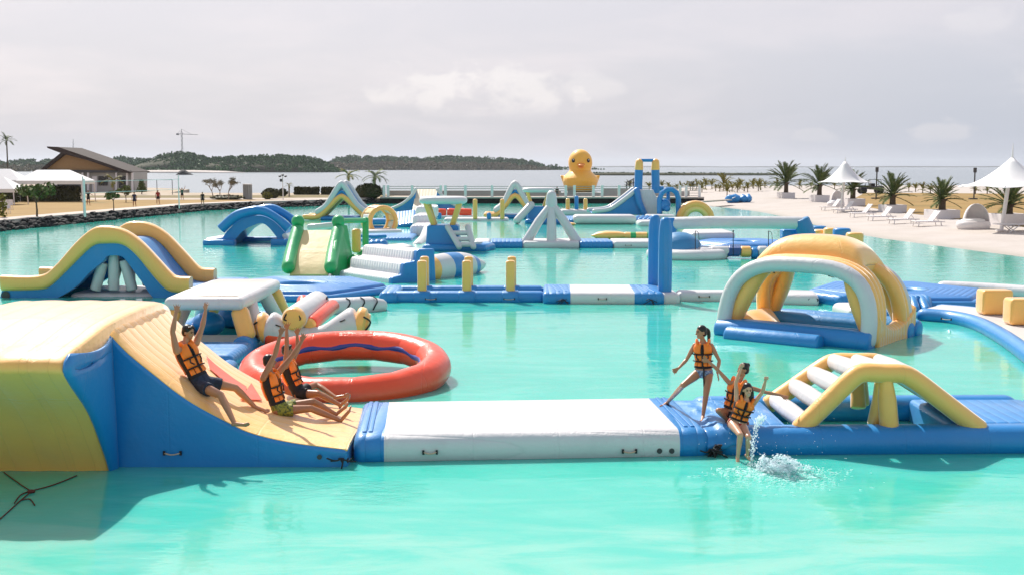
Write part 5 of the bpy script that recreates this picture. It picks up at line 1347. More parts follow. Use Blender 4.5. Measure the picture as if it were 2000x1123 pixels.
def person(label, J, skin, fwd, sex='m', scale=1.0, vest=True, short=None, swim=None, hair='short', look=None, headup=V((0, 0, 1)), vox=.0095, group=None, smile=False, detail=True, name='person', toes=None, shirt=None):
    k = scale; pel, neck = J['pel'], J['neck']
    up = (neck - pel).normalized(); right = V(fwd).cross(up).normalized(); f = up.cross(right).normalized()
    t = T_(name, label, 'person', pel, group)
    male = sex == 'm'; hw = (.088 if male else .092) * k; sw = (.175 if male else .150) * k
    hip = {'R': pel + right * hw - up * .03 * k, 'L': pel - right * hw - up * .03 * k}
    sh = {'R': J.get('shR', neck + right * sw - up * .055 * k), 'L': J.get('shL', neck - right * sw - up * .055 * k)}
    TL = (neck - pel).length
    prof = [(-.20, .095, .085), (-.10, .150, .112), (.02, .165, .118), (.18, .150, .108), (.36, .138, .100), (.55, .152, .112), (.72, .170, .120), (.86, .172, .108), (.95, .135, .085), (1.02, .075, .062), (1.10, .052, .054)] if male else \
           [(-.20, .095, .085), (-.10, .155, .115), (.02, .168, .120), (.18, .145, .102), (.36, .118, .090), (.55, .132, .104), (.70, .148, .122), (.84, .150, .098), (.94, .118, .076), (1.02, .062, .055), (1.10, .044, .047)]
    def tor(t_, th, off=0.0):
        for (t0, a0, b0), (t1, a1, b1) in zip(prof, prof[1:]):
            if t0 <= t_ <= t1: q = (t_ - t0) / (t1 - t0); a = a0 + (a1 - a0) * q; b = b0 + (b1 - b0) * q; break
        else: a, b = prof[-1][1:] if t_ > 1 else prof[0][1:]
        bow = J.get('bow', .03) * math.sin(math.pi * min(max(t_, 0), 1)) * k
        return pel + up * (TL * t_) - f * bow + right * ((a * k + off) * math.sin(th)) + f * ((b * k + off) * math.cos(th))
    g = G()
    g.rings([[tor(t_, 2 * math.pi * i / 20) for i in range(20)] for t_, _, _ in prof])
    hd = J['head']; lk = (V(look) if look is not None else V(fwd)).normalized(); hu = V(headup).normalized()
    hr = lk.cross(hu).normalized(); hu = hr.cross(lk).normalized(); M = Matrix((hr, lk, hu)).transposed()
    H = lambda x, y, z: hd + hr * (x * k) + lk * (y * k) + hu * (z * k)
    g.ball(H(0, -.008, .03), (.074 * k, .094 * k, .092 * k), M, 18, 12)
    g.ball(H(0, .020, -.040), (.056 * k, .066 * k, .072 * k), M, 16, 10); g.ball(H(0, .058, -.085), (.028 * k, .026 * k, .022 * k), M, 10, 8)
    g.tube([H(0, .085, .012), H(0, .104, -.018)], [.010 * k, .015 * k], 8)
    for s in (-1, 1): g.ball(H(.076 * s, -.012, -.005), (.010 * k, .022 * k, .032 * k), M, 10, 8)
    g.tube([neck - up * .05 * k, H(0, -.02, -.06)], [.058 * k if male else .046 * k, .052 * k if male else .042 * k], 14)
    for s in 'RL':
        a, b, c, d = sh[s], J['el' + s], J['wr' + s], J['tip' + s]; dirn = (b - a).normalized()
        ra, rb, rc = (.060, .046, .031) if male else (.044, .035, .024)
        g.tube([neck.lerp(a, .35) - up * .03 * k, a], [.05 * k, .052 * k if male else .042 * k], 12)
        g.tube([a, a.lerp(b, .35), a.lerp(b, .75), b], [ra * k, ra * .98 * k, rb * 1.0 * k, rb * .92 * k], 14)
        g.tube([b, b.lerp(c, .25), b.lerp(c, .7), c], [rb * .92 * k, rb * 1.02 * k, rc * 1.15 * k, rc * k], 14)
        # hand
        hv = (d - c); HL = .175 * k if male else .16 * k; hdv = hv.normalized()
        wdir = J.get('pw' + s, None)
        w = V(wdir) if wdir is not None else V((1, 0, 0)) if abs(hdv.x) < .8 else V((0, 0, 1))
        w = (w - hdv * w.dot(hdv)).normalized(); nn = hdv.cross(w)
        fist = J.get('fist' + s, False)
        p0 = c + hdv * .02 * k; p1 = c + hdv * (HL * .48)
        for q in (-.026, -.009, .009, .026): g.tube([p0 + w * q * .55 * k, p1 + w * q * k], [.015 * k, .0135 * k], 8)
        thumb_s = J.get('th' + s, 1)
        for i, (q, ln) in enumerate(((-.029, .40), (-.010, .50), (.010, .52), (.029, .46))):
            base = p1 + w * q * k; sp = w * (q * .9)
            e1 = base + hdv * (HL * ln * .5) + sp * k * .5; e2 = e1 + hdv * (HL * ln * .5) + sp * k * .6 - nn * (.012 * k)
            if fist: e1 = base + hdv * (.03 * k) - nn * .02 * k; e2 = base - nn * (.045 * k) - hdv * .015 * k
            g.tube([base, e1, e2], [.0115 * k, .0108 * k, .009 * k], 8)
        tb = c + hdv * .04 * k - w * (.024 * thumb_s * k); te = tb + hdv * (.05 * k) - w * (.04 * thumb_s * k)
        if fist: te = tb + hdv * .04 * k + w * (.02 * thumb_s) * k - nn * .03 * k
        g.tube([tb, tb.lerp(te, .55) + hdv * .004, te], [.0135 * k, .0125 * k, .0098 * k], 8)
        # leg
        a, b, c, d = hip[s], J['kn' + s], J['an' + s], J['toe' + s]
        rt, rk, rc2, ra2 = (.094, .063, .060, .038) if male else (.088, .055, .048, .031)
        kb = J.get('calf', V((0, 0, 0)))
        g.tube([a, a.lerp(b, .3), a.lerp(b, .75), b], [rt * k, rt * .96 * k, rk * 1.14 * k, rk * k], 16)
        g.tube([b, b.lerp(c, .28), b.lerp(c, .65), c], [rk * .95 * k, rc2 * 1.05 * k, rc2 * .82 * k, ra2 * k], 14)
        fd = (d - c); fl = fd.length; fdn = fd.normalized(); sd = fdn.cross(b - c).normalized(); dn = -(b - c).normalized() * .03 * k
        heel = c - fdn * .035 * k + dn * 1.0
        ball_ = c.lerp(d, .68) + dn
        g.tube([heel, c + dn * .5, ball_], [.032 * k, .036 * k, .030 * k], 12)
        for i, q in enumerate((-1, -.5, 0, .5, 1)):
            g.tube([ball_ + sd * (q * .028 * k), d + sd * (q * .033 * k) - fdn * (abs(q - (-1 if s == 'R' else 1) * 0) * .012 * k)], [.020 * k, .0125 * k], 8)
    body = g.build('body', skin, t); remesh(body, vox * (1 if detail else 2.2), 3, .5)
    # face
    if detail:
        g = G()
        for s in (-1, 1): g.ball(H(.030 * s, .078, .012), (.013 * k, .008 * k, .007 * k), M, 8, 6)
        for s in (-1, 1): g.tube([H(.016 * s, .087, .032), H(.046 * s, .074, .034)], .005 * k, 6)
        e = g.build('eyes', EYEM, t); e['kind'] = 'stuff' if False else 'part'; del e['kind']
        m_ = G().ball(H(0, .080, -.052), (.026 * k, .010 * k, .012 * k if smile else .007 * k), M, 10, 6).build('mouth', LIPM, t)
        if smile: G().ball(H(0, .0865, -.049), (.020 * k, .006 * k, .006 * k), M, 10, 6).build('teeth', TEETH, m_)
    # hair
    g = G(); g.ball(H(0, -.022, .050), (.082 * k, .097 * k, .088 * k), M, 22, 14); g.ball(H(0, -.050, .0), (.078 * k, .070 * k, .085 * k), M, 18, 12)
    rnd = random.Random(hash(label) % 999 if False else len(label))
    if hair in ('short',):
        for i in range(9): g.ball(H(rnd.uniform(-.05, .05), rnd.uniform(.02, .066), rnd.uniform(.085, .115)), (.026 * k, .03 * k, .018 * k), M, 8, 6)
    if hair in ('tail', 'bun'):
        if hair == 'tail':
            base = H(0, -.10, .05); g.tube(smoothpath([base, H(.0, -.15, .01), H(.01, -.165, -.09), H(.02, -.15, -.20)], 4), [.03 * k] + [.038 * k] * 5 + [.036 * k] * 3 + [.03 * k, .027 * k, .022 * k, .012 * k], 10)
        else: g.ball(H(0, -.095, .085), (.042 * k,) * 3, M, 10, 8)
    if hair == 'long':
        for i in range(16):
            a = R(100 + 160 * i / 15 * 1.0); x, y = math.sin(a - R(180)) * .085, -abs(math.cos(a)) * .06 - .02
            x = -.085 + .17 * i / 15; y = -.075 + .055 * abs(2 * i / 15 - 1)
            x *= 1.05; ln = rnd.uniform(.24, .36)
            g.tube(smoothpath([H(x * .8, y, .06), H(x * 1.15, y - .005, -.05), H(x * 1.35 + rnd.uniform(-.02, .02), y + rnd.uniform(-.02, .03), -.05 - ln * .5), H(x * 1.3 + rnd.uniform(-.04, .04), y + rnd.uniform(-.01, .05), -.05 - ln)], 4), [.022 * k] * 9 + [.018 * k, .014 * k, .009 * k, .004 * k], 7)
    hm = g.build('hair', HAIRM, t); remesh(hm, .008 if detail else .02, 1, .4)
    # clothes
    if short or swim:
        g = G(); o = .016 * k if short else .006 * k
        lo, hi = (-.20, .16) if short else (-.20, .08)
        g.rings([[tor(lo + (hi - lo) * j / 6, 2 * math.pi * i / 20, o) for i in range(20)] for j in range(7)])
        ln = short[1] if short else .06
        for s in 'RL':
            a, b = hip[s], J['kn' + s]; rt = .088 * k
            g.tube([a, a.lerp(b, ln * .6), a.lerp(b, ln)], [rt + o, rt * 1.02 + o * 1.3, rt * (.98 if short else .9) + o * (1.9 if short else .5)], 16, cap='flat')
        sh_ = g.build('shorts' if short else 'swimsuit', (short or swim)[0], t); remesh(sh_, .011 if detail else .02, 1, .4)
    if shirt:
        g = G(); g.rings([[tor(-.05 + 1.02 * j / 9, 2 * math.pi * i / 18, .016) for i in range(18)] for j in range(10)])
        for s in 'RL': g.tube([neck.lerp(sh[s], .4), sh[s], sh[s].lerp(J['el' + s], .5)], [.06 * k, .066 * k, .06 * k], 10, cap='flat')
        o_ = g.build('shirt', shirt, t); remesh(o_, .02, 1, .4)
    if vest:
        o = .022
        g = G(); g.rings([[tor(.14 + .80 * j / 10, 2 * math.pi * i / 26, o * (1 - .3 * (j > 8))) for i in range(26)] for j in range(11)])
        vs = g.build('life_vest', BLACKM, t)
        def patch(t0, t1, a0, a1, off, th, nm='foam_panel', mat=ORANGE, root=vs):
            g = G(); NT_, NA = 5, 6; outer = []; inner = []
            for j in range(NT_ + 1):
                for i in range(NA + 1):
                    tt = t0 + (t1 - t0) * j / NT_; aa = R(a0 + (a1 - a0) * i / NA); e = 1.0
                    bul = min(1, 4.5 * min(i, NA - i) / NA) * min(1, 4.5 * min(j, NT_ - j) / NT_)
                    outer.append(tor(tt, aa, off + th * (.55 + .45 * bul))); inner.append(tor(tt, aa, off - .01))
            n1 = NA + 1; fs = []; of = len(outer)
            for j in range(NT_):
                for i in range(NA): q = (j * n1 + i, j * n1 + i + 1, (j + 1) * n1 + i + 1, (j + 1) * n1 + i); fs.append(q); fs.append(tuple(of + z for z in reversed(q)))
            bd = [(j, i) for j, i in [(0, i) for i in range(NA)] + [(j, NA) for j in range(NT_)] + [(NT_, NA - i) for i in range(NA)] + [(NT_ - j, 0) for j in range(NT_)]]
            for q in range(len(bd)):
                (j, i), (j2, i2) = bd[q], bd[(q + 1) % len(bd)]; fs.append((j * n1 + i, of + j * n1 + i, of + j2 * n1 + i2, j2 * n1 + i2))
            g.add(outer + inner, fs); return g.build(nm, mat, root, sharp=50)
        for s in (-1, 1):
            patch(.645, .985, s * 10, s * 62, o, .035); patch(.40, .605, s * 5, s * 66, o, .036)
            patch(.22, .365, s * 5, s * 30, o, .030); patch(.22, .365, s * 35, s * 64, o, .030)
            # shoulder strap over the top
            g = G(); sgn = s
            pts = [tor(.95, R(38 * s), .04), neck + right * (s * .105 * k) + f * .065 * k + up * .012, neck + right * (s * .112 * k) + up * .034 * k - f * .005, neck + right * (s * .11 * k) - f * .07 * k + up * .0, tor(.86, R(150 * s), .04)]
            g.tube(smoothpath(pts, 4), [.036] * 17, 10, flat=.62, up=right); g.build('shoulder_strap', ORANGE, vs)
        patch(.30, .93, 128, 232, o, .04)
        for tt, a0, a1 in ((.625, -60, 60), (.383, -70, 70)):
            g = G(); g.tube([tor(tt, R(a0 + (a1 - a0) * i / 10), o + .040) for i in range(11)], .013, 6, flat=1.5, up=right); g.build('belt', BLACK, vs)
        g = G(); g.tube([tor(.24 + .56 * i / 6, 0, o + .040) for i in range(7)], .011, 6); g.build('zip', BLACK, vs)
        for s in (-1, 1):
            g = G(); g.tube([tor(.60, R(30 * s), o + .045), tor(.52, R(34 * s), o + .046), tor(.45, R(22 * s), o + .046)], .012, 6); g.build('buckle_strap', BLACK, vs)
        if J.get('tail'): G().tube(smoothpath([tor(.22, R(-5), o + .02), tor(.08, R(-8), .03), tor(.0, R(-8), .03) - V((0, 0, .10)), tor(.0, R(-8), .03) - V((-.01, 0, .25))], 4), .014, 6).build('strap_end', BLACK, vs)
    return t

def folks():
    # man one: lying back on the upper slope with both arms up
    J = {}; J['pel'] = on_lane(393, 745, .13); p = J['pel']
    J['neck'] = reach(p, 358, 672, .52, True); J['neck'].y = p.y + .02
    J['neck'] = B(358, 672, p.y + .05)
    fw = V((.62, -.50, .62)); up = (J['neck'] - p).normalized(); rt = fw.cross(up).normalized()
    J['head'] = B(368, 649, J['neck'].y + .02)
    shR = B(345, 686, p.y - .22); shL = B(383, 670, p.y + .17); J['shR'], J['shL'] = shR, shL
    J['elR'] = reach(shR, 337, 648, .30, False); J['wrR'] = reach(J['elR'], 343, 614, .27, False); J['tipR'] = reach(J['wrR'], 347, 592, .18, False)
    J['elL'] = reach(shL, 395, 638, .30, True); J['wrL'] = reach(J['elL'], 401, 609, .26, True); J['tipL'] = reach(J['wrL'], 403, 589, .18, True)
    J['pwR'] = V((1, -.1, 0)); J['pwL'] = V((.4, .9, 0)); J['thR'] = -1
    hipR = p + rt * .09; hipL = p - rt * .09
    J['anR'] = on_lane(458, 826, .07); J['knR'] = (hipR + J['anR']) / 2; J['knR'] = B(431, 771, (hipR.y * .5 + J['anR'].y * .5) - .05)
    J['toeR'] = J['anR'] + V((.19, -.06, .02)); J['toeR'] = B(487, 827, J['anR'].y - .03)
    J['anL'] = on_lane(497, 793, .06); J['knL'] = B(460, 757, (hipL.y + J['anL'].y) / 2); J['toeL'] = B(526, 803, J['anL'].y - .05)
    person('young man in navy shorts and orange life vest leaning back on the slope, arms up', J, TAN, fw, 'm', 1.0, True, (NAVYS, .50), hair='short', look=(.93, -.25, -.18), headup=(-.25, 0, 1))
    # man two: sitting at the foot of the slope, printed shorts
    J = {}; J['pel'] = on_lane(546, 796, .11); p = J['pel']
    J['neck'] = B(527, 729, p.y + .0); fw = V((.90, -.22, .25)); up = (J['neck'] - p).normalized(); rt = fw.cross(up).normalized()
    J['head'] = B(527, 706, p.y + .02)
    shR = B(514, 738, p.y - .17); shL = B(541, 731, p.y + .19); J['shR'], J['shL'] = shR, shL
    J['elR'] = reach(shR, 537, 692, .30, False); J['wrR'] = reach(J['elR'], 547, 655, .27, True); J['tipR'] = reach(J['wrR'], 555, 634, .18, True)
    J['elL'] = reach(shL, 572, 693, .31, True); J['wrL'] = reach(J['elL'], 588, 668, .25, True); J['tipL'] = reach(J['wrL'], 597, 648, .17, True)
    hipR = p + rt * .09; hipL = p - rt * .09
    J['knR'] = reach(hipR, 607, 797, .44, False); J['knR'].z = max(J['knR'].z, lane_z(J['knR'].x) + .14)
    J['anR'] = on_lane(664, 820, .06); J['toeR'] = B(686, 792, J['anR'].y - .02)
    J['knL'] = reach(hipL, 612, 784, .44, True); J['anL'] = on_lane(655, 808, .06); J['toeL'] = B(680, 786, J['anL'].y)
    person('man in green printed shorts and orange vest sitting at the slide foot, arms raised', J, BROWN, fw, 'm', 1.0, True, (FLOWS, .46), hair='short', look=(.96, .2, .10), headup=(-.1, 0, 1))
    # man three: behind him, black shorts
    J = {}; J['pel'] = on_lane(583, 764, .11); p = J['pel']
    J['neck'] = B(561, 706, p.y + .0); fw = V((.93, -.05, .25)); up = (J['neck'] - p).normalized(); rt = fw.cross(up).normalized()
    J['head'] = B(562, 685, p.y + .02)
    shR = J['neck'] + rt * .17 - up * .06; shL = J['neck'] - rt * .17 - up * .06
    J['elR'] = reach(shR, 560, 672, .30, False); J['wrR'] = reach(J['elR'], 560, 645, .25, False); J['tipR'] = reach(J['wrR'], 562, 628, .17, False)
    J['elL'] = shL + V((.14, .05, .25)); J['wrL'] = J['elL'] + V((-.02, .02, .25)); J['tipL'] = J['wrL'] + V((.02, 0, .17))
    hipR = p + rt * .09; hipL = p - rt * .09
    J['knR'] = reach(hipR, 622, 768, .43, False); J['anR'] = on_lane(664, 790, .08); J['toeR'] = B(684, 770, J['anR'].y)
    J['knL'] = reach(hipL, 618, 751, .43, True); J['anL'] = B(655, 775, on_lane(664, 786, .08).y + .25); J['toeL'] = B(682, 769, J['anL'].y)
    person('man in black shorts and orange vest seated beyond the one in printed shorts', J, BROWN, fw, 'm', .97, True, (BLKS, .48), hair='short', look=(.92, .35, .0))
    # woman one: standing, stepping onto the pad end
    J = {'tail': True}; J['anR'] = W(1303, 786, .47); J['anL'] = W(1373, 812, .47); J['toeR'] = J['anR'] + V((-.14, -.16, -.06)); J['toeL'] = J['anL'] + V((-.05, -.20, -.05))
    J['pel'] = B(1374, 725, 20.15); p = J['pel']; J['neck'] = B(1373, 668, 20.13); J['head'] = B(1369, 649, 20.10)
    fw = V((-.30, -.95, 0))
    up = (J['neck'] - p).normalized(); rt = fw.cross(up).normalized()
    shR = J['neck'] + rt * .155 - up * .06; shL = J['neck'] - rt * .155 - up * .06
    J['knR'] = reach(p + rt * .09, 1334, 752, .43, False); J['knL'] = reach(p - rt * .09, 1379, 770, .42, False)
    J['elR'] = reach(shR, 1341, 702, .28, True); J['wrR'] = reach(J['elR'], 1326, 718, .22, False); J['tipR'] = reach(J['wrR'], 1313, 726, .15, False)
    J['elL'] = reach(shL, 1405, 704, .28, True); J['wrL'] = reach(J['elL'], 1401, 727, .23, False); J['tipL'] = reach(J['wrL'], 1404, 741, .15, False)
    J['pwR'] = V((.3, 0, 1)); J['pwL'] = V((.2, 1, 0))
    person('standing young woman with wet ponytail in orange life vest, looking left', J, TAN, fw, 'f', .97, True, None, (PALES,), hair='tail', look=(-.93, -.34, -.08), smile=True)
    # woman two: seated behind, arms stretched to both sides
    J = {}; J['pel'] = W(1428, 806, .58); p = J['pel']; J['neck'] = B(1443, 744, p.y - .02); J['head'] = B(1451, 722, p.y - .02)
    fw = V((-.55, -.85, .1)); up = (J['neck'] - p).normalized(); rt = fw.cross(up).normalized()
    shR = B(1424, 747, p.y - .06); shL = B(1466, 757, p.y + .10); J['shR'], J['shL'] = shR, shL
    J['elR'] = reach(shR, 1403, 723, .26, False); J['wrR'] = reach(J['elR'], 1385, 706, .22, False); J['tipR'] = reach(J['wrR'], 1371, 698, .15, False)
    J['elL'] = reach(shL, 1497, 766, .28, True); J['wrL'] = reach(J['elL'], 1524, 771, .23, True); J['tipL'] = reach(J['wrL'], 1542, 778, .15, True)
    J['pwL'] = V((0, .7, .6))
    J['knR'] = reach(p + rt * .09, 1403, 806, .38, False); J['knR'].z += .04; J['anR'] = J['knR'] + V((.20, .20, -.22)); J['toeR'] = J['anR'] + V((.15, -.1, -.02))
    J['knL'] = p - rt * .09 + V((-.05, -.38, .02)); J['anL'] = J['knL'] + V((.1, .30, -.12)); J['toeL'] = J['anL'] + V((.15, -.05, -.04))
    person('young woman with tied back hair and arms spread wide, sitting behind another girl', J, TAN, fw, 'f', .95, True, None, (DKS,), hair='bun', look=(-.96, -.25, .0), headup=(.15, 0, 1))
    # woman three: front, laughing, arms up, feet in the water
    J = {}; J['pel'] = W(1440, 826, .56); p = J['pel']; J['neck'] = B(1457, 780, p.y - .02); J['head'] = B(1460, 762, p.y - .06)
    fw = V((.12, -.98, .05)); up = (J['neck'] - p).normalized(); rt = fw.cross(up).normalized()
    shR = J['neck'] + rt * .15 - up * .05; shL = J['neck'] - rt * .15 - up * .05
    J['elR'] = reach(shR, 1437, 747, .27, False); J['wrR'] = reach(J['elR'], 1447, 719, .24, False); J['tipR'] = reach(J['wrR'], 1451, 706, .13, False)
    J['elL'] = reach(shL, 1489, 765, .27, False); J['wrL'] = reach(J['elL'], 1495, 744, .22, False); J['tipL'] = reach(J['wrL'], 1497, 733, .11, False)
    J['fistL'] = True; J['fistR'] = True
    J['knR'] = reach(p + rt * .08, 1446, 849, .42, False); J['knL'] = reach(p - rt * .08, 1462, 853, .42, False)
    J['anR'] = reach(J['knR'], 1441, 892, .40, True); J['anL'] = reach(J['knL'], 1460, 889, .40, True)
    J['toeR'] = J['anR'] + V((-.02, -.10, -.12)); J['toeL'] = J['anL'] + V((.07, -.09, -.09))
    person('laughing young woman with long dark hair, arms up, feet over the blue edge', J, FAIR, fw, 'f', .95, True, None, (REDS,), hair='long', look=(.08, -.98, -.1), smile=True)
folks()

# splash at her feet
def splash():
    rnd = random.Random(12); g = G(); c = W(1466, 914, 0)
    def drop(p, r, el=1.0, d=None):
        d = d or V((0, 0, 1)); s = d.orthogonal().normalized(); u = d.cross(s)
        g.add([p + d * r * el * 1.3, p + s * r, p + u * r, p - s * r, p - u * r, p - d * r * el], [(0, 1, 2), (0, 2, 3), (0, 3, 4), (0, 4, 1), (5, 2, 1), (5, 3, 2), (5, 4, 3), (5, 1, 4)])
    col_ = smoothpath([c + V((.03, .1, .03)), c + V((.06, .1, .38)), c + V((.12, .1, .74)), c + V((.20, .08, .80))], 8)
    for k in range(13):         # fine tongues of water leaping out of the surface, breaking into drops
        hgt = rnd.uniform(.10, .34) * (1 - .04 * k); x1 = rnd.uniform(.1, .75); y1 = -rnd.uniform(.0, .5)
        P_ = smoothpath([c + V((x1 * .5, y1 * .5, 0)), c + V((x1 * .8, y1 * .85, hgt * .8)), c + V((x1, y1, hgt)), c + V((x1 * 1.2, y1 * 1.1, hgt * .75))], 6)
        for q in P_:
            for _ in range(7): drop(q + V((rnd.gauss(0, .018), rnd.gauss(0, .018), rnd.gauss(0, .022))), rnd.uniform(.004, .013), rnd.uniform(.8, 2.4), (P_[-1] - P_[0]).normalized())
    for i in range(700):
        r_ = rnd.random(); x = rnd.gauss(.36, .20 + .16 * r_); y = -abs(rnd.gauss(.06, .16 + .20 * r_)); z = abs(rnd.gauss(0, .085)) * max(0, 1.25 - abs(x - .3) * 1.2)
        drop(c + V((x, y, z)), rnd.uniform(.003, .0095), rnd.uniform(.7, 1.8), V((rnd.uniform(-1, 1), rnd.uniform(-.4, .4), rnd.uniform(0, 1))).normalized())
    for i in range(420):
        q = col_[int(len(col_) * rnd.random() ** .8)]; drop(q + V((rnd.gauss(0, .028), rnd.gauss(0, .03), rnd.gauss(0, .03))), rnd.uniform(.003, .011), rnd.uniform(.8, 2.4), V((rnd.uniform(-.3, .3), 0, 1)).normalized())
    for i in range(90): drop(c + V((rnd.gauss(.3, .7), rnd.gauss(-.1, .4), abs(rnd.gauss(.0, .5)))), rnd.uniform(.003, .007))
    for i in range(750):   # foam flecks lying on the surface
        x, y = rnd.gauss(.35, .45), -abs(rnd.gauss(.1, .5)); p = c + V((x, y, .006)); r = rnd.uniform(.008, .04)
        n = 6; g.add([p + V((math.cos(6.283 * k / n) * r * rnd.uniform(.6, 1.6), math.sin(6.283 * k / n) * r * .5, rnd.uniform(0, .012))) for k in range(n)], [tuple(range(n))])
    o = g.build('splash', DROP, None, smooth=False); o['kind'] = 'stuff'; o['label'] = 'white splash thrown up by the feet of the laughing girl'; o['category'] = 'splash'
splash()

# ------------------------------------------------------------------ far shore: jetty, duck, bank, building, beach
def jetty():
    t = T_('jetty', 'low jetty with white railing posts and black underside across the pool end', 'jetty', (2, 152, 0))
    x0, x1, Y = B(742, 390, 151.4).x, B(1420, 390, 151.4).x, 151.4
    G().bar((x0, Y + 1.6, .74), (x1 - 3, Y + 1.6, .74), 3.4, .20, .03).build('deck', PATHM, t)
    G().box(((x0 + x1) / 2 - 1.5, Y + .35, .2), (x1 - x0 - 3, .5, 1.0)).build('quay_wall', DARKW, t)
    posts = [750, 758, 805, 861, 870, 909, 961, 1105, 1122, 1159, 1176, 1209, 1242, 1328, 1340, 1366]
    for u in posts:
        x = B(u, 380, Y + .3).x; G().box((x, Y + .35, 1.55), (.34, .30, 1.60)).build('post', METW, t)
    xs = [B(u, 380, Y + .3).x for u in posts]; a, b = xs[0], xs[-1]
    for k, z in enumerate((1.02, 1.32, 1.62, 1.92, 2.2)):
        for i in range(len(xs) - 1):
            if xs[i + 1] - xs[i] > .9: G().box(((xs[i] + xs[i + 1]) / 2, Y + .36, z), (xs[i + 1] - xs[i] - .36, .07, .075)).build('rail', RAILG, t)
    s = T_('sea_wall', 'long grey sea wall with dark gaps behind the jetty railing', 'wall', (14, 172, 0))
    for u0, u1, v0, v1, m in ((760, 1095, 386, 373, RAILG), (1178, 1228, 388, 369, GREY), (1095, 1178, 388, 377, GREY), (1262, 1345, 388, 374, GREY)):
        p, q = B(u0, v0, 172), B(u1, v1, 172); G().box(((p.x + q.x) / 2, 172, (p.z + q.z) / 2 - .2), (q.x - p.x, 2.0, q.z - p.z + .4)).build('wall_block', m, s)
    w = T_('gangway', 'small dark railed gangway at the end of the sea wall right of the duck', 'gangway', B(1232, 368, 171))
    for u, v0, v1 in ((1224, 369, 357), (1230, 368, 354), (1237, 366, 350)): G().tube([B(u, v0, 171), B(u, v1, 171)], .09, 6).build('post', DGREY, w)
    G().tube([B(1223, 357, 171), B(1238, 350, 171)], .08, 6).build('rail', DGREY, w); G().tube([B(1223, 363, 171), B(1238, 357, 171)], .07, 6).build('rail', DGREY, w)
jetty()

def duck():
    Y = 183.0; c = B(1133, 376, Y); t = T_('inflatable_duck', 'giant yellow inflatable duck standing beyond the jetty railing', 'inflatable duck', c)
    s = Y / FPX
    q = lambda u, v, dy=0: c + V(((u - 1133) * s, dy, (376 - v) * s))
    g = G(); prof = [(376.5, 19), (374, 25), (369, 29), (362, 33.0), (355, 35.0), (349, 34.0), (344, 30), (338, 24), (334, 19)]
    for v, r in (): pass
    rs = [[q(1133, v) + V((math.cos(a) * r * s, math.sin(a) * r * s * 1.12, 0)) for a in [2 * math.pi * k / 28 for k in range(28)]] for v, r in prof]
    g.rings(rs); g.ball(q(1133, 319), (23.5 * s, 23.5 * s, 26.0 * s), None, 26, 18); g.tube([q(1133, 345), q(1133, 325)], [23 * s, 19.5 * s], 24)
    for sg in (-1, 1): g.tube([q(1133 + 20 * sg, 358), q(1133 + 30 * sg, 350), q(1133 + 36.5 * sg, 345)], [13 * s, 8 * s, 2.2 * s], 14)
    g.tube([q(1133, 360, 2.0), q(1133, 352, 3.6), q(1133, 344, 4.4)], [20 * s, 12 * s, 3 * s], 14)
    DY = pvc('duck_yellow', (.96, .49, .05), .4, sheen=.3); b = g.build('body', DY, t); remesh(b, .11, 4, .5)
    o = G(); o.tube([q(1133, 322.5, -23.0 * s), q(1133, 323.5, -30 * s)], [8.2 * s, 5.5 * s], 16, flat=.34, up=V((0, 0, 1))).build('bill', pvc('bill_orange', (.92, .30, .05), .4, sheen=0.1), t)
    G().tube([q(1133, 328.0, -22.0 * s), q(1133, 327.2, -25 * s)], [5.4 * s, 3.6 * s], 14, flat=.28).build('bill', MATS['bill_orange'], t)
    for sg in (-1, 1):
        p = q(1133 + 14.6 * sg, 315, -18.6 * s); e = G().ball(p, (3.6 * s, 1.8 * s, 3.9 * s), Matrix.Rotation(R(38 * sg), 3, 'Z'), 14, 10).build('eye', BLACK, t)
        G().ball(p + V((.4 * s, -1.9 * s, 1.3 * s)), (1.1 * s, .6 * s, 1.1 * s)).build('glint', METW, e)
    f = T_('duck_float', 'dark square float under the yellow duck', 'float', c - V((0, 0, .5)))
    G().bar(q(1101, 379.5), q(1166, 379.5), 5.0, .62, .1).build('pontoon', DGREY, f)
    k = T_('cabin', 'small dark framed stall in front of the left foot of the duck', 'stall', B(1113, 387, 160)); 
    for u in (1106, 1122): G().tube([B(u, 388, 160), B(u, 366, 160)], .10, 6).build('post', DGREY, k)
    p = B(1114, 368, 160.6); G().box(p, (1.35, 1.2, .14)).build('roof', DGREY, k); G().box(p + V((.1, .3, -.55)), (.9, .5, .7)).build('cabinet', STEEL, k)
duck()

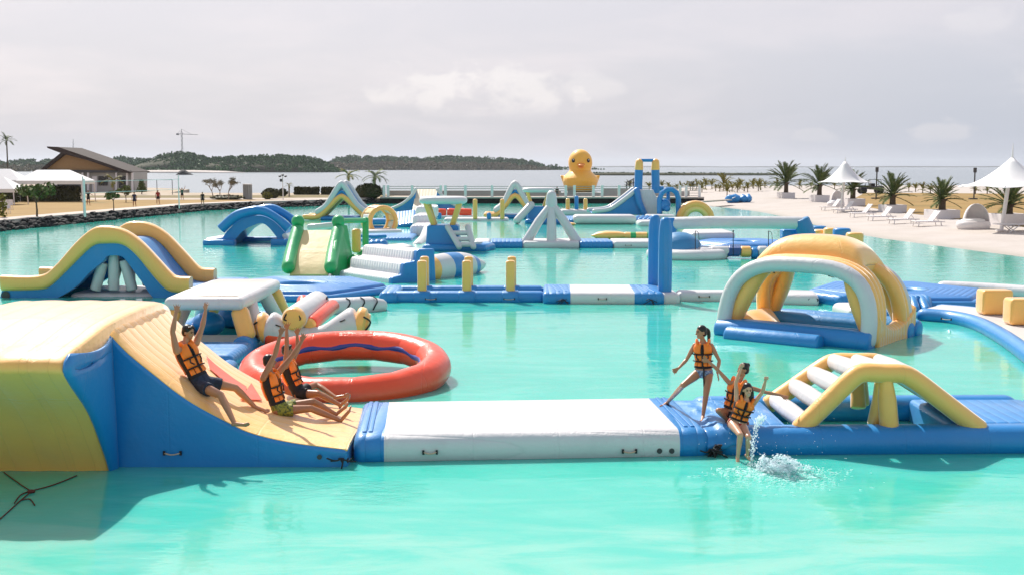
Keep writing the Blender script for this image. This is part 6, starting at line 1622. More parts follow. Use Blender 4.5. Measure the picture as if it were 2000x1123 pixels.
# --- armour stones along the bank: each stone its own object -----------------------------------------
def stones():
    rnd = random.Random(21); t = T_('rock_edging', 'black armour stones lining the left bank of the pool', 'rock edging', (-36, 100, 0))
    proto = []
    for k in range(6):
        g = G(); g.ball((0, 0, 0), (1, .8, .62), None, 9, 5); s = rnd.uniform(0, 50)
        g.v = [p * (1 + .34 * mn.noise(p * 1.7 + V((s, s, s)))) for p in g.v]
        o = g.build('rock', DARKW, None, smooth=False); proto.append(o.data); bpy.data.objects.remove(o)
    pts = [V((*p, 0)) for p in EDGE[1:]]; n = 0; more = G()
    for a, b in zip(pts, pts[1:]):
        L = (b - a).length; d = (b - a).normalized(); nn = V((-d.y, d.x, 0)); x = 0
        while x < L:
            for row, (off, z) in enumerate(((.0, .02), (.5, .26), (.95, .46))):
                p = a + d * (x + rnd.uniform(-.2, .2)) + nn * (off + rnd.uniform(-.15, .15)) + V((0, 0, z + rnd.uniform(-.06, .10))); r = rnd.uniform(.24, .46)
                if row == 2 and rnd.random() < .45: continue
                rot = (rnd.uniform(-.4, .4), rnd.uniform(-.4, .4), rnd.uniform(0, 6.28)); me = proto[rnd.randrange(6)]
                if n < 290:
                    o = bpy.data.objects.new('rock', me); COL.objects.link(o); o.location = p - t.location; o.scale = (r, r, r); o.rotation_euler = rot; o.parent = t; n += 1
                else:
                    from mathutils import Euler
                    M = Euler(rot).to_matrix(); more.add([p + M @ (v.co * r) for v in me.vertices], [tuple(f.vertices) for f in me.polygons])
            x += .62 if n < 290 else .75
    if more.v:
        o = more.build('rubble', DARKW, t, smooth=False); o['kind'] = 'stuff'
stones()

# --- vegetation ------------------------------------------------------------------------------------------
def frond_mesh(L, droop, n=11, w=.42, seed=0, lean=.55, tip=.0):
    """a pinnate frond along +x: curved midrib with paired leaflets"""
    rnd = random.Random(seed); g = G(); pts = []
    for i in range(n + 1):
        s = i / n; pts.append(V((L * (s - .10 * s * s), 0, L * (lean * s - droop * s * s))))
    g.tube(pts, [.035 * L / 3 * (1 - .85 * i / n) + .004 for i in range(n + 1)], 4, cap='flat')
    for i in range(1, n + 1):
        s = i / n; p = pts[i]; tg = (pts[min(i + 1, n)] - pts[i - 1]).normalized(); ll = w * L * .5 * (math.sin(math.pi * (.12 + .80 * s)) ** .7)
        for sg in (-1, 1):
            for h in (0, .5):
                b = p - tg * (L / n * h); e = b + (tg * .62 + V((0, sg * .72, rnd.uniform(.05, .38)))).normalized() * ll * rnd.uniform(.8, 1.15) + V((0, 0, -ll * .10)); wd = tg * (L / n * .46)
                g.add([b - wd * .6, b + wd * .6, e], [(0, 1, 2)])
    return g
def frond_data(name, g, mat):
    o = g.build(name, mat, None, smooth=False); me = o.data; bpy.data.objects.remove(o); return me

def palm(label, base, h, trunk, L, nf, fm, mat, cat='palm tree', group=None, bark=BARK, seed=0, fan=(.15, 1.35), one=False, name='palm_tree', lean=V((0, 0, 0))):
    rnd = random.Random(seed); t = T_(name, label, cat, base, group); base = V(base); top = base + V((0, 0, trunk)) + lean
    g = G(); g.tube([base - V((0, 0, .2)), base.lerp(top, .4), base.lerp(top, .8), top], [h[0], h[0] * .85, h[0] * .85, h[0] * h[1]], 10, cap='flat'); g.build('trunk', bark, t)
    if one:
        g = G()
        for i in range(nf):
            el = fan[0] + (fan[1] - fan[0]) * rnd.random() ** .8; a = i * 2.39996; M = Matrix.Rotation(a, 3, 'Z') @ Matrix.Rotation(-el + .5, 3, 'Y') ; f = fm[i % len(fm)]
            g.add([top + M @ (v.co * L) for v in f.vertices], [tuple(p.vertices) for p in f.polygons])
        g.build('crown', mat, t, smooth=False)
    else:
        for i in range(nf):
            el = fan[0] + (fan[1] - fan[0]) * (((i * 7) % nf + .5) / nf) ** .8 + rnd.uniform(-.08, .08); a = i * 2.39996 + rnd.uniform(-.15, .15)
            o = bpy.data.objects.new('frond', fm[i % len(fm)]); COL.objects.link(o); o.parent = t; o.location = top - V(t.location) + V((0, 0, rnd.uniform(-.15, .1)))
            o.rotation_euler = Matrix.Rotation(a, 3, 'Z').to_euler(); o.rotation_euler = (Matrix.Rotation(a, 4, 'Z') @ Matrix.Rotation(-el + .5, 4, 'Y')).to_euler(); k = L * rnd.uniform(.85, 1.1); o.scale = (k, k, k)
    return t
FD = [frond_data('frond', frond_mesh(1, .24 + .06 * i, 13, .38, i, .55), PALML) for i in range(3)]
FY = [frond_data('frond', frond_mesh(1, .36 + .10 * i, 10, .52, 10 + i, .60), PALMY) for i in range(3)]
FG = [frond_data('frond', frond_mesh(1, .42 + .12 * i, 9, .50, 20 + i, .60), PALML) for i in range(3)]

def beach_at(u, v):
    p = W(u, v, .5)
    for _ in range(4): p = W(u, v, beach_z(p.x, p.y))
    return p
def planter_palm(label, plabel, u, v, wpx, hpx, toppx, wide, seed):
    """date palm in a white box planter; u,v = bottom centre of the box in the view"""
    p = beach_at(u, v); s = p.y / FPX; w = wpx * s; h = hpx * s
    b = T_('planter_box', plabel, 'planter', p, 'white planter boxes on the beach')
    yaw = R(8); q = lambda x, y, z: p + Matrix.Rotation(yaw, 3, 'Z') @ V((x, y, z))
    g = G(); o, i = w / 2, w / 2 - .14
    for k, (cx, cy, sx, sy) in enumerate(((0, -o + .07 + o, w, .14), (0, w - .07, w, .14), (-o + .07, o, .14, w - .28), (o - .07, o, .14, w - .28))):
        gg = G(); gg.box(q(cx, cy, h / 2 - .1), (sx, sy, h + .2), yaw); gg.build('side_panel', METW, b, bevel=.02)
    G().box(q(0, o, h - .18), (w - .28, w - .28, .12), yaw).build('soil', BARK, b)
    H_ = (v - toppx) * s; L = wide * s / 2 * 1.14
    palm(label, q(0, o, h - .15), (.34, 1.45), (H_ - h) * .33, L, 46, FD, PALML, group='date palms in white planters', seed=seed, fan=(-.25, 1.5), name='date_palm')
for a in ((1540, 388, 27, 11, 310, 80, 'tall dark date palm leftmost of the planter row, far from the umbrellas', 'white planter box under the leftmost tall date palm'),
          (1606, 395, 30, 13, 313, 76, 'date palm with yellowed lower fronds just left of the far umbrella', 'white planter box under the yellowed date palm'),
          (1673, 403, 36, 14, 322, 74, 'date palm partly hidden behind the right edge of the far umbrella', 'white planter box just right of the far umbrella pole'),
          (1752, 416, 40, 15, 334, 84, 'date palm between the two umbrellas, left of the field pole', 'white planter box behind the middle loungers'),
          (1852, 428, 50, 17, 338, 84, 'date palm just left of the near umbrella canopy', 'white planter box left of the white egg chair'),
          (1986, 441, 60, 22, 352, 110, 'date palm under the near umbrella at the right edge', 'white planter box under the near umbrella')):
    planter_palm(a[6], a[7], *a[:6], seed=a[0])

# row of small coconut palms behind the beach
rnd = random.Random(31)
sp = []
for i in range(24): sp.append((1296 + i * 8.3 + rnd.uniform(-3, 3), 374 + rnd.uniform(-5, 3), 20 + rnd.uniform(-4, 9)))
own = [(1420, 384, 30, 'young coconut palm nearest to the heap of blue inflatable'), (1413, 372, 40, 'tallest young coconut palm, standing just behind the blue heap'), (1446, 369, 24, 'young coconut palm just right of the tallest one behind the blue heap'), (1470, 368, 24, 'young coconut palm on open sand, second left of the leftmost date palm'),
       (1494, 368, 24, 'young coconut palm immediately left of the leftmost date palm'), (1518, 368, 22, 'young coconut palm seen through the left fronds of the leftmost date palm'), (1562, 369, 20, 'young coconut palm right beside the leftmost date palm trunk'), (1584, 369, 18, 'young coconut palm between the two leftmost date palms'), (1630, 370, 20, 'young coconut palm seen under the far umbrella canopy'),
       (1745, 372, 20, 'young coconut palm behind the date palm left of the field pole'), (1775, 374, 20, 'young coconut palm on the field edge right of the middle date palm'), (1788, 376, 22, 'young coconut palm leftmost of the tight group between two date palms'), (1802, 378, 26, 'young coconut palm in the centre of the tight group between two date palms'), (1817, 379, 24, 'young coconut palm rightmost of the tight group between two date palms'), (1832, 376, 18, 'young coconut palm behind the left fronds of the palm by the egg chair'),
       (1905, 380, 22, 'young coconut palm beside the right field pole'), (1928, 380, 20, 'young coconut palm under the near umbrella left edge'), (1230, 372, 24, 'young palm at the gangway right of the duck'), (1244, 371, 20, 'young palm seen between the two tall yellow tipped posts'), (1268, 372, 22, 'young palm just right of the tall yellow tipped posts')]
for i, it in enumerate([(*q, None) for q in sp] + own):
    u, v, hp, lab = it; p = beach_at(u, v)
    if u < 1290: p = B(u, v, 190)
    s = p.y / FPX; H_ = hp * s
    palm(lab or 'one of the small young coconut palms in the dense row behind the arch gates', p, (.10, .8), H_ * .30, H_ * .66, 15, FY, PALMY, group='small coconut palms behind the beach', seed=i, fan=(.05, 1.45), one=True, name='coconut_palm', bark=PALEBARK)

# palms, trees and shrubs on the left bank
def bank(u, v, z=.61): return W(u, v, z)
for a in (('yellow green coconut palm standing left of the round bush', 681, 392, 318, 46, FY, PALMY), ('dark green coconut palm rising out of the round bush', 733, 388, 322, 50, FG, PALML), ('small yellow palm beside the lamp post', 565, 385, 351, 18, FY, PALMY), ('leafy yellow green palm in front of the building door', 222, 386, 336, 42, FY, PALMY)):
    p = bank(a[1], a[2]); s = p.y / FPX; H_ = (a[2] - a[3]) * s
    palm(a[0], p, (.13, .8), H_ * .66, a[4] * s * .62, 14, a[5], a[6], seed=a[1], fan=(-.1, 1.2), bark=PALEBARK)
p = B(16, 345, 330); palm('tall thin coconut palm far away above the white tents', V((p.x, 330, .4)), (.22, .7), B(16, 275, 330).z - .4, 3.0, 16, FG, PALML, seed=4, fan=(-.3, 1.2))

def tree(label, base, trunk_h, crown_c, crown_r, leaf, n, mat, seed, limbs=4, tr=.09, lobes=5, cat='tree', bark=BARK, group=None, flat=.8):
    rnd = random.Random(seed); t = T_('tree', label, cat, base, group); base = V(base); top = base + V((0, 0, trunk_h))
    g = G(); g.tube([base - V((0, 0, .1)), base.lerp(top, .5) + V((tr * .4, 0, 0)), top], [tr, tr * .8, tr * .6], 8)
    for i in range(limbs):
        a = 6.28 * i / limbs + rnd.uniform(-.4, .4); e = crown_c + V((math.cos(a) * crown_r * .6, math.sin(a) * crown_r * .6, rnd.uniform(-.1, .4) * crown_r)); g.tube([top - V((0, 0, .05)), top.lerp(e, .5) + V((0, 0, .05)), e], [tr * .5, tr * .35, tr * .12], 6)
    g.build('trunk', bark, t, smooth=True)
    g = G()
    for i in range(lobes):
        a = rnd.uniform(0, 6.28); d = rnd.uniform(.15, .75) * crown_r; c = crown_c + V((math.cos(a) * d, math.sin(a) * d, rnd.uniform(-.45, .5) * crown_r * flat)); crowns(g, rnd, c, crown_r * rnd.uniform(.35, .6), n // lobes, leaf, flat)
    g.build('crown', mat, t, smooth=False); return t
def px_tree(label, u, vb, vt, wide, mat=TREEL, seed=1, n=420, trunk=.35, leaf=.10, **k):
    p = bank(u, vb); s = p.y / FPX; H_ = (vb - vt) * s; r = wide * s / 2; th = H_ * trunk
    return tree(label, p, th, p + V((0, 0, H_ * (1 + trunk) / 2)), r, leaf, n, mat, seed, flat=min(1.1, H_ * (1 - trunk) / 2 / r), **k)
px_tree('young round leaved tree on the lawn in front of the white tent', 72, 426, 356, 66, seed=2, n=620, trunk=.42, leaf=.16, tr=.10, lobes=9)
px_tree('slim young tree on the lawn below the building', 222, 414, 372, 36, seed=3, n=240, trunk=.52, leaf=.14, tr=.06, lobes=5)
px_tree('small tree with pale leaves right of the slim lawn tree', 246, 396, 362, 34, seed=4, n=260, trunk=.35, leaf=.15, tr=.06, lobes=5)
def bare(label, u, vb, vt, seed):
    rnd = random.Random(seed); p = bank(u, vb); s = p.y / FPX; H_ = (vb - vt) * s; t = T_('bare_tree', label, 'tree', p); g = G(); tw = G()
    def br(a, d, L, r, k):
        e = a + d * L; g.tube([a, a.lerp(e, .5) + V((rnd.uniform(-.06, .06), 0, .03)), e], [r, r * .8, r * .6], 5, cap='flat')
        if k == 0:
            crowns(tw, rnd, e, .3, 7, .07); return
        for _ in range(3):
            q = (d + V((rnd.uniform(-.9, .9), rnd.uniform(-.9, .9), rnd.uniform(-.1, .55)))).normalized(); br(e, q, L * rnd.uniform(.55, .8), r * .6, k - 1)
    br(p, V((rnd.uniform(-.2, .2), 0, 1)).normalized(), H_ * .38, .09, 4); g.build('branches', PALEBARK, t); tw.build('sparse_leaves', SCRUB, t, smooth=False)
bare('nearly leafless small tree left of the metal bin', 416, 388, 352, 1); bare('nearly leafless tree with a forked trunk next to the metal bin', 446, 391, 352, 5); bare('thin leafless sapling between the two bare trees', 430, 387, 354, 9)
def conifer():
    p = bank(277, 380); s = p.y / FPX; t = T_('norfolk_pine', 'small dark conifer right of the building', 'tree', p); G().tube([p, p + V((0, 0, 29 * s))], [.08, .02], 6, cap='flat').build('trunk', BARK, t); g = G(); rnd = random.Random(8)
    for k in range(8):
        z = (5 + 3.1 * k) * s; r = (9.5 - k * 1.05) * s
        for i in range(7):
            a = 6.28 * i / 7 + k; d = V((math.cos(a), math.sin(a), .10)); e = p + V((0, 0, z)) + d * r
            for q in range(4): crowns(g, rnd, (p + V((0, 0, z))).lerp(e, .4 + .2 * q), .14, 4, .12)
    g.build('crown', TREEL, t, smooth=False)
conifer()
def bush(label, u0, u1, vb, vt, mat, seed, box=False, n=520, leaf=.11, cat='bush', name='bush', group=None):
    rnd = random.Random(seed); p, q = bank(u0, vb), bank(u1, vb); s = p.y / FPX; w = q.x - p.x; h = (vb - vt) * s; c = p.lerp(q, .5); t = T_(name, label, cat, c, group); g = G()
    core = G()
    if box:
        dpt = 1.6; core.box(c + V((0, .8, h * .45)), (w * .96, dpt * .9, h * .9))
        for _ in range(n):
            f = rnd.random(); x = rnd.uniform(-.5, .5) * w; y = rnd.uniform(0, dpt); z = rnd.uniform(0, h)
            if f < .55: y = rnd.uniform(-.06, .1)
            elif f < .85: z = h + rnd.uniform(-.12, .06)
            else: x = math.copysign(w / 2, x)
            crowns(g, rnd, c + V((x, y, z)), .05, 1, leaf)
    else:
        d = w * .45; core.ball(c + V((0, d, h * .42)), (w * .45, d * .9, h * .50))
        for _ in range(n):
            a = rnd.uniform(0, 6.28); b = rnd.uniform(-.2, 1.5); k = rnd.uniform(.92, 1.06); v_ = V((math.cos(a) * math.cos(b) * w / 2, math.sin(a) * math.cos(b) * d, math.sin(b) * h * .58 + h * .40)); crowns(g, rnd, c + V((0, d, 0)) + V((v_.x * k, v_.y * k, v_.z * k)), .09, 1, leaf)
    core.build('inner_growth', MATS['hedge_leaf'], t); g.build('foliage', mat, t, smooth=False); return t
bush('large round clipped bush below the dark palm', 690, 746, 389, 361, HEDGE, 1, n=900, leaf=.16)
for lab, a in (('clipped hedge block right of the lamp post', (574, 598, 381, 367)), ('clipped hedge block joined to the one by the lamp post', (599, 621, 381, 367)), ('clipped hedge block left of the yellow palm', (627, 655, 381, 367))): bush(lab, *a, HEDGE, a[0], True, n=460, leaf=.13, cat='hedge', name='hedge')
bush('low dark bush left of the lamp post', 508, 545, 388, 370, HEDGE, 5, n=420, leaf=.14); bush('yellow green shrub in front of the low dark bush', 512, 530, 390, 377, PALMY, 6, n=160, leaf=.14); bush('small dark bush touching the lamp post', 541, 560, 384, 370, HEDGE, 7, n=240, leaf=.13)
bush('dark hedge in the shade under the white tent', 30, 150, 394, 366, HEDGE, 8, True, n=900, leaf=.18, cat='hedge', name='hedge'); bush('dark hedge under the tents at the left edge', -60, 26, 396, 368, HEDGE, 9, True, n=600, leaf=.18, cat='hedge', name='hedge')
bush('low shrub at the foot of the bare trees', 404, 470, 391, 383, HEDGE, 10, n=260, leaf=.12)

# --- building --------------------------------------------------------------------------------------------
def building():
    Y = 192.0; t = T_('pavilion', 'low building with a steep brown overhanging roof and ochre gable behind the tents', 'building', (B(170, 376, Y).x, Y, .6))
    q = lambda u, v, dy=0: B(u, v, Y) + V((0, dy, 0))
    def slab(pts, d0, d1, name, mat, root=t, thick=None):
        P = [q(u, v, d0) for u, v in pts]; n = len(P); off = V((0, d1 - d0, 0)); g = G(); g.add(P + [p + off for p in P], [tuple(range(n)), tuple(range(2 * n - 1, n - 1, -1))] + [(i, (i + 1) % n, n + (i + 1) % n, n + i) for i in range(n)]); return g.build(name, mat, root, smooth=False)
    slab([(104, 376), (104, 337), (258, 337), (258, 376)], .6, 8, 'wall', WALLC)
    slab([(86, 331), (127, 301), (190, 313), (246, 333), (256, 336)], .3, 7.6, 'gable', GABLE)
    slab([(80, 333), (86, 334), (128, 302), (124, 297)], -.6, 9, 'roof', ROOFM)
    slab([(96, 287), (118, 288), (180, 309), (258, 336), (256, 339), (246, 338), (176, 314), (126, 301), (97, 290)], -1.0, 9.5, 'roof', ROOFM)
    slab([(88, 332), (256, 334), (256, 338), (88, 338)], -.2, .3, 'eaves_beam', DGREY)
    for u0, u1, v0, v1, m in ((190, 208, 345, 363, DGLASS), (178, 187, 345, 376, METW), (231, 243, 345, 376, DGLASS)): slab([(u0, v1), (u0, v0), (u1, v0), (u1, v1)], .45, .7, 'window' if m is not METW else 'door', m)
    for u in (108, 160, 171, 226, 247, 257): slab([(u, 376), (u, 338), (u + 3, 338), (u + 3, 376)], -.2, .2, 'column', METW)
    slab([(104, 376), (104, 342), (160, 342), (160, 376)], .3, .58, 'shade_screen', DGREY)
building()
def tent(label, u0, u1, vb, ve, vt, Y=None, vh=7):
    p, q_ = bank(u0, vb), bank(u1, vb); s = p.y / FPX; t = T_('canopy_tent', label, 'tent', p.lerp(q_, .5)); w = q_.x - p.x; D = w * .55; he = (vb - ve) * s; ht = (vb - vt) * s; hv = vh * s
    A = [p + V((0, 0, he)), p + V((w, 0, he)), p + V((w, D, he)), p + V((0, D, he))]; r0, r1 = p + V((w * .22, D / 2, ht)), p + V((w * .72, D / 2, ht))
    g = G(); g.add(A + [r0, r1], [(0, 1, 5, 4), (1, 2, 5), (2, 3, 4, 5), (3, 0, 4)]); o = g.build('canopy', CANVAS, t, smooth=False); md = o.modifiers.new('thick', 'SOLIDIFY'); md.thickness = .04
    for i in range(4):
        a, b = A[i], A[(i + 1) % 4]; dn = V((0, 0, -hv)); gg = G(); gg.strip([a, b], [a + dn, b + dn], V((0, .03, 0)) if i % 2 == 0 else V((.03, 0, 0))); gg.build('valance', CANVAS, t, smooth=False)
    for i in range(4): G().tube([A[i] + V((.08 if i in (0, 3) else -.08, .08 if i < 2 else -.08, 0)), V((A[i].x, A[i].y, .6))], .06, 6).build('leg', METW, t)
tent('white canopy tent in front of the brown roofed building', 32, 161, 395, 354, 333); tent('white canopy tent cut off at the left edge, behind the other two', -70, 40, 394, 353, 331); tent('white canopy tent lowest in view at the left edge', -90, 28, 401, 370, 346)
def chair(label, u, v, seed=0):
    p = bank(u, v); t = T_('plastic_chair', label, 'chair', p, 'white plastic chairs by the left tents'); q = lambda x, y, z: p + V((x, y, z))
    G().box(q(0, 0, .45), (.5, .5, .05)).build('seat', METW, t); G().box(q(0, .24, .72), (.48, .05, .5)).build('backrest', METW, t)
    for sx in (-1, 1):
        for sy in (-1, 1): G().tube([q(.2 * sx, .2 * sy, .44), q(.24 * sx, .24 * sy, 0)], .025, 5).build('leg', METW, t)
for u, v, lab in ((2, 414, 'white plastic chair cut by the left picture edge on the lawn'), (10, 410, 'white plastic chair at the back of the huddle by the left tents'), (19, 410, 'white plastic chair rightmost of the huddle by the left tents'), (13, 417, 'white plastic chair nearest the water in the huddle by the tents')): chair(lab, u, v)
tb = T_('planting', 'yellow green plant at the lawn edge by the left frame edge', 'plant', bank(6, 428)); g = G(); rnd = random.Random(2)
for k in range(5): crowns(g, rnd, bank(6, 428) + V((0, 0, .4 + .35 * k)), .35, 26, .14)
g.build('foliage', PALMY, tb, smooth=False); G().tube([bank(6, 428), bank(6, 428) + V((0, 0, 1.6))], .03, 5).build('stem', BARK, tb)

# --- street furniture, frames -------------------------------------------------------------------------------
def pole(label, u, vb, vt, mat, cat, r=.06, name='pole', Y=None, group=None):
    p = bank(u, vb); t = T_(name, label, cat, p, group); top = V((p.x, p.y, B(u, vt, p.y).z)); G().tube([p, top], r, 8, cap='flat').build('pole', mat, t); return t, p, top
t, p, top = pole('thin lamp post with a cluster of heads beside the small yellow palm', 553, 392, 345, METW, 'lamp post', .06, 'lamp_post')
for dx, dz in ((-.35, 0), (.0, .15), (.35, 0)): G().ball(top + V((dx, 0, dz)), (.18, .18, .12)).build('lamp_head', DGREY, t)
G().box(top + V((-.2, 0, -.5)), (.3, .25, .35)).build('speaker', DGREY, t)
p = bank(482, 390); s = p.y / FPX; t = T_('metal_bin', 'upright grey slatted metal cylinder on the far lawn', 'bin', p)
for k in range(12):
    a = 6.283 * k / 12; G().box(p + V((math.cos(a) * .55, math.sin(a) * .55 + .55, .95)), (.24, .05, 1.9), a + R(90)).build('slat', STEEL, t)
G().tube([p + V((0, .55, 1.85)), p + V((0, .55, 1.98))], .6, 14, cap='flat').build('lid', METW, t)
t = T_('goal_frame', 'thin grey net frame standing right of the building', 'frame', bank(300, 380))
for u in (262, 307, 337): pp = bank(u, 381); G().tube([pp, V((pp.x, pp.y, B(u, 352, pp.y).z))], .05, 6).build('post', DGREY, t)
a, b = bank(262, 381), bank(337, 381); a.z = b.z = B(300, 352, a.y).z; G().tube([a, b], .04, 6).build('top_rail', DGREY, t)
t = T_('sports_net', 'white bordered net strung between thin posts across the lawn', 'net', bank(270, 400))
pA, pB = bank(164, 421), bank(350, 407)
for pp in (pA, pB): G().tube([pp, pp + V((0, 0, 3.3))], .06, 6).build('post', METW, t)
for z in (1.9, 2.9): G().tube([pA + V((0, 0, z)), pB + V((0, 0, z))], .022, 5).build('border', METW, t)
t, p, top = pole('tall white tent pole standing alone on the lawn edge', 166, 424, 350, METW, 'pole', .10)
for u, vb, vt, lab in ((1711, 390, 328, 'tall thin dark pole in the dry field, left one'), (1902, 391, 329, 'tall thin dark pole in the dry field behind the near umbrella')):
    p = beach_at(u, vb); t = T_('utility_pole', lab, 'pole', p, 'dark poles in the dry field'); G().tube([p, V((p.x, p.y, B(u, vt, p.y).z))], .09, 6, cap='flat').build('pole', DGREY, t); G().box(V((p.x, p.y, B(u, vt + 4, p.y).z)), (.35, .25, .6)).build('lamp_head', DGREY, t); G().box(p + V((-.1, 0, .12)), (1.0, .5, .2)).build('footing', DGREY, t)
def crane():
    Y = 1500; t = T_('tower_crane', 'faint tower crane rising behind the wooded island', 'crane', B(356, 300, Y)); q = lambda u, v: B(u, v, Y)
    for du in (-1.4, 1.4): G().tube([q(356 + du, 300), q(354.5 + du * .7, 258)], .28, 5).build('mast_rail', DGREY, t)
    for k in range(9): v = 298 - 4.5 * k; G().tube([q(354.3 if k % 2 else 357.4, v), q(357.2 if k % 2 else 354, v - 4.5)], .2, 4).build('brace', DGREY, t)
    G().tube([q(354.5, 258), q(355, 253)], .3, 5).build('apex', DGREY, t); G().tube([q(345, 262), q(386, 264)], .30, 5).build('jib', DGREY, t); G().tube([q(355, 253), q(374, 263)], .12, 4).build('tie', DGREY, t); G().box(q(347, 263), (3.4, 2, 2.0)).build('counterweight', DGREY, t); G().tube([q(355, 253), q(346, 262)], .12, 4).build('tie', DGREY, t)
    t = T_('radio_mast', 'thin lattice mast above the ridge of the brown roof', 'mast', B(143, 300, 1400)); G().tube([B(143, 306, 1400), B(143, 272, 1400)], [.8, .25], 5, cap='flat').build('mast', STEEL, t)
    for v in (279, 285): G().box(B(143, v, 1400), (2.2, 1, .8)).build('dish', METW, t)
crane()

# --- beach furniture -----------------------------------------------------------------------------------------
def umbrella(label, ub, vb, ua, va, half, vedge, seed=0):
    p = beach_at(ub, vb); s = p.y / FPX; t = T_('beach_umbrella', label, 'umbrella', p); x = p.x
    top = V((p.x + (ua - ub) * s, p.y, B(ua, va, p.y).z)); ze = B(ua, vedge, p.y).z; r = half * s
    G().tube([p - V((0, 0, .2)), p.lerp(top, .97)], .13, 10, cap='flat').build('pole', METW, t)
    g = G(); rs = []; N = 48; sides = 6
    for k in range(12):
        q = k / 11; z = top.z - (top.z - ze) * (1 - (1 - q) ** 1.75); rr = .12 + (r - .12) * q ** 1.02; ring_ = []
        for i in range(N):
            a = 2 * math.pi * i / N; f = abs(((a / (2 * math.pi) * sides) % 1) - .5) * 2; sc = 1 - .13 * (1 - f ** 2) * q ** 1.5
            ring_.append(V((top.x + math.cos(a) * rr * sc, top.y + math.sin(a) * rr * sc, z + .10 * (1 - f) * q * q * r * .35)))
        rs.append(ring_)
    vs = [p_ for r_ in rs for p_ in r_]; fs = [(k * N + i, k * N + (i + 1) % N, (k + 1) * N + (i + 1) % N, (k + 1) * N + i) for k in range(11) for i in range(N)]
    o = g.add(vs, fs).build('canopy', CANVAS, t, sharp=100); md = o.modifiers.new('thick', 'SOLIDIFY'); md.thickness = .03
    G().tube([top - V((0, 0, .3)), top + V((0, 0, .45 if half < 70 else 1.0))], [.10, .015], 8).build('finial', METW, t)
    for i in range(sides):
        a = 2 * math.pi * i / sides + 0.0; G().tube([V((top.x, top.y, top.z - (top.z - ze) * .72)), V((top.x + math.cos(a) * r * .93, top.y + math.sin(a) * r * .93, ze + .05))], .03, 5).build('rib', METW, t)
    G().tube([p + V((0, 0, -.05)), p + V((0, 0, .1))], .35, 12, cap='flat').build('base_plate', METW, t)
umbrella('white peaked beach umbrella farther away between the date palms', 1643, 413, 1648, 316, 53, 357); umbrella('white peaked beach umbrella nearest, cut by the right edge', 1955, 452, 1971, 309, 104, 366)
def lounger_at(proto, u, v, lab, rz):
    p = beach_at(u, v); o = proto if proto.get('fresh') else copy_tree(proto)
    if proto.get('fresh'): del proto['fresh']
    o.location = p + V((0, 0, .0)); o.rotation_euler = (0, 0, rz); o['label'] = lab; return o
def make_lounger():
    t = T_('sun_lounger', 'white', 'sun lounger', (0, 0, 0), 'white sun loungers on the beach'); t['fresh'] = True; L = 2.3
    for k in range(9): G().bar((-L / 2 + .14 * k, -.36, .36), (-L / 2 + .14 * k, .36, .36), .12, .05, .015, e0=.0, e1=.0).build('slat', METW, t)
    for s in (-1, 1):
        G().tube([(-L / 2 - .05, .38 * s, .33), (L / 2, .38 * s, .33)], .045, 6).build('side_rail', METW, t)
        G().tube([(.18, .35 * s, .36), (.78, .35 * s, 1.12)], .04, 6).build('back_rail', METW, t)
        for x in (-.95, .85): G().tube([(x, .38 * s, .33), (x + .05 * (1 if x > 0 else -1), .38 * s, 0)], .04, 6).build('leg', METW, t)
    for k in range(6): q = .08 + .17 * k; G().bar(V((.18, -.35, .36)).lerp(V((.78, -.35, 1.12)), q), V((.18, .35, .36)).lerp(V((.78, .35, 1.12)), q), .12, .04, .012, e0=0, e1=0, up=(-.7, 0, .6)).build('slat', METW, t)
    G().tube([(.55, 0, .80), (.95, 0, .33)], .03, 5).build('prop', METW, t); return t
LP = make_lounger()
labs = ['white sun lounger farthest away, beside the far umbrella chair', 'second white sun lounger counting from the far umbrella', 'third white sun lounger counting from the far umbrella', 'fourth white sun lounger, in front of the middle planter box', 'white sun lounger second nearest to the egg chair', 'white sun lounger nearest to the white egg chair']
for (u, v), lab in zip(((1625, 411), (1650, 416), (1684, 424), (1721, 431), (1764, 437), (1812, 442)), labs): lounger_at(LP, u, v, lab, R(12))
def egg(label, u, v, w, hgt):
    p = beach_at(u, v); s = p.y / FPX; r = w * s / 2; h = hgt * s; t = T_('egg_chair', label, 'lounge chair', p, 'white wicker egg chairs on the beach'); c = p + V((0, r * .8, 0))
    rs = [[c + V((math.cos(a) * r * k, math.sin(a) * r * .85 * k, z * h)) for a in [2 * math.pi * i / 28 for i in range(28)]] for k, z in ((.84, -.04), (.97, .06), (1.0, .16), (.97, .26), (.86, .31))]
    G().rings(rs).build('seat_base', METW, t)
    g = G(); vs = []; N = 18; M = 9
    for j in range(M + 1):
        for i in range(N + 1):
            th = R(-20 + 215 * i / N); ph = R(90 * j / M); rr = r * .96
            x = math.cos(th) * math.cos(ph * .98) * rr * .80 + r * .16; y = math.sin(th) * math.cos(ph * .98) * rr * .8; z = h * (.25 + .75 * math.sin(ph))
            vs.append(c + V((x, y * .9, z)))
    n1 = N + 1
    o = g.add(vs, [(j * n1 + i, j * n1 + i + 1, (j + 1) * n1 + i + 1, (j + 1) * n1 + i) for j in range(M) for i in range(N)]).build('hood', METW, t, sharp=100); md = o.modifiers.new('thick', 'SOLIDIFY'); md.thickness = .06
    G().ball(c + V((-.05 * r, -.05 * r, h * .33)), (r * .72, r * .62, h * .10)).build('cushion', CANVAS, t)
egg('white wicker egg chair on the sand left of the near umbrella pole', 1911, 449, 66, 50); egg('white wicker egg chair beside the far umbrella pole', 1636, 405, 34, 32)
p = beach_at(1972, 455); t = T_('side_table', 'low white folding table at the foot of the near umbrella', 'table', p)
G().box(p + V((.3, .5, .55)), (2.2, .8, .06)).build('table_top', METW, t)
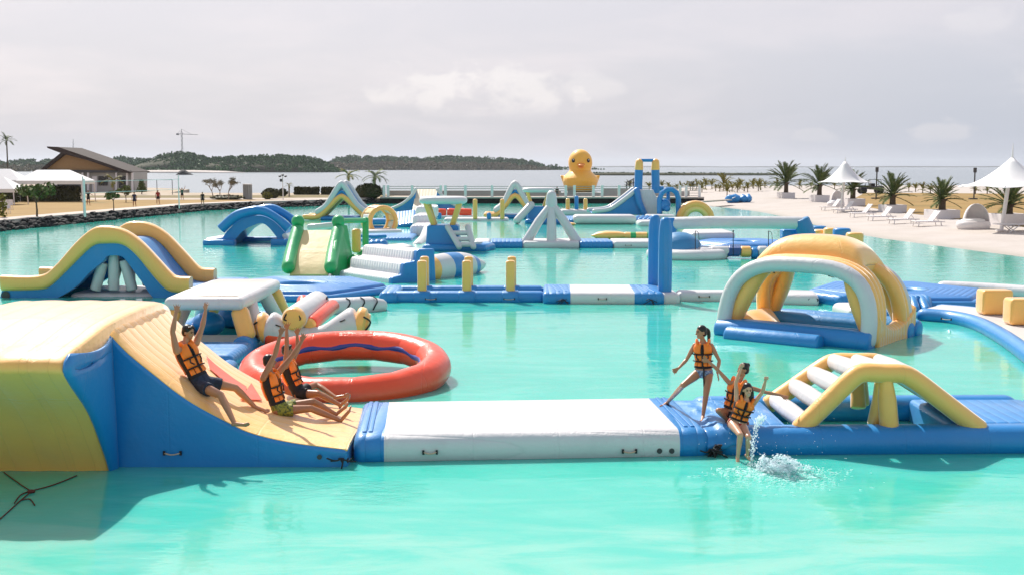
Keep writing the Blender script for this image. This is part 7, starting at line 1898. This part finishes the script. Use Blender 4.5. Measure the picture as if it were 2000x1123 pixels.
for sx in (-1, 1):
    G().tube([p + V((.3 + .5 * sx, .2, .53)), p + V((.3 - .2 * sx, .2, 0))], .035, 6).build('leg', METW, t); G().tube([p + V((.3 + .5 * sx, .8, .53)), p + V((.3 - .2 * sx, .8, 0))], .035, 6).build('leg', METW, t)
# folded blue inflatable lying on the sand
p = beach_at(1440, 396); t = T_('deflated_float', 'heap of folded blue inflatable lying on the white beach', 'inflatable', p); s = p.y / FPX; rnd = random.Random(6)
for dx, r in ((-12, 13), (-3, 12), (12, 12), (20, 9)):
    g = G(); g.ball(p + V((dx * s, 0, .45)), (r * s * .9, .9, .55), None, 22, 12); g.v = [q + V((0, 0, 1)) * .16 * mn.noise(q * 2.2) + V((.12 * mn.noise(q * 3 + V((4, 0, 0))), 0, 0)) for q in g.v]; g.build('fold', BLUE, t)
G().bar(p + V((-13 * s, -.85, .5)), p + V((-7 * s, -.9, .7)), .5, .06, .02).build('white_patch', WHITE, t)
p = beach_at(1400, 408); 
# dark off-road buggy behind the far umbrella
p = beach_at(1700, 379); t = T_('buggy', 'dark open off road buggy parked behind the far umbrella', 'vehicle', p)
G().bar(p + V((-1.7, 0, .95)), p + V((1.9, 0, .95)), 1.6, .5, .15).build('body', DGREY, t); G().bar(p + V((-2.5, 0, 1.25)), p + V((-1.3, 0, 1.2)), 1.5, .14, .04).build('bonnet', STEEL, t)
for x in (-1.3, 1.3):
    for y in (-.8, .8): w = G().tube([p + V((x, y - .15, .5)), p + V((x, y + .15, .5))], .5, 16, cap='soft').build('wheel', BLACK, t)
for x in (-.6, 1.5):
    for y in (-.7, .7): G().tube([p + V((x, y, 1.1)), p + V((x * .9, y, 2.2))], .04, 5).build('roll_bar', DGREY, t)
G().tube([p + V((-.54, -.7, 2.2)), p + V((1.35, -.7, 2.2))], .04, 5).build('roll_bar', DGREY, t); G().box(p + V((.2, 0, 1.35)), (.6, 1.2, .5)).build('seat', BLACK, t)
# wooden walkway edge leading onto the sand
t = T_('boardwalk', 'weathered board ramp running from the jetty end onto the sand', 'boardwalk', B(1400, 395, 150)); a, b = W(1345, 396, .55), W(1425, 391, .8)
for k in range(14): q = a.lerp(b, (k + .5) / 14); G().box(q, (.42, 1.8, .12), R(6)).build('plank', RAILG, t)

# --- people on the bank (small) -----------------------------------------------------------------------------
def small_person(label, u, vb, vt, top, bottom, pose, ground=.61, Y=None, facing=(0, -1, 0), group='people on the far bank'):
    p = bank(u, vb, ground) if Y is None else B(u, vb, Y); s = p.y / FPX; k = (vb - vt) * s / 1.70
    q = lambda x, y, z: p + V((x, y, z)) * k
    J = {'pel': q(0, 0, .92), 'neck': q(0, -.02, 1.43), 'head': q(0, -.03, 1.60)}
    A = {'down': ((.26, 0, 1.12), (.27, -.05, .88), (.27, -.08, .72)), 'out': ((.36, -.1, 1.3), (.55, -.25, 1.2), (.68, -.3, 1.15)), 'up': ((.34, 0, 1.6), (.45, 0, 1.85), (.5, 0, 2.0))}[pose]
    for sd, sx in (('R', -1), ('L', 1)):
        J['el' + sd] = q(A[0][0] * sx, A[0][1], A[0][2]); J['wr' + sd] = q(A[1][0] * sx, A[1][1], A[1][2]); J['tip' + sd] = q(A[2][0] * sx, A[2][1], A[2][2])
        J['kn' + sd] = q(.12 * sx, -.03, .50); J['an' + sd] = q(.15 * sx, .02 * sx, .08); J['toe' + sd] = q(.17 * sx, -.18, .04)
    person(label, J, BROWN, V(facing), 'm', k, False, (bottom, .6), detail=False, group=group, shirt=top)
SH = {n: cloth('shirt_' + n, c) for n, c in (('black', (.012, .012, .014)), ('navy', (.012, .02, .07)), ('red', (.35, .03, .02)), ('white', (.6, .6, .6)), ('teal', (.03, .16, .14)))}
small_person('person in black with arms out walking on the far lawn below the building', 173, 401, 373, SH['black'], BLKS, 'out'); small_person('person in navy standing on the lawn left of the net', 263, 405, 376, SH['navy'], NAVYS, 'down'); small_person('person in a red top standing by the net on the lawn', 309, 400, 372, SH['red'], BLKS, 'down')
small_person('person with raised arms among the plants near the net frame', 356, 391, 368, SH['teal'], BLKS, 'up'); small_person('person in black shirt standing alone at the stone bank', 396, 402, 376, SH['black'], BLKS, 'down'); small_person('dark figure standing at the jetty railing left of the duck', 1088, 389, 366, SH['black'], BLKS, 'down', Y=153.0)


for o in list(bpy.data.objects): fin(o)
